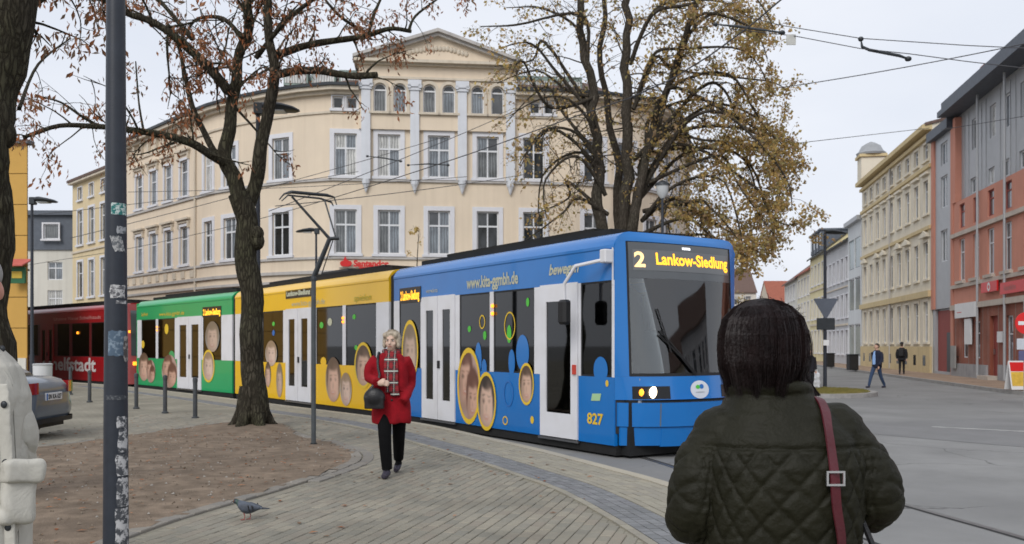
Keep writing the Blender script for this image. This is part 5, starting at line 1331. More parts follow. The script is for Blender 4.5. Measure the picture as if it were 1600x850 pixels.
# pantograph
pp = lambda px, py, dd: P(px, py, dd)
b = MB(); j0 = P(490, 434, 24.4); j1 = P(515, 373, 24.4); b.tube([j0, j1], [.075, .06], 8); pg = b.build('pantograph_arm', M_dark, TR, smooth=True)
b = MB(); h0 = P(456, 307, 24.2); h1 = P(507, 312, 25.0); b.tube([j1, h0], [.045, .03], 8); b.tube([j1+Vector((.18, 0, .0)), h1], .022, 6); b.tube([j1, j1+Vector((.25, .05, .02))], .05, 8); b.build('upper_arm', M_dark, TR)
b = MB(); b.tube([P(436, 312, 24.0), P(444, 303, 24.0), P(455, 300, 24.0), P(510, 305, 25.2), P(522, 308, 25.3), P(526, 320, 25.3)], [.015, .025, .05, .05, .025, .015], 6); b.tube([P(440, 314, 24.3), P(450, 305, 24.3), P(500, 310, 25.4), P(518, 316, 25.4), P(521, 322, 25.4)], [.015, .025, .03, .03, .015], 6); b.build('contact_head', M_dark, TR, smooth=True)
b = MB(); b.tube([P(520, 376, 24.4), P(500, 436, 24.8)], .015, 6); b.build('tension_rod', M_dark, TR)
b = MB(S2.M); b.bx(3.6, 5.2, .7, 1.8, ZTOP+.2, ZTOP+.28); b.build('pantograph_base', M_dark, TR)

# --- red tram coupled behind
RT = thing('tram', 'dark red tram standing behind the green section with white lettering', 'tram', (-19, 39, ROADZ))
S4 = Section((-15.05, 35.3), (-26.0, 45.3), .25, 0)
tram_section(RT, S4, M_tred, [(.9, 1.9, 'door1'), (2.3, 3.6, 'win'), (3.8, 5.6, 'win'), (5.9, 7.2, 'win'), (7.6, 9.2, 'door2'), (9.5, 11.0, 'win'), (11.3, 13, 'win')])
for o in RT.children:
    if o.name.startswith('pillar'): o.data.materials[0] = mat('tram_dark_red', (.12, .01, .012), .4)
    if o.name.startswith('door'): o.data.materials[0] = M_tred
b = MB(S4.M); pr = [(.25, 0), (.12, .1), (.02, .5), (.0, TW/2), (.02, TW-.5), (.12, TW-.1), (.25, TW)]
b.rings([[Vector((x*f+.25*(1-f), y, z)) for x, y in pr] for z, f in ((-.03, 1), (1.0, 1), (2.4, .7), (3.15, .1))], caps=True); b.build('nose', mat('tram_nose_grey', (.3, .06, .06), .35, .1, 2), RT, smooth=True)
b = MB(S4.M); b.rings([[Vector((x*f+.25*(1-f)-.015, y, z)) for x, y in pr[1:-1]] for z, f in ((1.1, .97), (2.4, .7), (2.9, .35))], caps=False, closed=False); b.build('windscreen', M_tint, RT, smooth=True)
for y in (.16, .6, TW-.7, TW-.26):
    b = MB(S4.M); b.bx(-.03, .1, y, y+.12, .72, .86); b.build('headlight', M_amb, RT)
side_text(RT, S4, S4.t(66), .42, 'schelfstadt', .8, mat('print_white', (.6, .56, .55), .5), width=S4.t(66)-S4.t(150), bold=.02)
side_text(RT, S4, S4.t(84), 2.62, 'Unsere Neue Schelfstadt', .2, mat('print_rose', (.6, .3, .28), .5), width=S4.t(84)-S4.t(158))
for px in (122, 203):
    b = MB(S4.M); t = S4.t(px); b.bx(t-.05, t+.05, -.04, -.003, 2.0, 2.1); b.build('marker_lamp', M_amb, RT)

# rails set into the road
M_rail = mat('rail_steel', (.2, .195, .19), .4, .2, 10, metal=.7)
M_groove = mat('rail_groove', (.03, .03, .03), .9)
ctr = [(-30+1.2, 50), (-26+.84*1.0, 45.3+.9)]+[tuple((S4.P+S4.w*1.25+S4.u*4).xy)]+[tuple((S.P+S.w*1.25+S.u*q).xy) for S, q in ((S3, 6), (S3, 2), (S2, 7), (S2, 3), (S1, 6), (S1, 3), (S1, .5))]+[(3.02, 11.8), (3.42, 9.1), (3.74, 7.4), (4.05, 5.0), (4.3, 0), (4.5, -12)]
cp = resample(smooth_path([(x, y, 0) for x, y in ctr], 8), .4)
for s in (-.72, .72):
    pts = []
    for i, p in enumerate(cp):
        t = (cp[min(i+1, len(cp)-1)]-cp[max(0, i-1)]).normalized(); pts.append(p+Vector((-t.y, t.x, 0))*s)
    for nm, w_, dz, m, sh_ in (('tram_rail', .07, .004, M_rail, 0), ('rail_groove', .045, .0035, M_groove, .06)):
        q2 = []
        for i, p in enumerate(pts):
            t = (pts[min(i+1, len(pts)-1)]-pts[max(0, i-1)]).normalized(); q2.append(p+Vector((-t.y, t.x, 0))*sh_*(1 if s < 0 else -1))
        strip(nm, q2, w_, ROADZ+dz, m)
# ------------------------------------------------------------------ trees
M_bark = barkmat('bark_dark', (.075, .064, .046), (.065, .06, .05), (.075, .085, .032), .75)
M_bark2 = barkmat('bark_lime', (.11, .092, .072), (.07, .062, .055), (.085, .09, .055), .5)
def leafmat(n, c, t=.3): return mat(n, c, .75, .35, 3, spec=.2, trans=t)
LV_rus = [leafmat('leaf_russet', (.32, .12, .05)), leafmat('leaf_brown', (.24, .12, .065)), leafmat('leaf_rust_pale', (.4, .2, .11)), leafmat('leaf_dull', (.22, .15, .1))]
LV_och = [leafmat('leaf_ochre', (.46, .31, .11), .45), leafmat('leaf_olive', (.34, .29, .13), .45), leafmat('leaf_tan', (.42, .29, .17), .45), leafmat('leaf_gold', (.54, .41, .15), .45)]

def wander(start, dirv, length, n, rg, wob=.25, droop=0.0):
    pts = [Vector(start)]; d = Vector(dirv).normalized()
    for k in range(n):
        d = d+Vector((rg.gauss(0, wob), rg.gauss(0, wob), rg.gauss(0, wob)))*.5+Vector((0, 0, -droop)); d.normalize()
        pts.append(pts[-1]+d*(length/n))
    return pts
def at_path(path, f):
    x = f*(len(path)-1); i = min(int(x), len(path)-2); return path[i].lerp(path[i+1], x-i), (path[i+1]-path[i]).normalized()

def leaf(b, p, rg, L, W, hang, mi):
    d = Vector((rg.gauss(0, 1), rg.gauss(0, 1), rg.gauss(0, 1)-hang)).normalized()
    s = d.cross(Vector((rg.gauss(0, 1), rg.gauss(0, 1), rg.gauss(0, 1)))).normalized()
    n = d.cross(s)*(W*.25)
    b.add([p, p+d*L*.5+s*W*.5+n, p+d*L, p+d*L*.5-s*W*.5+n], [(0, 1, 2), (0, 2, 3)], mi)

def tree(name, label, base, limbs, tw, mats, bark, leafcfg, seed, group=None, extra=None):
    """limbs: list of (points, r0, r1, n_side_branches, side_len, f0). tw/leafcfg: dicts"""
    rg = random.Random(seed)
    T = thing(name, label, 'tree', base, group)
    tb = MB(); wb = MB(); lb = MB(); nlf = 0
    for (pts, r0, r1, ns, sl, f0, dens) in limbs:
        path = smooth_path(pts, 5); m = len(path)
        ph = rg.uniform(0, 50)
        if r0 > .03: path = [p+Vector((mnoise.noise((p.z*1.3, ph, 0)), mnoise.noise((p.z*1.3, ph, 9)), mnoise.noise((p.x*1.3, ph, 5))*.5))*min(.2, r0*.8)*(0 if k == 0 else 1) for k, p in enumerate(path)]
        tb.tube(path, [(r0+(r1-r0)*k/(m-1))*(1+.1*mnoise.noise((k*.45, ph, 3))) for k in range(m)], 12 if r0 > .12 else 7)
        for k in range(ns):
            f = f0+(1-f0)*(k+rg.random())/ns; p, t = at_path(path, min(f, .999))
            o = Vector((rg.gauss(0, 1), rg.gauss(0, 1), rg.gauss(.15, .8))); d = (t*.5+o.normalized()).normalized()
            L1 = sl*rg.uniform(.5, 1.15)*(1-.35*f); rr = min(.03, (r0+(r1-r0)*f)*.4)*rg.uniform(.7, 1.1)
            br = wander(p, d, L1, 6, rg, tw['wob'], tw['droop']*.4)
            wb.tube(br, [max(.004, rr*(1-.13*q)) for q in range(7)], 4, caps=False)
            for j in range(tw['n2']):
                p2, t2 = at_path(br, rg.uniform(.25, 1)); d2 = (t2*.6+Vector((rg.gauss(0, 1), rg.gauss(0, 1), rg.gauss(0, .7))).normalized()).normalized()
                tg = wander(p2, d2, L1*rg.uniform(.25, .55), 4, rg, tw['wob']*1.3, tw['droop'])
                wb.tube(tg, [max(.003, rr*.45*(1-.18*q)) for q in range(5)], 3, caps=False)
                nl = int(leafcfg['n']*dens*rg.uniform(.3, 1.7)*(1+leafcfg.get('fg', 0)*(f-.5)*2)+rg.random())
                cl = None
                for q in range(nl):
                    if q % 6 == 0: cl, _ = at_path(tg, rg.uniform(.1, 1))
                    pl_ = cl; sp = leafcfg['spread']
                    pl_ = pl_+Vector((rg.gauss(0, sp), rg.gauss(0, sp), rg.gauss(0, sp)-sp*leafcfg['hang']*.6))
                    s = rg.uniform(.45, 1.45); leaf(lb, pl_, rg, leafcfg['L']*s, leafcfg['W']*s, leafcfg['hang'], rg.choice(leafcfg['mi'])); nlf += 1
    if extra: extra(tb)
    tb.build('trunk', bark, T, smooth=True, sharp=60); wb.build('twigs', bark, T, recalc=False, kind='stuff'); lb.build('crown', mats, T, recalc=False)
    return T

def px_path(pts, d, dz):      # photo pixels at distance d with a depth drift along the limb
    n = len(pts); return [P(x, y, d+dz*k/(n-1)) for k, (x, y) in enumerate(pts)]
D2 = 16.15
L2 = [
 ([P(395, 676, D2), P(395, 640, D2), P(394, 590, D2), P(392, 520, D2), P(389, 440, D2), P(388, 385, D2), P(384, 345, D2), P(377, 303, D2)], .215, .19, 0, 0, 0, 1),
 (px_path([(380, 318), (366, 275), (352, 240), (361, 175), (372, 110), (383, 35), (392, -60), (400, -160)], D2, .3), .155, .05, 20, 1.7, .45, 1.2),
 (px_path([(356, 256), (330, 243), (300, 226), (250, 211), (205, 203), (150, 196), (90, 195), (35, 214)], D2, -1.6), .09, .03, 16, 1.5, .15, .75),
 (px_path([(352, 250), (335, 236), (318, 205), (301, 165), (288, 118), (282, 80), (262, 35)], D2, .6), .07, .03, 10, 1.2, .3, 1.0),
 (px_path([(358, 142), (345, 125), (312, 90), (272, 56), (236, 33), (200, 22), (150, -5), (90, -20)], D2, -.8), .1, .035, 20, 1.8, .15, 1.1),
 (px_path([(384, 330), (396, 286), (410, 226), (424, 172), (430, 112), (423, 52), (424, -40), (418, -140)], D2, -.2), .135, .055, 16, 1.6, .5, 1.2),
 (px_path([(429, 88), (470, 73), (520, 64), (566, 56), (606, 46), (640, 50)], D2, .9), .075, .035, 10, 1.2, .2, .9),
 (px_path([(430, 118), (460, 112), (500, 112), (550, 118), (590, 118)], D2, -.5), .075, .055, 7, 1.1, .1, .9),
 (px_path([(576, 55), (583, 25), (604, -20), (640, -70)], D2+.7, .3), .04, .015, 7, 1.1, .1, .8),
 (px_path([(638, 49), (650, 25), (688, -5), (720, -30)], D2+.9, .3), .032, .012, 7, 1.0, .1, .8),
 (px_path([(570, 50), (530, 25), (500, -10), (470, -60)], D2+.7, -.8), .035, .015, 7, 1.1, .1, .9),
 (px_path([(224, 203), (217, 160), (212, 96)], D2-.6, .2), .022, .012, 3, .6, .2, .5),
 (px_path([(376, 60), (350, 30), (310, 30), (290, 55)], D2, .8), .05, .02, 7, 1.2, .1, 1.2),
 (px_path([(150, 195), (125, 180), (95, 160), (60, 150)], D2-1.0, -.5), .03, .012, 6, 1.0, .1, .9),
 (px_path([(400, 90), (450, 30), (520, -20), (600, -60)], D2, -1.5), .05, .02, 9, 1.6, .2, .9),
 (px_path([(300, 60), (240, -10), (180, -60)], D2, 1.2), .05, .02, 8, 1.6, .1, .9),
]
def extra2(tb):
    q = P(405, 370, D2); tb.ell((q.x-.02, q.y-.08, q.z+.05), (.13, .14, .14), 12, 8); tb.ell((q.x-.02, q.y-.05, q.z-.08), (.13, .14, .17), 12, 8)
    bp = P(395, 672, D2)
    for a in (.3, 1.3, 2.2, 3.3, 4.3, 5.4):
        d = Vector((math.cos(a), math.sin(a), 0)); tb.tube([Vector((bp.x, bp.y, .75))+d*.1, Vector((bp.x, bp.y, .3))+d*.18, Vector((bp.x, bp.y, .08))+d*.31, Vector((bp.x, bp.y, -.06))+d*.5], [.14, .13, .1, .05], 8)
tree('street_tree', 'mossy forked tree with sparse russet leaves standing in bare earth', tuple(P(395, 672, D2).xy.to_3d()), L2, {'wob': .28, 'n2': 3, 'droop': .13}, LV_rus, M_bark,
     {'n': 15, 'spread': .075, 'L': .095, 'W': .036, 'hang': 1.7, 'mi': [0, 0, 1, 1, 2, 3]}, 4, extra=extra2)
D1 = 8.6
L1 = [
 ([P(-25, 800, D1), P(-24, 700, D1), P(-26, 600, D1), P(-28, 500, D1), P(-24, 400, D1), P(-26, 330, D1), P(-18, 250, D1), P(-16, 160, D1), P(-2, 80, D1), P(4, -20, D1), P(0, -140, D1), P(-10, -320, D1)], .27, .24, 0, 0, .6, 1),
 (px_path([(10, -20), (60, -60), (130, -70), (220, -50)], D1, 1.2), .1, .03, 16, 1.3, .15, 1.1),
 (px_path([(10, 40), (50, 10), (100, -20), (160, -40)], D1, 2.5), .05, .02, 12, 1.2, .15, 1.0),
 (px_path([(-5, -100), (-80, -180), (-180, -260)], D1, -.5), .14, .05, 6, 1.2, .3, .8),
 (px_path([(30, 170), (60, 100), (110, 60)], D1+.5, 3), .02, .01, 4, .8, .2, .6),
]
def extra1(tb):
    for x, y, r in ((6, 320, .13), (0, 355, .12), (18, 210, .1), (8, 70, .2), (-10, 470, .12), (4, 130, .14)): q = P(x, y, D1); tb.ell((q.x-.06, q.y, q.z), (r, r, r*1.4), 10, 8)
tree('street_tree', 'thick knobbly dark trunk of the tree behind the man in the pale jacket', tuple(P(-5, 788, D1).xy.to_3d()), L1, {'wob': .28, 'n2': 3, 'droop': .16}, LV_rus+[leafmat('leaf_yellowgreen', (.35, .33, .05))], M_bark,
     {'n': 8, 'spread': .06, 'L': .1, 'W': .034, 'hang': 1.7, 'mi': [0, 1, 1, 2, 3, 3]}, 9, extra=extra1)
# the big lime behind the tram
D3 = 31.0
L3 = [([P(946, 610, D3), P(943, 500, D3), P(940, 380, D3), P(936, 280, D3), P(928, 170, D3), P(912, 70, D3), P(900, -60, D3), P(890, -200, D3)], .27, .08, 26, 2.4, .4, .6),
      ([P(972, 610, D3), P(974, 480, D3), P(976, 330, D3), P(981, 200, D3), P(978, 80, D3), P(985, -50, D3), P(990, -220, D3)], .27, .09, 30, 2.4, .4, 1.3),
      ([P(984, 610, D3-.4), P(985, 470, D3-.4), P(988, 360, D3-.4), P(998, 290, D3-.3), P(1022, 205, D3), P(1055, 110, D3), P(1085, 10, D3), P(1100, -100, D3)], .23, .07, 30, 2.4, .4, 1.7),
      ([P(962, 560, D3+.6), P(965, 440, D3+.6), P(966, 260, D3+.8), P(940, 120, D3+1.2), P(945, 0, D3+1.6), P(950, -150, D3+2)], .18, .06, 14, 2.3, .4, .5)]
right = [[(1000, 292), (1045, 240), (1110, 232), (1170, 290), (1205, 365)], [(1005, 330), (1060, 300), (1120, 325), (1165, 385)], [(1010, 240), (1045, 170), (1105, 158), (1170, 200), (1222, 262)], [(990, 170), (1030, 90), (1090, 72), (1160, 95), (1205, 150)],
         [(985, 100), (1020, 30), (1080, 0), (1140, 10), (1185, 55)], [(1010, 230), (1055, 130), (1130, 122), (1195, 170), (1230, 235)], [(1005, 365), (1060, 348), (1110, 368), (1150, 400)], [(1000, 310), (1070, 250), (1150, 250), (1210, 310), (1235, 370)],
         [(1003, 345), (1050, 330), (1130, 350), (1190, 400)], [(1040, 150), (1090, 40), (1150, 30), (1190, 80)], [(1000, 300), (1080, 210), (1160, 205), (1225, 262), (1232, 330)], [(990, 250), (1050, 205), (1120, 190), (1190, 240), (1228, 300)]]
left = [[(940, 250), (900, 175), (850, 150), (800, 190)], [(932, 185), (890, 100), (840, 72), (785, 85)], [(946, 305), (900, 255), (860, 270), (840, 320)], [(950, 335), (905, 300), (868, 330), (840, 365)], [(918, 100), (880, 40), (830, 18), (775, 30)],
        [(935, 150), (880, 130), (830, 115), (790, 130)], [(945, 270), (890, 215), (845, 215), (815, 260)]]
rq = random.Random(77)
for pts in right:
    for dz in (rq.uniform(-3.2, -.5), rq.uniform(.5, 3.4)):
        pp_ = [(x+rq.gauss(0, 16), y+rq.gauss(0, 16)) if k else (x, y) for k, (x, y) in enumerate(pts)]
        L3.append((px_path(pp_, D3, dz), .08, .015, 18, 1.5, .2, 1.5))
for pts in left:
    for dz in (rq.uniform(-2.8, -.3), rq.uniform(.3, 2.8)):
        pp_ = [(x+rq.gauss(0, 16), y+rq.gauss(0, 16)) if k else (x, y) for k, (x, y) in enumerate(pts)]
        L3.append((px_path(pp_, D3, dz), .075, .015, 13, 1.5, .2, .35))
tree('lime_tree', 'tall many stemmed tree with yellowing autumn crown behind the tram', tuple(P(980, 600, D3).xy.to_3d()+Vector((0, 0, -.05))), L3, {'wob': .3, 'n2': 5, 'droop': .2}, LV_och, M_bark2,
     {'n': 5.2, 'fg': .85, 'spread': .11, 'L': .12, 'W': .085, 'hang': .7, 'mi': [0, 0, 0, 1, 1, 2, 2, 3]}, 12)
# distant street trees at the end of the street
for (x, y, h, lab) in ((33, 128, 8.5, 'distant bushy tree in front of the white gabled house'), (41, 143, 6.5, 'distant small tree before the bright red roof')):
    lm = [([Vector((x, y, -.1)), Vector((x+.1, y, h*.3)), Vector((x, y, h*.6)), Vector((x+.2, y, h))], .2, .05, 22, h*.38, .2, 1)]
    tree('street_tree', lab, (x, y, 0), lm, {'wob': .3, 'n2': 4, 'droop': .06}, LV_och, M_bark2, {'n': 9, 'spread': .25, 'L': .3, 'W': .22, 'hang': .5, 'mi': [1, 1, 0, 2]}, int(x))
# young tree beside the house wall (thin yellow sapling above the tram)
tree('sapling', 'thin sapling with a few golden leaves before the bank sign', (-3.9, 36.6, -.04), [([Vector((-3.9, 36.6, -.1)), Vector((-3.95, 36.6, 3)), Vector((-3.8, 36.6, 6.2))], .05, .012, 9, 1.1, .5, 1)], {'wob': .3, 'n2': 2, 'droop': -.1}, LV_och, M_bark2, {'n': 5, 'spread': .06, 'L': .13, 'W': .09, 'hang': .5, 'mi': [0, 3, 3]}, 5)
# fallen leaves
b = MB(); rq = random.Random(5)
for k in range(620):
    while True:
        x, y = rq.uniform(-8, 1), rq.uniform(6, 20)
        if kdist(x, y) > .2 and (inpoly(x, y, DIRT) or rq.random() < .3): break
    z = .03 if inpoly(x, y, DIRT) else .006; s = rq.uniform(.02, .045); a = rq.uniform(0, 6.3); c, q = math.cos(a)*s, math.sin(a)*s
    b.add([(x-c, y-q, z), (x+q*.5, y-c*.5, z+.006), (x+c, y+q, z+.003), (x-q*.5, y+c*.5, z+.008)], [(0, 1, 2), (0, 2, 3)], rq.choice([0, 1, 2, 2, 3]))
tag(b.build('fallen_leaves', LV_rus, recalc=False), 'dry fallen leaves scattered over earth and paving', 'leaves', kind='stuff')

# small stones and crumbs of earth on the bare ground
b = MB(); rq = random.Random(15)
for k in range(1500):
    while True:
        x, y = rq.uniform(-8, -2), rq.uniform(5.5, 17.6)
        if inpoly(x, y, DIRT): break
    s = rq.uniform(.006, .02); z = .02+.02*mnoise.noise((x*.9, y*.9, 0)); a = rq.uniform(0, 6)
    vs_ = [(x+s*math.cos(a+t)*rq.uniform(.7, 1.2), y+s*math.sin(a+t)*rq.uniform(.7, 1.2), z-.006) for t in (0, 1.57, 3.14, 4.71)]+[(x+rq.gauss(0, s*.2), y, z+s*.7)]
    b.add(vs_, [(0, 1, 4), (1, 2, 4), (2, 3, 4), (3, 0, 4)], rq.choice([0, 0, 1, 2]))
tag(b.build('pebbles', [mat('pebble_brown', (.2, .16, .12), .9), mat('pebble_grey', (.3, .28, .25), .9), mat('earth_crumb', (.11, .085, .06), .95)], recalc=False), 'pebbles and crumbs of soil strewn over the bare earth', 'pebbles', kind='stuff')
# ------------------------------------------------------------------ street furniture
# near lamp post with stickers
LPX, LPD = (181-800)/F*5.3, 5.3
def lr(z): return .0715-.0059*(z-.33)
LP = thing('lamp_post', 'dark slate grey lamp post with torn stickers and peeling bills', 'lamp post', (LPX, LPD, 0))
b = MB(); b.lathe([(lr(z), z) for z in (-.05, .3, 1, 2, 3, 4, 5, 6.5)], (LPX, LPD, 0), 32); b.build('pole', M_pole, LP, smooth=True)
b = MB(); b.lathe([(.11, -.01), (.11, .04), (.09, .06)], (LPX, LPD, 0), 24); b.build('base_collar', M_pole, LP, smooth=True)
b = MB(); b.bx(LPX-.05, LPX+1.1, LPD-.12, LPD+.12, 6.5, 6.6, bev=.03); b.build('lamp_head', M_pole, LP)
va = math.atan2(-LPD, -LPX)      # direction from the pole to the viewer
def billmat(name, c1, c2, sc, th, rough=.8):
    if name in MAT: return MAT[name]
    m = bpy.data.materials.new(name); m.use_nodes = True; N = m.node_tree.nodes; L = m.node_tree.links; b_ = N['Principled BSDF']; b_.inputs['Roughness'].default_value = rough
    t = N.new('ShaderNodeTexCoord'); n1 = N.new('ShaderNodeTexNoise'); n1.inputs['Scale'].default_value = sc; n1.inputs['Detail'].default_value = 8; n1.inputs['Roughness'].default_value = .7
    L.new(t.outputs['Object'], n1.inputs['Vector']); r = N.new('ShaderNodeValToRGB'); r.color_ramp.elements[0].position = th-.03; r.color_ramp.elements[1].position = th+.04
    r.color_ramp.elements[0].color = (*c1, 1); r.color_ramp.elements[1].color = (*c2, 1); L.new(n1.outputs[0], r.inputs[0]); L.new(r.outputs[0], b_.inputs['Base Color']); MAT[name] = m; return m
def sticker(py0, py1, a0, a1, m, off=.0012, jag=0.0, skew=0.0):
    z1, z0 = P(181, py0, LPD).z, P(181, py1, LPD).z; n, mrow = 10, max(2, int((z1-z0)/.03)); b = MB(); vs_ = []
    for j in range(mrow+1):
        z = z0+(z1-z0)*j/mrow
        jl, jr = rnd.uniform(-jag, jag), rnd.uniform(-jag, jag)
        for i in range(n+1):
            a = va+R(a0+jl+(a1+jr-a0-jl)*i/n+skew*(j/mrow-.5)); r = lr(z)+off
            vs_.append((LPX+r*math.cos(a), LPD+r*math.sin(a), z+(rnd.uniform(-.004, .004) if jag else 0)))
    b.add(vs_, [(j*(n+1)+i, j*(n+1)+i+1, (j+1)*(n+1)+i+1, (j+1)*(n+1)+i) for j in range(mrow) for i in range(n)]); return b.build('sticker', m, LP, smooth=True, recalc=False)
sticker(319, 337, -25, 68, billmat('sticker_teal', (.02, .16, .15), (.5, .58, .56), 55, .5)); sticker(355, 366, 5, 60, billmat('sticker_grey', (.1, .11, .12), (.33, .34, .36), 40, .45), jag=6); sticker(370, 394, -20, 40, billmat('sticker_grey2', (.12, .13, .14), (.38, .38, .38), 60, .5), jag=3, skew=-30)
sticker(446, 466, -30, 55, billmat('sticker_scratch', (.1, .1, .11), (.5, .5, .5), 50, .5), jag=6); sticker(470, 475, 0, 60, billmat('sticker_scratch', (), (), 1, 1)); sticker(517, 556, -40, 62, billmat('sticker_blue', (.07, .11, .16), (.2, .26, .32), 25, .55), jag=3); sticker(525, 565, 40, 85, billmat('sticker_brown', (.07, .06, .06), (.3, .28, .27), 30, .52), .002, jag=5)
sticker(617, 624, -50, 70, billmat('scrawl', (.04, .045, .055), (.16, .17, .18), 70, .57))
bm1 = billmat('peeling_bills', (.06, .065, .075), (.48, .48, .49), 26, .5)
for y0, y1, a0, a1 in ((650, 668, 5, 62), (669, 706, 8, 66), (708, 742, 2, 66), (745, 790, 6, 68), (792, 860, -2, 70)): sticker(y0, y1, a0, a1, bm1, .0013, jag=6)
# bollards
def lathe_thing(name, label, cat, loc, parts, group=None):
    T = thing(name, label, cat, loc, group)
    for nm, prof, m, n in parts:
        b = MB(); b.lathe(prof, loc, n); b.build(nm, m, T, smooth=True)
    return T
M_bowl = mat('lamp_bowl', (.55, .57, .58), .25, .05, 2)
M_boll = mat('bollard_paint', (.05, .055, .06), .5, .2, 9)
g0 = G(305, 653); BO = lathe_thing('bollard', 'dark steel bollard before the green tram end, closest to the forked tree', 'bollard', tuple(g0), [('post', [(.045, -.05), (.045, .78), (.04, .8)], M_boll, 14), ('cap', [(.05, .74), (.052, .8), (.045, .83), (.02, .845)], M_boll, 14), ('foot', [(.075, -.01), (.075, .02), (.05, .035)], M_boll, 14)], 'bollards along the forecourt')
for px, py in ((258, 645), (213, 638), (140, 628), (110, 616)):
    c = copy_tree(BO); c.location = G(px, py); c['label'] = {258: 'dark steel bollard before the green tram window prints', 213: 'dark steel bollard before the join of green and red trams', 140: 'dark steel bollard before the white lettering of the red tram', 110: 'dark steel bollard between silver car and red tram'}[px]
# bare sign pole
g1 = G(490, 696); SP = lathe_thing('metal_pole', 'slim bare grey metal pole at the corner of the bare earth', 'pole', tuple(g1), [('shaft', [(.036, -.05), (.036, 2.48)], mat('pole_grey', (.07, .08, .085), .5, .2, 8), 12), ('cap', [(.042, 2.47), (.042, 2.52), (.03, 2.54)], M_dark, 12), ('collar', [(.05, 0), (.05, .04)], M_dark, 12)])
# street lamps with a flat hood on one side
def lamp(px, py_head, d, label, side=1, base_z=0.0, post_top=False):
    h = P(px, py_head, d); T = thing('street_lamp', label, 'street lamp', (h.x, h.y, base_z), 'street lamps')
    b = MB(); b.lathe([(.075, base_z-.05), (.07, base_z+1.2), (.055, base_z+1.25), (.042, h.z)], (h.x, h.y, 0), 12); b.build('pole', M_pole, T, smooth=True)
    if post_top:
        b = MB(); b.lathe([(.06, h.z-.1), (.17, h.z+.05), (.2, h.z+.3)], (h.x, h.y, 0), 14); b.build('glass_bowl', M_bowl, T, smooth=True)
        b = MB(); b.lathe([(.24, h.z+.3), (.22, h.z+.36), (.05, h.z+.46)], (h.x, h.y, 0), 14); b.build('hood', M_dark, T, smooth=True)
    else:
        b = MB(); b.bx(h.x-.07, h.x+.13, h.y-.09, h.y+.09, h.z-.1, h.z+.14, bev=.02); b.build('bracket', M_dark, T)
        b = MB(); s = side
        b.rings([[Vector((h.x+s*(.1+x), h.y+w_*math.cos(t), h.z+zc+t_*math.sin(t))) for t in [2*math.pi*k/14 for k in range(14)]] for x, w_, t_, zc in ((0, .1, .07, .08), (.15, .24, .09, .07), (.4, .28, .075, .04), (.62, .2, .05, .01), (.72, .06, .02, -.01))]); hd = b.build('lamp_head', M_dark, T, smooth=True)
        b = MB(); b.bx(h.x+s*.2-.0, h.x+s*.55, h.y-.14, h.y+.14, h.z-.045, h.z-.02); b.build('diffuser', M_bowl, hd)
    return T
lamp(50, 315, 29, 'street lamp with flat dark hood in front of the mustard building', 1)
lamp(403, 172, 17.8, 'street lamp with flat hood rising behind the forked tree', 1)
lamp(494, 362, 36.6, 'slim street lamp before the cream house near the tram pantograph', -1, -.04)
lamp(1035, 305, 27.8, 'post top street lamp with glass bowl behind the blue tram roof', 1, -.04, True)
# white litter bin
w0 = G(66, 612); lathe_thing('litter_bin', 'white round litter bin beyond the silver car', 'bin', tuple(w0), [('body', [(.27, -.01), (.29, .1), (.3, .86), (.28, .88)], mat('bin_white', (.62, .63, .64), .6, .08, 3), 18), ('rim', [(.31, .86), (.32, .9), (.27, .92)], mat('bin_rim', (.45, .46, .47), .5), 18)])
# island sign post carrying lamp, give way sign (from behind) and a small board
q0 = Vector((.3493*32.7, 32.7, -.03)); IS = thing('sign_post', 'lamp and sign post with the grey back of a triangular give way sign', 'sign post', tuple(q0))
b = MB(); b.lathe([(.07, -.06), (.065, 1.0), (.05, 5.6)], (q0.x, q0.y, 0), 12); b.build('pole', M_pole, IS, smooth=True)
z_ = CAMH+(540-482)/F*32.7
b = MB(); tri = [(-.42, .36), (.42, .36), (.44, .32), (.04, -.36), (-.04, -.36), (-.44, .32)]
b.add([(q0.x+x, q0.y-.07+dy, z_+z) for dy in (0, -.02) for x, z in tri], [tuple(range(6)), tuple(range(11, 5, -1))]+[(k, (k+1) % 6, 6+(k+1) % 6, 6+k) for k in range(6)]); b.build('give_way_sign', mat('sign_back_grey', (.1, .115, .145), .55, .1, 4, metal=.1), IS)
b = MB(); b.bx(q0.x-.33, q0.x+.33, q0.y-.1, q0.y-.065, z_-.78, z_-.35, bev=.01); b.build('sign_board', M_dark, IS)
b = MB(); b.bx(q0.x-.1, q0.x+.1, q0.y-.14, q0.y-.06, z_-1.35, z_-1.15); b.build('clip', M_swhite, IS)
b = MB(); b.rings([[Vector((q0.x+x, q0.y+w_*math.cos(t), 5.6+zc+t_*math.sin(t))) for t in [2*math.pi*k/12 for k in range(12)]] for x, w_, t_, zc in ((0, .1, .07, .06), (.2, .24, .09, .06), (.5, .26, .07, .03), (.75, .1, .03, 0))]); b.build('lamp_head', M_dark, IS, smooth=True)
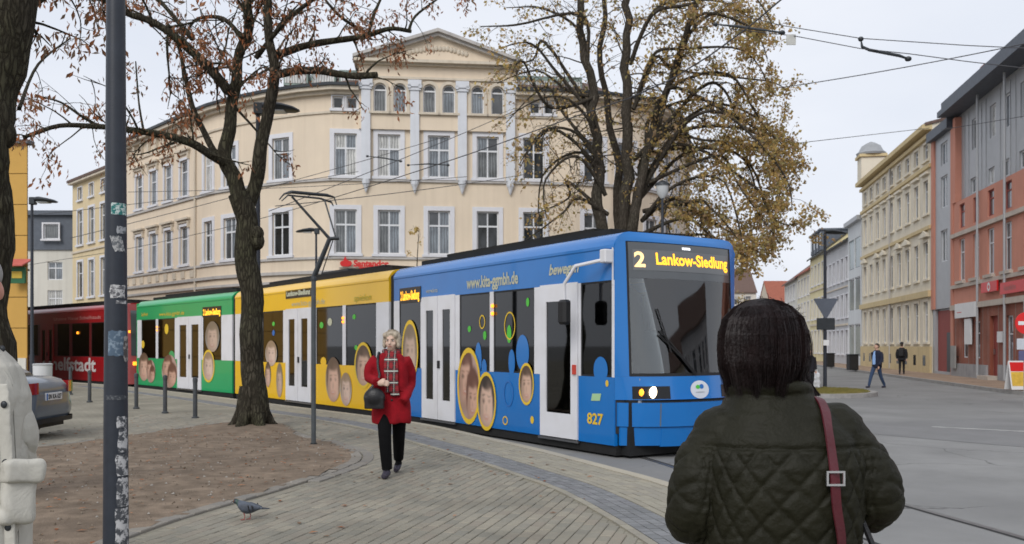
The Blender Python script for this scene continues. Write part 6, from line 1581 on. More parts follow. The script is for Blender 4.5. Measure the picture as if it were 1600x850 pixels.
# no entry sign at the right edge
n0 = Vector((.5725*24.5, 24.5, ROADZ)); NE = thing('road_sign', 'red no entry sign on a grey pole with plates below', 'road sign', tuple(n0))
b = MB(); b.lathe([(.035, ROADZ-.1), (.035, 2.75)], (n0.x, n0.y, 0), 10); b.build('pole', M_grym, NE, smooth=True)
def rdisc(c, r, th, m, nm, parent, n=28):
    b = MB(); b.rings([[c+Vector((rr*math.cos(t), -y, rr*math.sin(t))) for t in [2*math.pi*k/n for k in range(n)]] for rr, y in ((r, 0), (r, th))]); return b.build(nm, m, parent)
c = Vector((n0.x, n0.y-.04, CAMH+(540-505)/F*24.5)); sd_ = rdisc(c, .3, .02, M_sred, 'sign_disc', NE)
b = MB(); b.bx(c.x-.22, c.x+.22, c.y-.026, c.y-.021, c.z-.05, c.z+.05); b.build('white_bar', M_swhite, sd_)
b = MB(); b.bx(c.x-.25, c.x+.3, c.y-.02, c.y, c.z-.72, c.z-.42); b.build('plate', mat('plate_white', (.5, .52, .56), .5), NE)
b = MB(); b.bx(c.x-.2, c.x+.3, c.y-.02, c.y, c.z-1.02, c.z-.75); b.build('plate', mat('plate_blue', (.1, .1, .2), .5), NE)
# advertising board on the pavement
a0 = Vector((.5675*30.5, 30.5, -.035)); AB = thing('pavement_board', 'red and yellow advertising board on the pavement before the brick front', 'sign', tuple(a0))
for s, dy in ((1, 0), (-1, .45)):
    b = MB(); b.add([(a0.x-.3, a0.y+dy, 0), (a0.x+.35, a0.y+dy, 0), (a0.x+.35, a0.y+.22, .98), (a0.x-.3, a0.y+.22, .98), (a0.x-.3, a0.y+dy+.02, 0), (a0.x+.35, a0.y+dy+.02, 0), (a0.x+.35, a0.y+.24, .98), (a0.x-.3, a0.y+.24, .98)], [(0, 1, 2, 3), (4, 7, 6, 5), (0, 4, 5, 1), (1, 5, 6, 2), (2, 6, 7, 3), (3, 7, 4, 0)]); bd = b.build('board', M_swhite, AB)
    if s == 1:
        for z0, z1, m in ((.62, .93, M_sred), (.12, .6, mat('poster_yellow', (.65, .42, .06), .6, .3, 5))):
            b = MB(); y = lambda z: a0.y+.22*z/.98-.004
            b.add([(a0.x-.26, y(z0), z0), (a0.x+.31, y(z0), z0), (a0.x+.31, y(z1), z1), (a0.x-.26, y(z1), z1)], [(0, 1, 2, 3)]); b.build('poster', m, bd, recalc=False)
# two black waste bins by the far pavement
for k, (px, py) in enumerate(((1332, 578), (1296, 573))):
    gg = G(px, py, -.035); b = MB(); b.bx(gg.x-.28, gg.x+.28, gg.y-.3, gg.y+.3, -.035, .9, bev=.03); T = thing('waste_bin', ['black wheeled waste bin before the white teal glazed house', 'black wheeled waste bin behind the island sign post'][k], 'bin', tuple(gg), 'waste bins up the street'); b.build('body', M_black, T)
    b = MB(); b.bx(gg.x-.31, gg.x+.31, gg.y-.34, gg.y+.32, .901, .97, bev=.02); b.build('lid', M_dark, T)

# ------------------------------------------------------------------ overhead wires
M_wire = mat('wire', (.06, .06, .065), .6, 0)
def wire(label, pts, r=.012, name='overhead_wire', group='overhead wires', sag=.0):
    pts = [Vector(p) for p in pts]
    if len(pts) == 2 and sag:
        pts = [pts[0].lerp(pts[1], k/10)-Vector((0, 0, sag*(1-(2*k/10-1)**2))) for k in range(11)]
    b = MB(); b.tube(pts, r, 5); return tag(b.build(name, M_wire), label, 'wire' if 'wire' in name else 'bracket', group)
cw = [Vector((p.x, p.y, 5.62)) for p in cp[::3]]
wire('contact wire running over the tram track', cw, .011, group=None)
H1 = P(870, 178, 41); wire('thin span wire from the house past the tree to the salmon roof', [P(1205, 139, 33), P(1700, 47, 24)], .016, sag=.1, group=None)
wire('upper catenary wire crossing the sky above the tree', [P(1150, 22, 20), P(1222, 40, 19), P(1345, 60, 18), P(1510, 71, 17), P(1700, 80, 16)], .009, group=None)
wire('lower catenary wire with square tag crossing the sky', [P(1140, 45, 20), P(1240, 56, 19), P(1345, 76, 18), P(1420, 84, 17.5), P(1510, 96, 17), P(1700, 118, 16)], .009, group=None)
wire('thin wire from the tree to the ochre house roof', [P(1190, 230, 40), P(1452, 200, 50)], .016, group=None)
wire('thin wire across the grey metal cladding', [P(1470, 203, 44), P(1640, 175, 33)], .014, group=None)
for k, (a_, c_) in enumerate(((P(60, 335, 36), P(560, 268, 39)), (P(110, 372, 34), P(700, 212, 38)), (P(420, 330, 30), P(900, 130, 36)), (P(430, 322, 26), P(880, 262, 40)), (P(200, 300, 40), P(730, 276, 39)))):
    wire(['thin wire from the red tram across the curved wall of the cream house', 'thin wire rising over the pantograph to the pilasters', 'steep thin wire from the pantograph up to the frieze windows', 'thin wire from the pantograph head to the right of the pilasters', 'thin wire along the string course of the cream house'][k], [a_, c_], .013, sag=.12)
def pull(label, pts): 
    b = MB(); b.tube(pts, [.012]+[.032]*(len(pts)-2)+[.02] if len(pts) > 2 else .03, 6); b.ell(pts[-1], (.07, .06, .05), 8, 6); b.ell(pts[0], (.06, .05, .05), 8, 6)
    return tag(b.build('wire_bracket', M_dark), label, 'bracket')
pull('black insulated wire arm beside the tree top', [P(1118, 38, 20), P(1150, 41, 19.8), P(1222, 51, 19)])
pull('black insulated wire arm hanging in the open sky', [P(1345, 61, 18), P(1347, 73, 18), P(1358, 78, 18), P(1405, 87, 17.5), P(1419, 92, 17.5)])
pull('black insulated wire arm in front of the second floor windows', [P(574, 244, 37), P(600, 247, 37), P(626, 252, 37)])
pull('black insulated wire arm before the middle window', [P(638, 258, 37), P(670, 256, 37), P(700, 258, 37)])
q = P(1236, 62, 19); b = MB(); b.bx(q.x-.1, q.x+.1, q.y-.01, q.y+.01, q.z-.11, q.z+.11); tag(b.build('wire_tag', mat('tag_grey', (.5, .5, .47), .6, .2, 9)), 'small square grey tag hanging on the catenary wire', 'tag')

# ------------------------------------------------------------------ silver car (rear seen, pointing left)
M_car = mat('silver_blue_paint', (.12, .15, .195), .28, .05, 2, metal=.3, coat=.6)
M_cgl = mat('car_glass', (.03, .035, .04), .05, .1, 2, spec=.7)
CX, CY = -7.45, 14.55
CR = thing('parked_car', 'silver saloon car parked with its tail to the forecourt', 'car', (CX-2.3, CY, 0))
XM = Matrix.Translation((CX, CY, 0)) @ Matrix.Rotation(R(2), 4, 'Z')
def srect(hw, z0, z1, r, n=5, top=1.0):
    pts = []
    for (cx, cz_, a0, ww) in ((hw-r, z0+r, -90, 1), ((hw*top-r), z1-r, 0, 1), (-(hw*top-r), z1-r, 90, 1), (-(hw-r), z0+r, 180, 1)):
        for k in range(n): a = R(a0+90*k/(n-1)); pts.append((cx+r*math.cos(a), cz_+r*math.sin(a)))
    return pts
def loft(mb, st):      # st: (x behind-front, halfwidth, z0, z1, r, top)
    mb.rings([[Vector((x, y, z)) for y, z in srect(hw, z0, z1, r, 6, tp)] for x, hw, z0, z1, r, tp in st])
b = MB(XM); loft(b, [(-.0, .55, .42, .72, .1, .95), (-.03, .72, .33, .86, .17, .9), (-.14, .84, .3, .95, .2, .86), (-.3, .9, .3, .99, .2, .84), (-.8, .91, .28, 1.0, .18, .86), (-2.2, .91, .26, .98, .15, .9), (-3.3, .9, .26, .95, .15, .88), (-4.1, .88, .28, .84, .15, .86), (-4.45, .8, .32, .72, .14, .86), (-4.6, .6, .36, .6, .1, .9)])
body = b.build('body', M_car, CR, smooth=True, sharp=50)
b = MB(XM); loft(b, [(-.62, .62, .98, 1.05, .03, .9), (-.9, .68, .97, 1.2, .08, .84), (-1.3, .7, .96, 1.39, .12, .78), (-1.9, .71, .96, 1.45, .12, .77), (-2.5, .71, .95, 1.42, .12, .77), (-2.9, .7, .94, 1.24, .1, .8), (-3.35, .64, .92, .98, .02, .9)]); b.build('cabin', M_car, CR, smooth=True, sharp=50)
b = MB(XM); b.add([(-.72, -.5, 1.075), (-.72, .5, 1.075), (-1.26, .46, 1.40), (-1.26, -.46, 1.40)], [(0, 1, 2, 3)]); b.build('rear_window', M_cgl, CR)
for s in (-1, 1):
    for x0, x1 in ((-1.1, -1.85), (-1.95, -2.75)):
        b = MB(XM); b.add([(x0, s*.712, 1.02), (x1, s*.715, 1.02), (x1+.1, s*.62, 1.35), (x0-.15, s*.62, 1.35)], [(0, 1, 2, 3)]); b.build('side_window', M_cgl, CR)
    b = MB(XM)
    b.rings([[Vector((x, s*y, z)) for x, y, z in ((-.3, .905, z_), (-.1, .86, z_), (-.025, .72, z_), (-.0, .5, z_+.005))] for z_ in (.73, .91)], caps=False, closed=False); tl = b.build('tail_light', mat('tail_lamp', (.3, .008, .01), .2, .15, 8, coat=.6), CR, smooth=True)
    for v in tl.data.vertices: v.co.x += .012
    for x in (-.88, -3.55):
        b = MB(XM @ Matrix.Translation((x, s*.8, .31)) @ Matrix.Rotation(R(90), 4, 'X')); b.lathe([(.2, -.1), (.31, -.1), (.315, .0), (.31, .1), (.2, .1)], (0, 0, 0), 24); wh = b.build('wheel', M_black, CR, smooth=True)
        b = MB(XM @ Matrix.Translation((x, s*.8, .31)) @ Matrix.Rotation(R(90), 4, 'X')); b.lathe([(.2, -.07), (.2, .07)], (0, 0, 0), 20); b.build('rim', M_steel, wh)
        b = MB(XM @ Matrix.Translation((x, s*.86, .34)) @ Matrix.Rotation(R(90), 4, 'X')); b.lathe([(.36, -.055), (.36, .055)], (0, 0, 0), 24); b.build('wheel_arch', M_black, CR)
    b = MB(XM); b.bx(-3.0, -2.85, s*.93-.09, s*.93+.09, .98, 1.1, bev=.03); b.build('mirror', M_car, CR)
b = MB(XM); b.rings([[Vector((x, y, z)) for z in (.26, .3, .335)] for x, y in ((-.28, -.9), (-.06, -.82), (.022, -.6), (.034, 0), (.022, .6), (-.06, .82), (-.28, .9))], caps=False, closed=False); b.build('lower_bumper', M_black, CR, smooth=True)
b = MB(XM); b.bx(-.03, .02, -.27, .27, .62, .74, bev=.005); pl_ = b.build('number_plate', M_swhite, CR)
b = MB(XM); b.bx(.0205, .022, -.265, -.22, .625, .735); b.build('plate_band', M_prb, pl_)
vs_, fs_ = text_geom('SN KA 627', .1, .004); xm = max(v[0] for v in vs_); b = MB(XM); b.add([(.0222, -.2+v[0]*.44/xm, .645+v[1]) for v in vs_], fs_); b.build('lettering', M_black, pl_, recalc=False)
b = MB(XM); b.bx(-2.9, -.2, -.8, .8, .16, .33); b.build('underbody', M_black, CR)
# ------------------------------------------------------------------ people
def blob(shapes, voxel=.012, smooth=6):
    """closed overlapping volumes -> one continuous smooth surface; returns a mesh in world space"""
    me = bpy.data.meshes.new('blob'); me.from_pydata(shapes.v, [], shapes.f)
    b = bmesh.new(); b.from_mesh(me); bmesh.ops.recalc_face_normals(b, faces=b.faces); b.to_mesh(me); b.free()
    o = bpy.data.objects.new('blob', me); COL.objects.link(o)
    m = o.modifiers.new('r', 'REMESH'); m.mode = 'VOXEL'; m.voxel_size = voxel
    if smooth: k = o.modifiers.new('s', 'SMOOTH'); k.iterations = smooth; k.factor = .5
    dg = bpy.context.evaluated_depsgraph_get(); dg.update()
    r = bpy.data.meshes.new_from_object(o.evaluated_get(dg)); bpy.data.objects.remove(o); bpy.data.meshes.remove(me)
    return r
def arr(me):
    co = np.empty(len(me.vertices)*3); me.vertices.foreach_get('co', co); no = np.empty(len(me.vertices)*3); me.vertices.foreach_get('normal', no)
    return co.reshape(-1, 3), no.reshape(-1, 3)
def place(me, name, mats, parent, assign=None, disp=None, smooth=True):
    co, no = arr(me)
    if disp is not None: co = co+no*disp(co, no)[:, None]
    off = np.array(wloc(parent)); me.vertices.foreach_set('co', (co-off).ravel())
    me.materials.clear()
    for m in (mats if isinstance(mats, (list, tuple)) else [mats]): me.materials.append(m)
    if assign is not None:
        cen = np.empty(len(me.polygons)*3); me.polygons.foreach_get('center', cen); cen = cen.reshape(-1, 3)+off
        me.polygons.foreach_set('material_index', assign(cen).astype(int))
    me.polygons.foreach_set('use_smooth', [True]*len(me.polygons)); me.update(); me.name = name
    o = bpy.data.objects.new(name, me); COL.objects.link(o); o.parent = parent
    return o
def limb(mb, pts, rs, n=12, flat=None): mb.tube(smooth_path(pts, 4), list(np.interp(np.linspace(0, len(pts)-1, (len(pts)-1)*4+1), range(len(pts)), rs)), n, flat=flat)
def torso(mb, st, n=24, M=None):   # st: (cx, cy, z, rx, ry, power)
    rg_ = []
    for cx, cy, z, rx, ry in st:
        ring = []
        for k in range(n):
            a = 2*math.pi*k/n; c, s = math.cos(a), math.sin(a); e = 2/2.5
            v = Vector((cx+rx*math.copysign(abs(c)**e, c), cy+ry*math.copysign(abs(s)**e, s), z)); ring.append(M @ v if M else v)
        rg_.append(ring)
    mb.rings(rg_)
def hand(mb, wrist, direction, up, size=1.0, curl=.5, side=1):
    """palm and five bent fingers; direction = along the hand, up = back of the hand"""
    d = Vector(direction).normalized(); u = Vector(up); u = (u-d*u.dot(d)).normalized(); s = d.cross(u)*side; w = Vector(wrist)
    mb.tube([w, w+d*.03*size, w+d*.085*size], [.026*size, .036*size, .034*size], 10, flat=(1, .55) if False else None)
    for k, (o, L) in enumerate(((-.03, .062), (-.01, .075), (.011, .07), (.03, .055))):
        p = w+d*.08*size+s*o*size; c1 = (d*math.cos(curl*.6)-u*math.sin(curl*.6)); c2 = (d*math.cos(curl*1.6)-u*math.sin(curl*1.6)); c3 = (d*math.cos(curl*2.4)-u*math.sin(curl*2.4))
        mb.tube([p, p+c1*L*.45*size, p+c1*L*.45*size+c2*L*.33*size, p+c1*L*.45*size+c2*L*.33*size+c3*L*.25*size], [.0095*size, .009*size, .0085*size, .007*size], 8)
    p = w+d*.025*size-s*.03*size; t = (d*.7-s*.65-u*.25).normalized(); t2 = (d*.95-s*.1-u*.35).normalized()
    mb.tube([p, p+t*.035*size, p+t*.035*size+t2*.03*size], [.012*size, .0105*size, .008*size], 8)

M_skin = mat('skin', (.56, .35, .26), .55, .12, 14, spec=.3)
M_skin2 = mat('skin_pale', (.6, .42, .33), .55, .1, 14, spec=.3)
M_eye = mat('eye_dark', (.02, .015, .012), .2, 0)
M_lip = mat('lip', (.4, .14, .12), .5, 0)

def head_shapes(mb, c, s, M=None):
    """head centred on c (middle of the skull), looking along -y of M; s = head height /0.225"""
    X = (M or Matrix()).to_4x4(); X = Matrix.Translation(c) @ X @ Matrix.Scale(s, 4)
    h = MB(X)
    h.ell((0, .012, .025), (.074, .092, .09), 20, 14); h.ell((0, -.025, -.04), (.055, .062, .072), 18, 12); h.ell((0, -.05, -.088), (.026, .025, .022), 12, 8)
    h.tube([(0, -.083, .012), (0, -.104, -.028), (0, -.09, -.036)], [.009, .014, .009], 8)
    for k in (-1, 1):
        h.ell((k*.076, .012, -.008), (.01, .018, .03), 10, 8); h.ell((k*.04, -.055, -.03), (.026, .022, .024), 10, 8)
        h.tube([(k*.012, -.085, .028), (k*.045, -.075, .03)], [.008, .007], 8)
    h.ell((0, -.078, -.058), (.022, .012, .009), 10, 6)
    mb.v += [] ; n = len(mb.v); mb.v.extend(h.v); mb.f.extend([tuple(i+n for i in f) for f in h.f]); mb.mi.extend(h.mi)
    return X
def face_parts(root, body, X, brow=(.12, .08, .05)):
    for k in (-1, 1):
        b = MB(X); b.ell((k*.031, -.0735, .009), (.0135, .006, .0065), 10, 6); e = b.build('eye', mat('eye_white', (.6, .58, .56), .3, 0), root, smooth=True)
        b = MB(X); b.ell((k*.031, -.0785, .009), (.006, .003, .006), 8, 6); b.build('iris', M_eye, e, smooth=True)
        b = MB(X); b.tube([(k*.014, -.092, .027), (k*.032, -.09, .033), (k*.05, -.076, .028)], [.003, .0035, .002], 6); b.build('eyebrow', mat('brow', brow, .9, .1), root, smooth=True)
    b = MB(X); b.tube([(-.022, -.083, -.06), (-.008, -.091, -.057), (0, -.0915, -.0585), (.008, -.091, -.057), (.022, -.083, -.06)], [.002, .005, .005, .005, .002], 6); b.build('mouth', M_lip, root, smooth=True)

# --- woman in the red coat
def wpt(px, py, d=10.34): return P(px, py, d)
RX, RY = wpt(607, 743).x, 10.34
W = thing('person', 'grey blonde woman in a red coat and plaid scarf walking on the paving', 'person', (RX, RY, 0))
c = lambda dx, dy, z: Vector((RX+dx, RY+dy, z))
b = MB()      # legs, neck, head, hands: the body
for s, fy, kn, xo in ((-1, -.16, -.15, -.02), (1, .36, .1, .0)):     # s=-1: her right leg, forward
    limb(b, [c(s*.085+.045, 0, .86), c(s*.062+.045+xo*.2, kn, .48), c(s*.028+.04+xo*.4, fy+.02, .09 if s < 0 else .15)], [.1, .075, .06])
    f0 = c(s*.028+.04+xo*.4, fy+.05, .05 if s < 0 else .1)
    limb(b, [f0, c(s*.028+.035+xo*.4, fy-.06, .045 if s < 0 else .06), c(s*.03+.03+xo*.4, fy-.17, .035)], [.042, .043, .03])
torso(b, [(RX+.03, RY, .78, .15, .11), (RX+.03, RY, .95, .17, .125), (RX+.03, RY, 1.15, .15, .11), (RX+.025, RY, 1.33, .16, .1), (RX+.025, RY, 1.4, .08, .07)])
limb(b, [c(.03, .01, 1.34), c(.035, -.005, 1.43), c(.04, -.01, 1.5)], [.06, .052, .05])
HX = Matrix.Rotation(R(-8), 3, 'Z') @ Matrix.Rotation(R(4), 3, 'X')
Xh = head_shapes(b, c(.04, -.02, 1.553), .97, HX)
rh = wpt(597, 599, 10.05)
hand(b, rh+Vector((-.05, .03, -.0)), (1, -.25, .05), (0, -1, .4), 1.0, .8, 1)
bm_ = blob(b, .009, 3)
M_trou = mat('black_trousers', (.004, .004, .0045), .9, .3, 10, spec=.15); M_shoe = mat('dark_shoe', (.035, .03, .045), .6, .3, 12)
def as_w(p):
    r = np.zeros(len(p)); r[p[:, 2] < .95] = 1; r[p[:, 2] < .085] = 2
    r[(p[:, 2] > .95)] = 0; hnd = (np.linalg.norm(p-np.array(rh), axis=1) < .13); r[hnd] = 0; return r
body = place(bm_, 'body', [M_skin2, M_trou, M_shoe], W, as_w)
face_parts(W, body, Xh, (.3, .25, .18))
# coat
b = MB()
torso(b, [(RX+.03, RY, .61, .225, .165), (RX+.03, RY, .66, .23, .17), (RX+.03, RY, .8, .22, .16), (RX+.03, RY, 1.0, .2, .15), (RX+.03, RY, 1.15, .195, .145), (RX+.03, RY, 1.3, .185, .125), (RX+.03, RY, 1.385, .14, .1), (RX+.03, RY+.005, 1.43, .09, .08)])
sh_l = c(-.125, 0, 1.34); el_l = wpt(577, 590, 10.3); limb(b, [sh_l, (sh_l+el_l)/2+Vector((-.03, .02, .02)), el_l, el_l.lerp(rh, .55), rh+Vector((-.07, .03, 0))], [.075, .07, .062, .055, .05])
sh_r = c(.18, 0, 1.34); el_r = wpt(641, 600, 10.45); limb(b, [sh_r, (sh_r+el_r)/2+Vector((.03, .02, .02)), el_r, wpt(634, 618, 10.25), wpt(629, 628, 10.18)], [.075, .07, .064, .06, .056])
cm = blob(b, .012, 5)
M_coat = mat('red_wool', (.24, .005, .011), .85, .25, 9, bump=.3, bscale=200, spec=.2)
def coat_disp(p, n):
    f = np.sin((p[:, 0]-RX)*38+np.sin(p[:, 2]*7)*1.4)*.007*np.clip((1.15-p[:, 2])/.5, 0, 1)
    g_ = np.array([mnoise.noise((q[0]*11, q[1]*11, q[2]*8)) for q in p])*.009
    open_ = -np.exp(-((p[:, 0]-RX-.035)/.008)**2)*.01*(n[:, 1] < -.3)
    return f+g_+open_
coat = place(cm, 'coat', M_coat, W, disp=coat_disp)
for z in (1.22, 1.04, .88):
    b = MB(); b.ell(c(.06, -.16 if z < 1.1 else -.15, z), (.014, .008, .014), 10, 6); b.build('button', M_black, coat, smooth=True)
b = MB(); b.tube([c(.14, -.14, 1.0), c(.2, -.1, .97)], [.012, .012], 6); b.build('pocket_flap', M_coat, coat, smooth=True)
# hair: short bob
b = MB(Xh)
b.ell((0, .03, .04), (.094, .104, .084), 18, 12); b.ell((.02, -.03, .09), (.066, .042, .026), 14, 8)
for k in (-1, 1):
    b.ell((k*.083, .005, -.005), (.026, .055, .085), 12, 10); b.ell((k*.064, -.05, .072), (.03, .032, .035), 12, 8); b.ell((k*.085, -.02, -.05), (.022, .035, .035), 12, 8)
b.ell((0, .08, -.03), (.08, .04, .075), 14, 10)
hm = blob(b, .007, 2)
M_hairg = mat('hair_grey_blonde', (.4, .34, .26), .6, .4, 26, bump=.4, bscale=90)
place(hm, 'hair', M_hairg, W, disp=lambda p, n: np.array([mnoise.noise((q[0]*70, q[1]*70, q[2]*14)) for q in p])*.0035)
b = MB(Xh); rq = random.Random(8)
for k in range(420):
    a = rq.uniform(0, 6.283); e = rq.uniform(-.35, 1.35); dr_ = Vector((math.cos(a)*math.cos(e), math.sin(a)*math.cos(e), math.sin(e)))
    if dr_.y < -.2 and dr_.z < .75: continue
    p0 = Vector((dr_.x*.097, .026+dr_.y*.106, .038+dr_.z*.087)); dn = Vector((dr_.x*.35+rq.gauss(0, .3), dr_.y*.3+rq.gauss(0, .3), -1+.8*dr_.z*dr_.z)).normalized()
    b.tube([p0-dn*.02, p0+dr_*.004, p0+dn*.03], [.0018, .002, .0008], 3, caps=False)
b.build('hair_strands', M_hairg, [o for o in W.children if o.name.startswith('hair')][0], recalc=False, kind='stuff')
# scarf with a plaid weave
def plaid():
    m = bpy.data.materials.new('plaid_wool'); m.use_nodes = True; N = m.node_tree.nodes; L = m.node_tree.links; bs = N['Principled BSDF']; bs.inputs['Roughness'].default_value = .9
    t = N.new('ShaderNodeTexCoord'); sp = N.new('ShaderNodeSeparateXYZ'); L.new(t.outputs['Object'], sp.inputs[0]); last = None
    rg_ = N.new('ShaderNodeRGB'); rg_.outputs[0].default_value = (.24, .015, .02, 1); last = rg_.outputs[0]
    for ax, freq, th, col in (('X', 90, .1, (.025, .018, .02)), ('Z', 48, .0, (.025, .018, .02)), ('Z', 144, .93, (.3, .03, .035)), ('X', 90, .96, (.34, .3, .27)), ('Z', 48, .95, (.5, .5, .45))):
        mu = N.new('ShaderNodeMath'); mu.operation = 'MULTIPLY'; mu.inputs[1].default_value = freq; L.new(sp.outputs[ax], mu.inputs[0])
        si = N.new('ShaderNodeMath'); si.operation = 'SINE'; L.new(mu.outputs[0], si.inputs[0]); gt = N.new('ShaderNodeMath'); gt.operation = 'GREATER_THAN'; gt.inputs[1].default_value = th; L.new(si.outputs[0], gt.inputs[0])
        mx = N.new('ShaderNodeMixRGB'); mx.inputs[2].default_value = (*col, 1); L.new(gt.outputs[0], mx.inputs[0]); L.new(last, mx.inputs[1]); last = mx.outputs[0]
    L.new(last, bs.inputs['Base Color']); return m
b = MB()
rr = [c(.035+.078*math.cos(a), .0+.075*math.sin(a), 1.425+.012*math.sin(a*2+1)+.012*math.sin(a)) for a in [2*math.pi*k/16 for k in range(17)]]
b.tube(rr, .034, 10)
limb(b, [c(.03, -.085, 1.41), c(.02, -.145, 1.32), c(.035, -.175, 1.15), c(.045, -.185, .97)], [.04, .055, .062, .066], flat=(1, .3))
limb(b, [c(.06, -.08, 1.41), c(.085, -.14, 1.3), c(.085, -.17, 1.1), c(.1, -.175, .93)], [.035, .045, .05, .052], flat=(1, .3))
place(blob(b, .008, 3), 'scarf', plaid(), W)
# her bag hangs from the shoulder, held: a thing of its own
bp = wpt(585, 622, 10.08)
HB = thing('handbag', 'black soft shoulder bag at the side of the woman in red', 'bag', tuple(bp-Vector((0, 0, .13))))
b = MB(); b.ell(bp, (.125, .065, .12), 18, 12); b.bx(bp.x-.11, bp.x+.11, bp.y-.05, bp.y+.05, bp.z-.12, bp.z+.02)
M_leath = mat('black_leather', (.009, .009, .01), .4, .2, 12, bump=.3, bscale=60)
place(blob(b, .01, 8), 'pouch', M_leath, HB)
b = MB(); b.tube(smooth_path([bp+Vector((-.07, .0, .08)), wpt(592, 590, 10.14), c(-.1, -.14, 1.25), c(-.11, -.09, 1.36), c(-.11, .02, 1.425), c(-.12, .13, 1.3), c(-.2, .14, 1.05), bp+Vector((-.06, .09, .08))], 5), .014, 6, flat=(1, .5)); b.build('strap', M_leath, HB, smooth=True)

# --- woman in the foreground, seen from behind
FD = 2.2; KX = FD/F
def fp(px, py, dy=0): q = P(px, py, FD); return Vector((q.x, FD+dy, q.z))
FX = fp(1210, 0).x
FW = thing('person', 'dark haired woman in an olive quilted jacket seen from behind', 'person', (FX, FD, 0))
b = MB()
for s in (-1, 1):
    limb(b, [Vector((FX+s*.09, FD, .86)), Vector((FX+s*.095, FD+.01, .47)), Vector((FX+s*.1, FD, .09))], [.1, .068, .05]); limb(b, [Vector((FX+s*.1, FD-.04, .045)), Vector((FX+s*.105, FD+.08, .045)), Vector((FX+s*.115, FD+.17, .035))], [.042, .043, .03])
torso(b, [(FX, FD, .78, .16, .12), (FX, FD, .95, .18, .13), (FX, FD, 1.15, .15, .11), (FX, FD, 1.28, .16, .1), (FX, FD, 1.35, .09, .07)])
hc = fp(1193, 548, .02)
limb(b, [Vector((FX-.01, FD+.0, 1.3)), Vector((hc.x, FD+.01, 1.4)), hc], [.06, .052, .055])
HM = Matrix.Rotation(R(180-28), 3, 'Z')
Xf = head_shapes(b, hc, .97, HM)
hl_, hr_ = fp(1120, 835, .27), fp(1330, 815, .27)
hand(b, hl_, (.5, .85, .1), (0, 0, 1), 1.0, .8, 1); hand(b, hr_, (-.5, .85, .1), (0, 0, 1), 1.0, .8, -1)
def as_f(p):
    r = np.zeros(len(p)); r[p[:, 2] < .98] = 1; r[p[:, 2] < .08] = 2
    for h in (hl_, hr_): r[np.linalg.norm(p-np.array(h), axis=1) < .16] = 0
    return r
fb = place(blob(b, .009, 3), 'body', [M_skin, mat('dark_jeans', (.02, .024, .035), .9, .2, 10), M_shoe], FW, as_f)
face_parts(FW, fb, Xf, (.03, .02, .015))
# quilted jacket
b = MB(); cx0 = fp(1217, 0).x
torso(b, [(cx0, FD+.01, .72, .195, .15), (cx0, FD+.01, .85, .2, .155), (cx0, FD+.01, 1.0, .19, .15), (cx0, FD+.0, 1.12, .192, .15), (cx0, FD+.0, 1.22, .198, .145), (cx0-.004, FD+.0, 1.28, .178, .13), (cx0-.01, FD+.005, 1.325, .145, .11), (cx0-.018, FD+.01, 1.37, .108, .09), (cx0-.02, FD+.015, 1.395, .088, .078)], 32)
sl, sr = fp(1122, 682), fp(1312, 680)
b.ell(sl+Vector((.01, .01, -.0)), (.072, .085, .078)); b.ell(sr+Vector((-.01, .01, -.0)), (.072, .085, .078))
limb(b, [sl+Vector((.01, .01, 0)), fp(1098, 728, -.01), fp(1083, 785, -.015), fp(1084, 812, .015), fp(1100, 825, .12), hl_+Vector((0, -.04, 0))], [.07, .068, .064, .062, .058, .052], 16)
limb(b, [sr+Vector((-.01, .01, 0)), fp(1338, 722, -.01), fp(1361, 768, -.015), fp(1358, 792, .015), fp(1345, 805, .12), hr_+Vector((0, -.04, 0))], [.07, .07, .066, .064, .058, .052], 16)
# stand collar
b.tube([Vector((cx0-.022+.093*math.cos(a), FD+.012+.083*math.sin(a), 1.392+.01*math.sin(a)*-1)) for a in [2*math.pi*k/24 for k in range(25)]], .017, 10)
jm = blob(b, .005, 6)
YOKE = P(0, 703, FD-.14).z
def quilt(p, n):
    x = p[:, 0]-cx0; z = p[:, 2]; arm = np.abs(x) > .2; al = np.zeros(len(p))
    # arc-like coordinate round the back so diamonds keep their width
    u_ = x/np.sqrt(np.clip(1-(x/.23)**2, .25, 1)); a = .088
    q1 = (u_+(z-YOKE))/a; q2 = (u_-(z-YOKE))/a
    d1 = np.abs(q1-np.round(q1)); d2 = np.abs(q2-np.round(q2)); d = np.minimum(d1, d2)
    puff = .0085*np.clip(d/.2, 0, 1)**.5
    below = np.clip((YOKE-z)/.004, 0, 1); torso_ = np.clip((.225-np.abs(x))/.03, 0, 1)
    res = puff*below*torso_-.0045*below*torso_
    res += -.006*np.exp(-((z-YOKE)/.0045)**2)*torso_
    # sleeves: the same diamonds wider, plus crumple
    s_ = np.abs(x); q3 = (z*1.0+p[:, 1]*1.0)/.1; q4 = (z-p[:, 1])/.1
    d3 = np.minimum(np.abs(q3-np.round(q3)), np.abs(q4-np.round(q4))); slv = np.clip((np.abs(x)-.215)/.02, 0, 1)*(z < 1.26)
    res += .0075*np.clip(d3/.18, 0, 1)**.5*slv-.003*slv
    cr = np.array([mnoise.noise((q[0]*14, q[1]*14, q[2]*30))*.0028+mnoise.noise((q[0]*34+3, q[1]*30, q[2]*95))*.002+mnoise.noise((q[0]*5, q[1]*5, q[2]*7+9))*.004 for q in p])
    return res+cr
M_jack = mat('olive_nylon', (.0115, .011, .0048), .6, .2, 6, bump=.25, bscale=110, spec=.22)
jk = place(jm, 'jacket', M_jack, FW, disp=quilt)
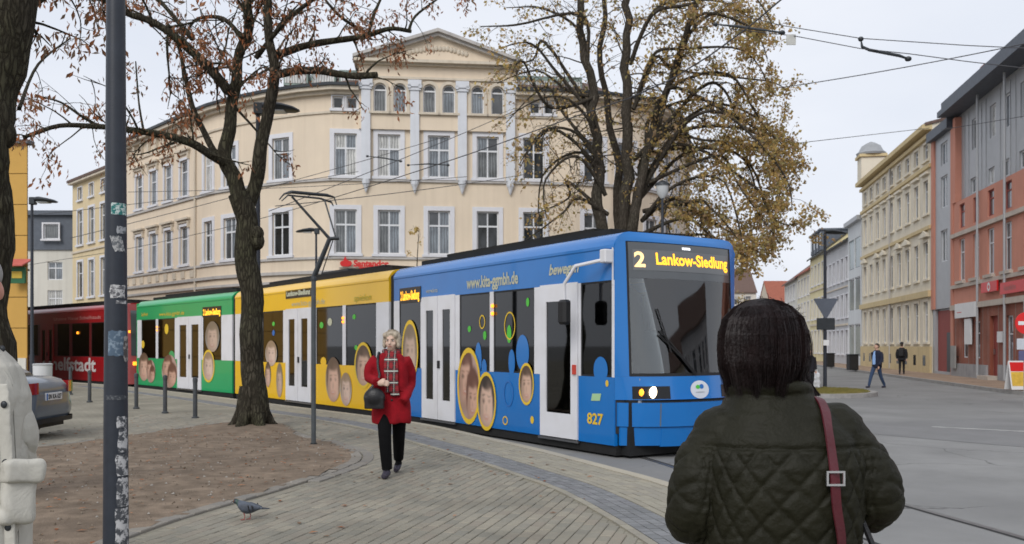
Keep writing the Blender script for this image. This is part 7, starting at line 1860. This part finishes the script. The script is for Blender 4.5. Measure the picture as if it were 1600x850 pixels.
# hair: chin length bob, a smooth under-shape wrapped in strands combed from the crown
M_hair = mat('hair_dark_brown', (.012, .0068, .0068), .5, .5, 30, bump=.3, bscale=130, spec=.3)
hx0, hy0 = fp(1192, 0).x, FD+.005
HZ = [fp(0, y).z for y in (466, 470, 480, 496, 518, 545, 575, 600)]; HW = [.006, .04, .07, .094, .105, .108, .105, .092]
def hair_r(z, a, k=1.0):
    r = float(np.interp(-z, [-q for q in HZ], HW)); cy = 1.08 if math.sin(a) < 0 else 1.0
    return Vector((hx0+r*k*math.cos(a), hy0+r*k*cy*math.sin(a), z))
b = MB(); b.rings([[hair_r(z, 2*math.pi*k/28, .9) for k in range(28)] for z in np.linspace(HZ[0], fp(0, 548).z, 12)])
b.rings([[hair_r(z, R(-245)+R(250)*k/24, .88) for k in range(25)]+[hair_r(z, R(5)-R(250)*k/24, .6) for k in range(25)] for z in np.linspace(fp(0, 520).z, fp(0, 588).z, 8)])
fhm = blob(b, .0065, 3); hr = place(fhm, 'hair', M_hair, FW)
b = MB(); rq = random.Random(2)
cr_ = Vector((hx0+.01, hy0-.01, HZ[0]))
for k in range(9000):
    a = R(-245)+R(252)*rq.random(); cid = round(a*5.5); crq = random.Random(cid*7+3); cl_len = crq.uniform(-14, 12); cl_lay = crq.uniform(-.035, .03); ca = cid/5.5+crq.uniform(-.05, .05); lay = rq.uniform(.93, 1.03)+cl_lay
    ze = fp(0, rq.gauss(606, 6)+cl_len*.7-abs(a-cid/5.5)*45-(8 if rq.random() < .3 else 0)).z
    if rq.random() < .18: ze += rq.uniform(.01, .06)
    z0 = HZ[0]-.0008 if rq.random() < .7 else rq.uniform(HZ[3], HZ[0]); a1 = a+(ca-a)*rq.uniform(.1, .5)+rq.gauss(0, .04); clump = 0
    pts = []
    zs = [z0, z0-.006, z0-.02, z0-.05, z0-.09, (z0-.09+ze)/2, ze]
    for i, z in enumerate(zs):
        z = max(z, ze); f = i/6; q = hair_r(z, a+(a1-a)*f*f, 1+(lay-1)*min(1, f*2.5))
        if i == 6: q = q+Vector((hx0-q.x, hy0-q.y, 0))*rq.uniform(.02, .22)
        pts.append(q)
    b.tube(pts, [.0007, .0008, .0009, .0009, .0008, .0007, .0003], 3, caps=False)
for k in range(900):      # the lock that swings forward over the right shoulder
    o = Vector((rq.gauss(0, .009), rq.gauss(0, .014), 0)); e = rq.uniform(.8, 1.05)
    pts = [fp(1225, 490, .0)+o, fp(1246, 520, .005)+o, fp(1250, 555, .005)+o, fp(1248, 582, .005)+o*.8, fp(1258, 602, .0)+o*.6, fp(1258, 602, .0).lerp(fp(1277, 618, .01), e)+o*.4]
    b.tube(smooth_path(pts, 2), .0009, 3, caps=False)
for k in range(60):
    a = rq.uniform(0, 6.28); p0 = hair_r(rq.uniform(HZ[3], HZ[0]), a, 1.0); d = Vector((rq.gauss(0, .6), rq.gauss(0, .6), rq.uniform(.1, .9))).normalized(); b.tube([p0-d*.01, p0+d*.012, p0+d*.02+Vector((rq.gauss(0, .006), 0, -.004))], [.0009, .0008, .0003], 3, caps=False)
b.build('hair_strands', M_hair, hr, recalc=False, kind='stuff')
# her shoulder bag: strap over the right shoulder
sb0 = fp(1312, 1010, -.12)
BG = thing('shoulder_bag', 'maroon strapped shoulder bag worn by the woman in olive jacket', 'bag', (sb0.x+.1, FD+.02, .62))
M_mar = mat('maroon_leather', (.085, .012, .018), .45, .2, 10, bump=.2, bscale=60)
def ribbon(pts, w, th, nrm):
    b = MB(); pts = smooth_path(pts, 6); r = []
    for i, p in enumerate(pts):
        t = (pts[min(i+1, len(pts)-1)]-pts[max(0, i-1)]).normalized(); n_ = nrm(p); s_ = t.cross(n_).normalized(); n_ = s_.cross(t).normalized()
        r.append([p-s_*w/2, p+s_*w/2, p+s_*w/2+n_*th, p-s_*w/2+n_*th])
    b.rings(r); return b
def nrm(p): return Vector((p.x-cx0, (p.y-FD)*1.2, max(0, (p.z-1.3)*4))).normalized()
dgx = bpy.context.evaluated_depsgraph_get(); dgx.update()
def on_back(px, py, lift=.006):      # point of the strap resting on the jacket's back
    loc = wloc(FW); o_ = Vector((0, 0, CAMH)); dv = (P(px, py, 1)-o_).normalized(); hit, pt, nn, _ = jk.ray_cast(o_-loc, dv)
    return (pt+loc+Vector((0, -lift, 0))) if hit else P(px, py, FD-.16)
sp_ = [on_back(px, py) for px, py in ((1312, 880), (1310, 840), (1305, 790), (1302, 746), (1297, 705), (1291, 665), (1286, 638))]
for k in range(1, len(sp_)-1): sp_[k].y = min(sp_[k].y, (sp_[k-1].y+sp_[k+1].y)/2)
topz_ = sp_[-1]
spts = [Vector((sp_[0].x+.02, sp_[0].y-.005, .84))]+sp_+[Vector((topz_.x-.004, FD-.03, topz_.z+.022)), Vector((topz_.x-.002, FD+.05, topz_.z+.012)), Vector((topz_.x+.01, FD+.13, topz_.z-.06)), Vector((topz_.x+.05, FD+.165, 1.15)), Vector((topz_.x+.1, FD+.17, .92)), Vector((topz_.x+.13, FD+.1, .84))]
ribbon(spts, .026, .004, nrm).build('strap', M_mar, BG, smooth=True)
bk = on_back(1302, 746, .012); b = MB(); w_, h_, t_ = .021, .017, .0045
for x0, x1, z0, z1 in ((-w_, w_, h_-t_, h_), (-w_, w_, -h_, -h_+t_), (-w_, -w_+t_, -h_+t_, h_-t_), (w_-t_, w_, -h_+t_, h_-t_)): b.bx(bk.x+x0, bk.x+x1, bk.y-.006, bk.y, bk.z+z0, bk.z+z1)
b.build('buckle', mat('buckle_silver', (.75, .75, .76), .25, .05, metal=.9), BG)
b = MB(); b.tube([Vector((sb0.x+.04, FD-.1, .82)), Vector((fp(1338, 838).x, FD-.1, fp(0, 838).z)), Vector((fp(1330, 800).x, FD-.02, 1.12))], .008, 6); b.build('side_strap', M_leath, BG)
b = MB(); b.bx(sb0.x-.0, sb0.x+.22, FD-.1, FD+.16, .55, .82, bev=.02); place(blob(b, .012, 6), 'pouch', M_mar, BG)

# --- man in a pale jacket at the left edge
MD = 3.0
def mp_(px, py, dy=0): q = P(px, py, MD); return Vector((q.x, MD+dy, q.z))
MX = mp_(-58, 0).x
MN = thing('person', 'man in a pale beige field jacket with patch pockets at the edge', 'person', (MX, MD, 0))
b = MB()
for s in (-1, 1):
    limb(b, [Vector((MX+s*.1, MD, .9)), Vector((MX+s*.1, MD-.01, .5)), Vector((MX+s*.11, MD, .09))], [.1, .07, .055]); limb(b, [Vector((MX+s*.11, MD+.05, .05)), Vector((MX+s*.12, MD-.08, .05)), Vector((MX+s*.13, MD-.18, .04))], [.045, .047, .033])
torso(b, [(MX, MD, .8, .17, .13), (MX, MD, 1.0, .18, .14), (MX, MD, 1.25, .14, .1), (MX, MD, 1.4, .13, .08), (MX, MD, 1.48, .07, .07)])
mh = Vector((mp_(-34, 0).x, MD-.02, 1.69)); limb(b, [Vector((MX, MD+.01, 1.45)), Vector((mh.x, MD, 1.57)), mh], [.065, .06, .06])
Xm = head_shapes(b, mh, 1.03, Matrix.Rotation(R(35), 3, 'Z'))
mhl = Vector((mp_(-60, 0).x-.14, MD-.2, 1.02)); mhr = Vector((MX+.02, MD-.24, 1.05))
hand(b, mhl, (.6, -.6, .1), (0, 0, 1), 1.08, .7, 1); hand(b, mp_(-22, 795, .14), (-.2, -.1, -1), (1, 0, 0), 1.08, .7, -1)
def as_m(p):
    r = np.zeros(len(p)); r[p[:, 2] < 1.0] = 1; r[p[:, 2] < .085] = 2
    for h in (mhl, mp_(-22, 795, .14)): r[np.linalg.norm(p-np.array(h), axis=1) < .16] = 0
    return r
mb_ = place(blob(b, .01, 3), 'body', [mat('skin_ruddy', (.6, .3, .23), .55, .12, 14), mat('beige_trousers', (.2, .17, .12), .9, .15, 8), M_shoe], MN, as_m)
face_parts(MN, mb_, Xm)
b = MB(Xm); b.ell((0, .025, .05), (.084, .096, .078), 16, 10); b.ell((0, .07, .0), (.07, .045, .07), 14, 10); place(blob(b, .009, 3), 'hair', mat('hair_grey', (.3, .29, .28), .7, .3, 24, bump=.3), MN)
b = MB()
torso(b, [(MX, MD, .76, .2, .165), (MX, MD, .9, .205, .165), (MX, MD, 1.05, .2, .155), (MX, MD, 1.2, .2, .15), (MX, MD, 1.33, .205, .14), (MX, MD, 1.43, .175, .12), (MX, MD, 1.5, .1, .09), (MX, MD, 1.55, .08, .085)])
limb(b, [Vector((MX-.19, MD, 1.42)), Vector((MX-.27, MD+.02, 1.2)), Vector((MX-.28, MD, 1.06)), mhl], [.085, .08, .072, .055])
def mj(p, n):
    return np.array([(.004-max(0, .14-abs(mnoise.noise((q[0]*8+q[2]*3.5, q[1]*8, q[2]*1.6-q[0]*3))))*.05+mnoise.noise((q[0]*9, q[1]*9, q[2]*4))*.003) for q in p])
M_bj = mat('pale_beige_cotton', (.5, .485, .435), .9, .1, 14, bump=.15, bscale=330, spec=.12, dirt=(.4, .385, .34), dscale=9, damt=.3)
_N = M_bj.node_tree.nodes; _L = M_bj.node_tree.links; _b = [n for n in _N if n.type == 'BUMP'][0]      # long soft creases under the weave
_t = _N.new('ShaderNodeTexCoord'); _mp = _N.new('ShaderNodeMapping'); _mp.inputs['Rotation'].default_value = (0, R(24), 0); _mp.inputs['Scale'].default_value = (10, 10, 7); _L.new(_t.outputs['Object'], _mp.inputs[0])
_n = _N.new('ShaderNodeTexNoise'); _n.inputs['Scale'].default_value = 1; _n.inputs['Detail'].default_value = 4; _n.inputs['Distortion'].default_value = .8; _L.new(_mp.outputs[0], _n.inputs['Vector'])
_r = _N.new('ShaderNodeMath'); _r.operation = 'PINGPONG'; _r.inputs[1].default_value = .12; _L.new(_n.outputs[0], _r.inputs[0])
_b2 = _N.new('ShaderNodeBump'); _b2.inputs['Strength'].default_value = .45; _b2.inputs['Distance'].default_value = .03; _L.new(_r.outputs[0], _b2.inputs['Height']); _L.new(_b2.outputs[0], _b.inputs['Normal'])
mjk = place(blob(b, .0055, 6), 'jacket', M_bj, MN, disp=mj)
b = MB(); limb(b, [mp_(-48, 566, .0), mp_(-22, 602, .02), mp_(0, 645, .04), mp_(11, 682, .05), mp_(-6, 740, .12), mp_(-20, 790, .14)], [.072, .07, .068, .07, .062, .056])
def slv(p, n):      # cloth bunching into rings round the bent elbow
    return np.array([-max(0, .2-abs(mnoise.noise((q[0]*9+q[2]*5, q[1]*5, q[2]*3-q[0]*4))))*.04+.003 for q in p])
place(blob(b, .005, 4), 'sleeve', M_bj, MN, disp=slv)
PX = Matrix.Translation(P(27, 768, MD-.07)) @ Matrix.Rotation(R(46), 4, 'Z') @ Matrix.Rotation(R(5), 4, 'Y') @ Matrix.Scale(.84, 4)
def pkd(p, n): return np.array([mnoise.noise((q[0]*13, q[1]*13, q[2]*11))*.009-max(0, .14-abs(mnoise.noise((q[0]*9+q[2]*3, q[1]*9, q[2]*4))))*.03+.002 for q in p])
b = MB(PX); b.bx(-.055, .07, -.028, .05, -.125, .075, bev=.012); place(blob(b, .005, 45), 'patch_pocket', M_bj, MN, disp=pkd)
b = MB(PX @ Matrix.Translation((.003, -.006, .1)) @ Matrix.Rotation(R(-7), 4, 'X')); b.bx(-.066, .08, -.036, .055, -.07, .02, bev=.01); place(blob(b, .005, 26), 'pocket_flap', M_bj, MN, disp=pkd)
dgx = bpy.context.evaluated_depsgraph_get(); dgx.update()
def on_front(px, py, lift):
    loc = wloc(MN); o_ = Vector((0, 0, CAMH)); dv = (P(px, py, 1)-o_).normalized(); hit, pt, nn, _ = mjk.ray_cast(o_-loc, dv)
    return (pt+loc-dv*lift) if hit else P(px, py, MD-.15)
b = MB(); pts_ = [on_front(px, py, .004) for px, py in ((2, 600), (5, 660), (8, 720), (10, 780), (12, 830), (13, 890))]; limb(b, pts_, [.026, .028, .028, .028, .028, .028], flat=(1, .3)); pk = place(blob(b, .006, 2), 'placket', M_bj, MN)
for dx in (-16, 17):      # stitched seams either side of the placket
    b = MB(); b.tube(smooth_path([on_front(px+dx, py, .001) for px, py in ((2, 600), (5, 660), (8, 720), (10, 780), (12, 830), (13, 890))], 4), .0016, 5); b.build('seam', mat('thread_grey', (.3, .29, .26), .9), mjk)
for px, py in ((8, 723), (12, 824), (3, 545), (6, 632)):
    q = on_front(px, py, .014); b = MB(); b.ell(q, (.011, .006, .012), 12, 6); b.build('button', M_dark, mjk, smooth=True)

# --- walkers far off
def far_person(label, px, py, base_z, h, heading, coat_c, leg_c, shirt=None, stride=.3, hat=None, pack=False, group=None):
    d = (CAMH-base_z)*F/(py-540); o = Vector(((px-800)/F*d, d, base_z)); s = h/1.75
    T = thing('person', label, 'person', tuple(o), group); X = Matrix.Translation(o) @ Matrix.Rotation(heading, 4, 'Z') @ Matrix.Scale(s, 4)   # local: walks along -y
    def V_(x, y, z): return X @ Vector((x, y, z))
    b = MB()
    for sd_, st in ((-1, -1), (1, 1)):
        y = st*stride
        limb(b, [V_(sd_*.09, 0, .9), V_(sd_*.09, y*.45-.05, .5), V_(sd_*.09, y, .1)], [.1*s, .07*s, .05*s], 10); limb(b, [V_(sd_*.09, y+.03, .05), V_(sd_*.1, y-.16, .04)], [.045*s, .035*s], 8)
    torso(b, [(0, 0, .85, .17, .12), (0, 0, 1.1, .17, .12), (0, 0, 1.38, .2, .12), (0, 0, 1.48, .08, .07)], 16, X)
    limb(b, [V_(0, 0, 1.45), V_(0, -.01, 1.6)], [.06*s, .055*s]); head_shapes(b, V_(0, -.02, 1.635), s, Matrix.Rotation(heading, 3, 'Z'))
    hands = []
    for sd_, st in ((-1, 1), (1, -1)): hp = V_(sd_*.25, st*stride*.55, .85); hands.append(hp); hand(b, hp, X.to_3x3() @ Vector((0, -.2, -1)), X.to_3x3() @ Vector((sd_, 0, 0)), s, .5, 1)
    def asg(p):
        z = (p[:, 2]-o.z)/s; r = np.where(z < .95, 1, 0); r[z < .07] = 2
        for hp in hands: r[np.linalg.norm(p-np.array(hp), axis=1) < .13] = 0
        return r
    place(blob(b, .013, 2), 'body', [M_skin, mat('legs_'+leg_c[0], leg_c[1], .9, .2, 6), M_shoe], T, asg)
    b = MB(); torso(b, [(0, .01, .8, .2, .145), (0, .01, 1.1, .195, .14), (0, .01, 1.38, .215, .135), (0, 0, 1.49, .1, .085)], 16, X)
    for sd_, st in ((-1, 1), (1, -1)): limb(b, [V_(sd_*.19, 0, 1.4), V_(sd_*.26, st*stride*.2+.03, 1.12), V_(sd_*.25, st*stride*.5, .9)], [.075*s, .065*s, .055*s], 10)
    ck = place(blob(b, .016, 3), 'jacket', mat('coat_'+coat_c[0], coat_c[1], .85, .2, 6), T)
    if shirt:
        b = MB(); limb(b, [V_(0, -.13, .92), V_(0, -.135, 1.2), V_(0, -.09, 1.45)], [.085*s, .08*s, .05*s], flat=(1, .45)); place(blob(b, .012, 2), 'shirt', mat('shirt_blue', shirt, .8, .1, 6), T)
    b = MB(X); b.ell((0, .01, 1.69), (.084, .1, .075), 12, 8); b.ell((0, .06, 1.64), (.075, .05, .07), 10, 8); b.build('hair', mat('hair_short_brown', (.05, .035, .025), .8, .2), T, smooth=True)
    if hat: b = MB(X); b.lathe([(.12, 1.7), (.1, 1.71), (.09, 1.78), (.04, 1.81)], (0, 0, 0), 14); b.build('cap', mat('cap_dark', (.02, .02, .025), .8), T, smooth=True)
    if pack: b = MB(X); b.bx(-.15, .15, .12, .3, 1.0, 1.42, bev=.04); b.build('rucksack', M_black, T)
    return T
far_person('man in navy jacket and blue shirt striding across the road', 1370, 606, ROADZ, 1.74, R(-62), ('navy', (.012, .016, .035)), ('jeans', (.03, .055, .11)), (.25, .4, .68), .34)
far_person('dark clothed person with rucksack walking on the pavement by the ochre house', 1409, 585, -.035, 1.68, R(150), ('black', (.012, .013, .016)), ('black', (.012, .012, .014)), None, .12, True, True)
far_person('person in a black coat beside the island sign post, partly hidden', 1266, 612, -.02, 1.42, R(20), ('ink', (.014, .012, .018)), ('black', (.012, .012, .014)), None, .06)
q = Vector((.338*31.6, 31.6, -.012)); BGX = thing('shopping_bag', 'pale plastic shopping bag standing by the island sign post', 'bag', tuple(q))
b = MB(); b.bx(q.x-.18, q.x+.18, q.y-.1, q.y+.1, -.012, .55, bev=.05); place(blob(b, .02, 4), 'bag_body', mat('bag_pale', (.55, .56, .58), .6, .15, 8), BGX, disp=lambda p, n: np.array([mnoise.noise((k[0]*9, k[1]*9, k[2]*9))*.03 for k in p]))
b = MB(); b.tube([(q.x-.1, q.y, .53), (q.x-.06, q.y, .72), (q.x+.06, q.y, .72), (q.x+.1, q.y, .53)], .012, 6); b.build('handle', M_swhite, BGX)

# --- pigeon
gp = G(383, 812); X = Matrix.Translation(gp) @ Matrix.Rotation(R(-6), 4, 'Z')     # faces -x
PG = thing('pigeon', 'grey pigeon walking at the edge of the paving', 'pigeon', tuple(gp))
b = MB(X)
b.rings([[Vector((x, ry*math.cos(a), z+rz*math.sin(a))) for a in [2*math.pi*k/16 for k in range(16)]] for x, z, ry, rz in ((-.108, .155, .006, .006), (-.1, .158, .017, .017), (-.085, .16, .022, .022), (-.068, .15, .025, .026), (-.05, .13, .036, .038), (-.02, .112, .052, .05), (.02, .102, .056, .052), (.06, .1, .046, .042), (.1, .1, .03, .024), (.14, .102, .022, .01), (.2, .1, .024, .005), (.22, .099, .018, .003))])
pgb = blob(b, .005, 2)
M_pg = mat('feather_slate', (.085, .1, .125), .65, .25, 30); M_pgd = mat('feather_dark', (.03, .035, .045), .6, .25, 30); M_pgn = mat('feather_green', (.03, .06, .05), .45, .3, 30)
def as_p(p):
    q_ = p-np.array(gp); r = np.zeros(len(p)); r[q_[:, 0] < -.055] = 2; r[q_[:, 0] < -.078] = 1; r[q_[:, 0] > .15] = 1; return r
pgo = place(pgb, 'body', [M_pg, M_pgd, M_pgn], PG, as_p)
for s in (-1, 1):
    b = MB(X); b.rings([[Vector((x, s*(yo+ry*math.cos(a)), z+rz*math.sin(a))) for a in [2*math.pi*k/12 for k in range(12)]] for x, z, yo, ry, rz in ((-.04, .118, .04, .01, .012), (-.01, .112, .05, .014, .032), (.04, .108, .05, .014, .036), (.09, .108, .04, .011, .022), (.14, .108, .025, .007, .008))]); wg = b.build('wing', mat('feather_wing', (.06, .07, .09), .6, .3, 40), PG, smooth=True)
    for x0 in (.05, .085):
        b = MB(X); b.tube([(x0, s*.064, .135), (x0+.012, s*.063, .085)], .005, 6); b.build('wing_bar', M_black, wg)
    xf = -.005 if s < 0 else .03
    b = MB(X); b.tube([(xf+.0, s*.02, .07), (xf+.012, s*.02, .03), (xf, s*.02, .004)], [.007, .004, .004], 6)
    for dx, dy in ((-.028, 0), (-.022, .016), (-.022, -.016), (.016, 0)): b.tube([(xf, s*.02, .004), (xf+dx, s*.02+dy, .003)], [.004, .002], 5)
    b.build('leg', mat('pigeon_leg', (.3, .09, .08), .6), PG, smooth=True)
    b = MB(X); b.ell((-.095, s*.0185, .162), (.003, .002, .003), 8, 6); b.build('eye', mat('pigeon_eye', (.6, .2, .03), .3, 0), PG)
b = MB(X); b.tube([(-.108, 0, .155), (-.128, 0, .149)], [.005, .0015], 6); b.build('beak', M_dark, PG)
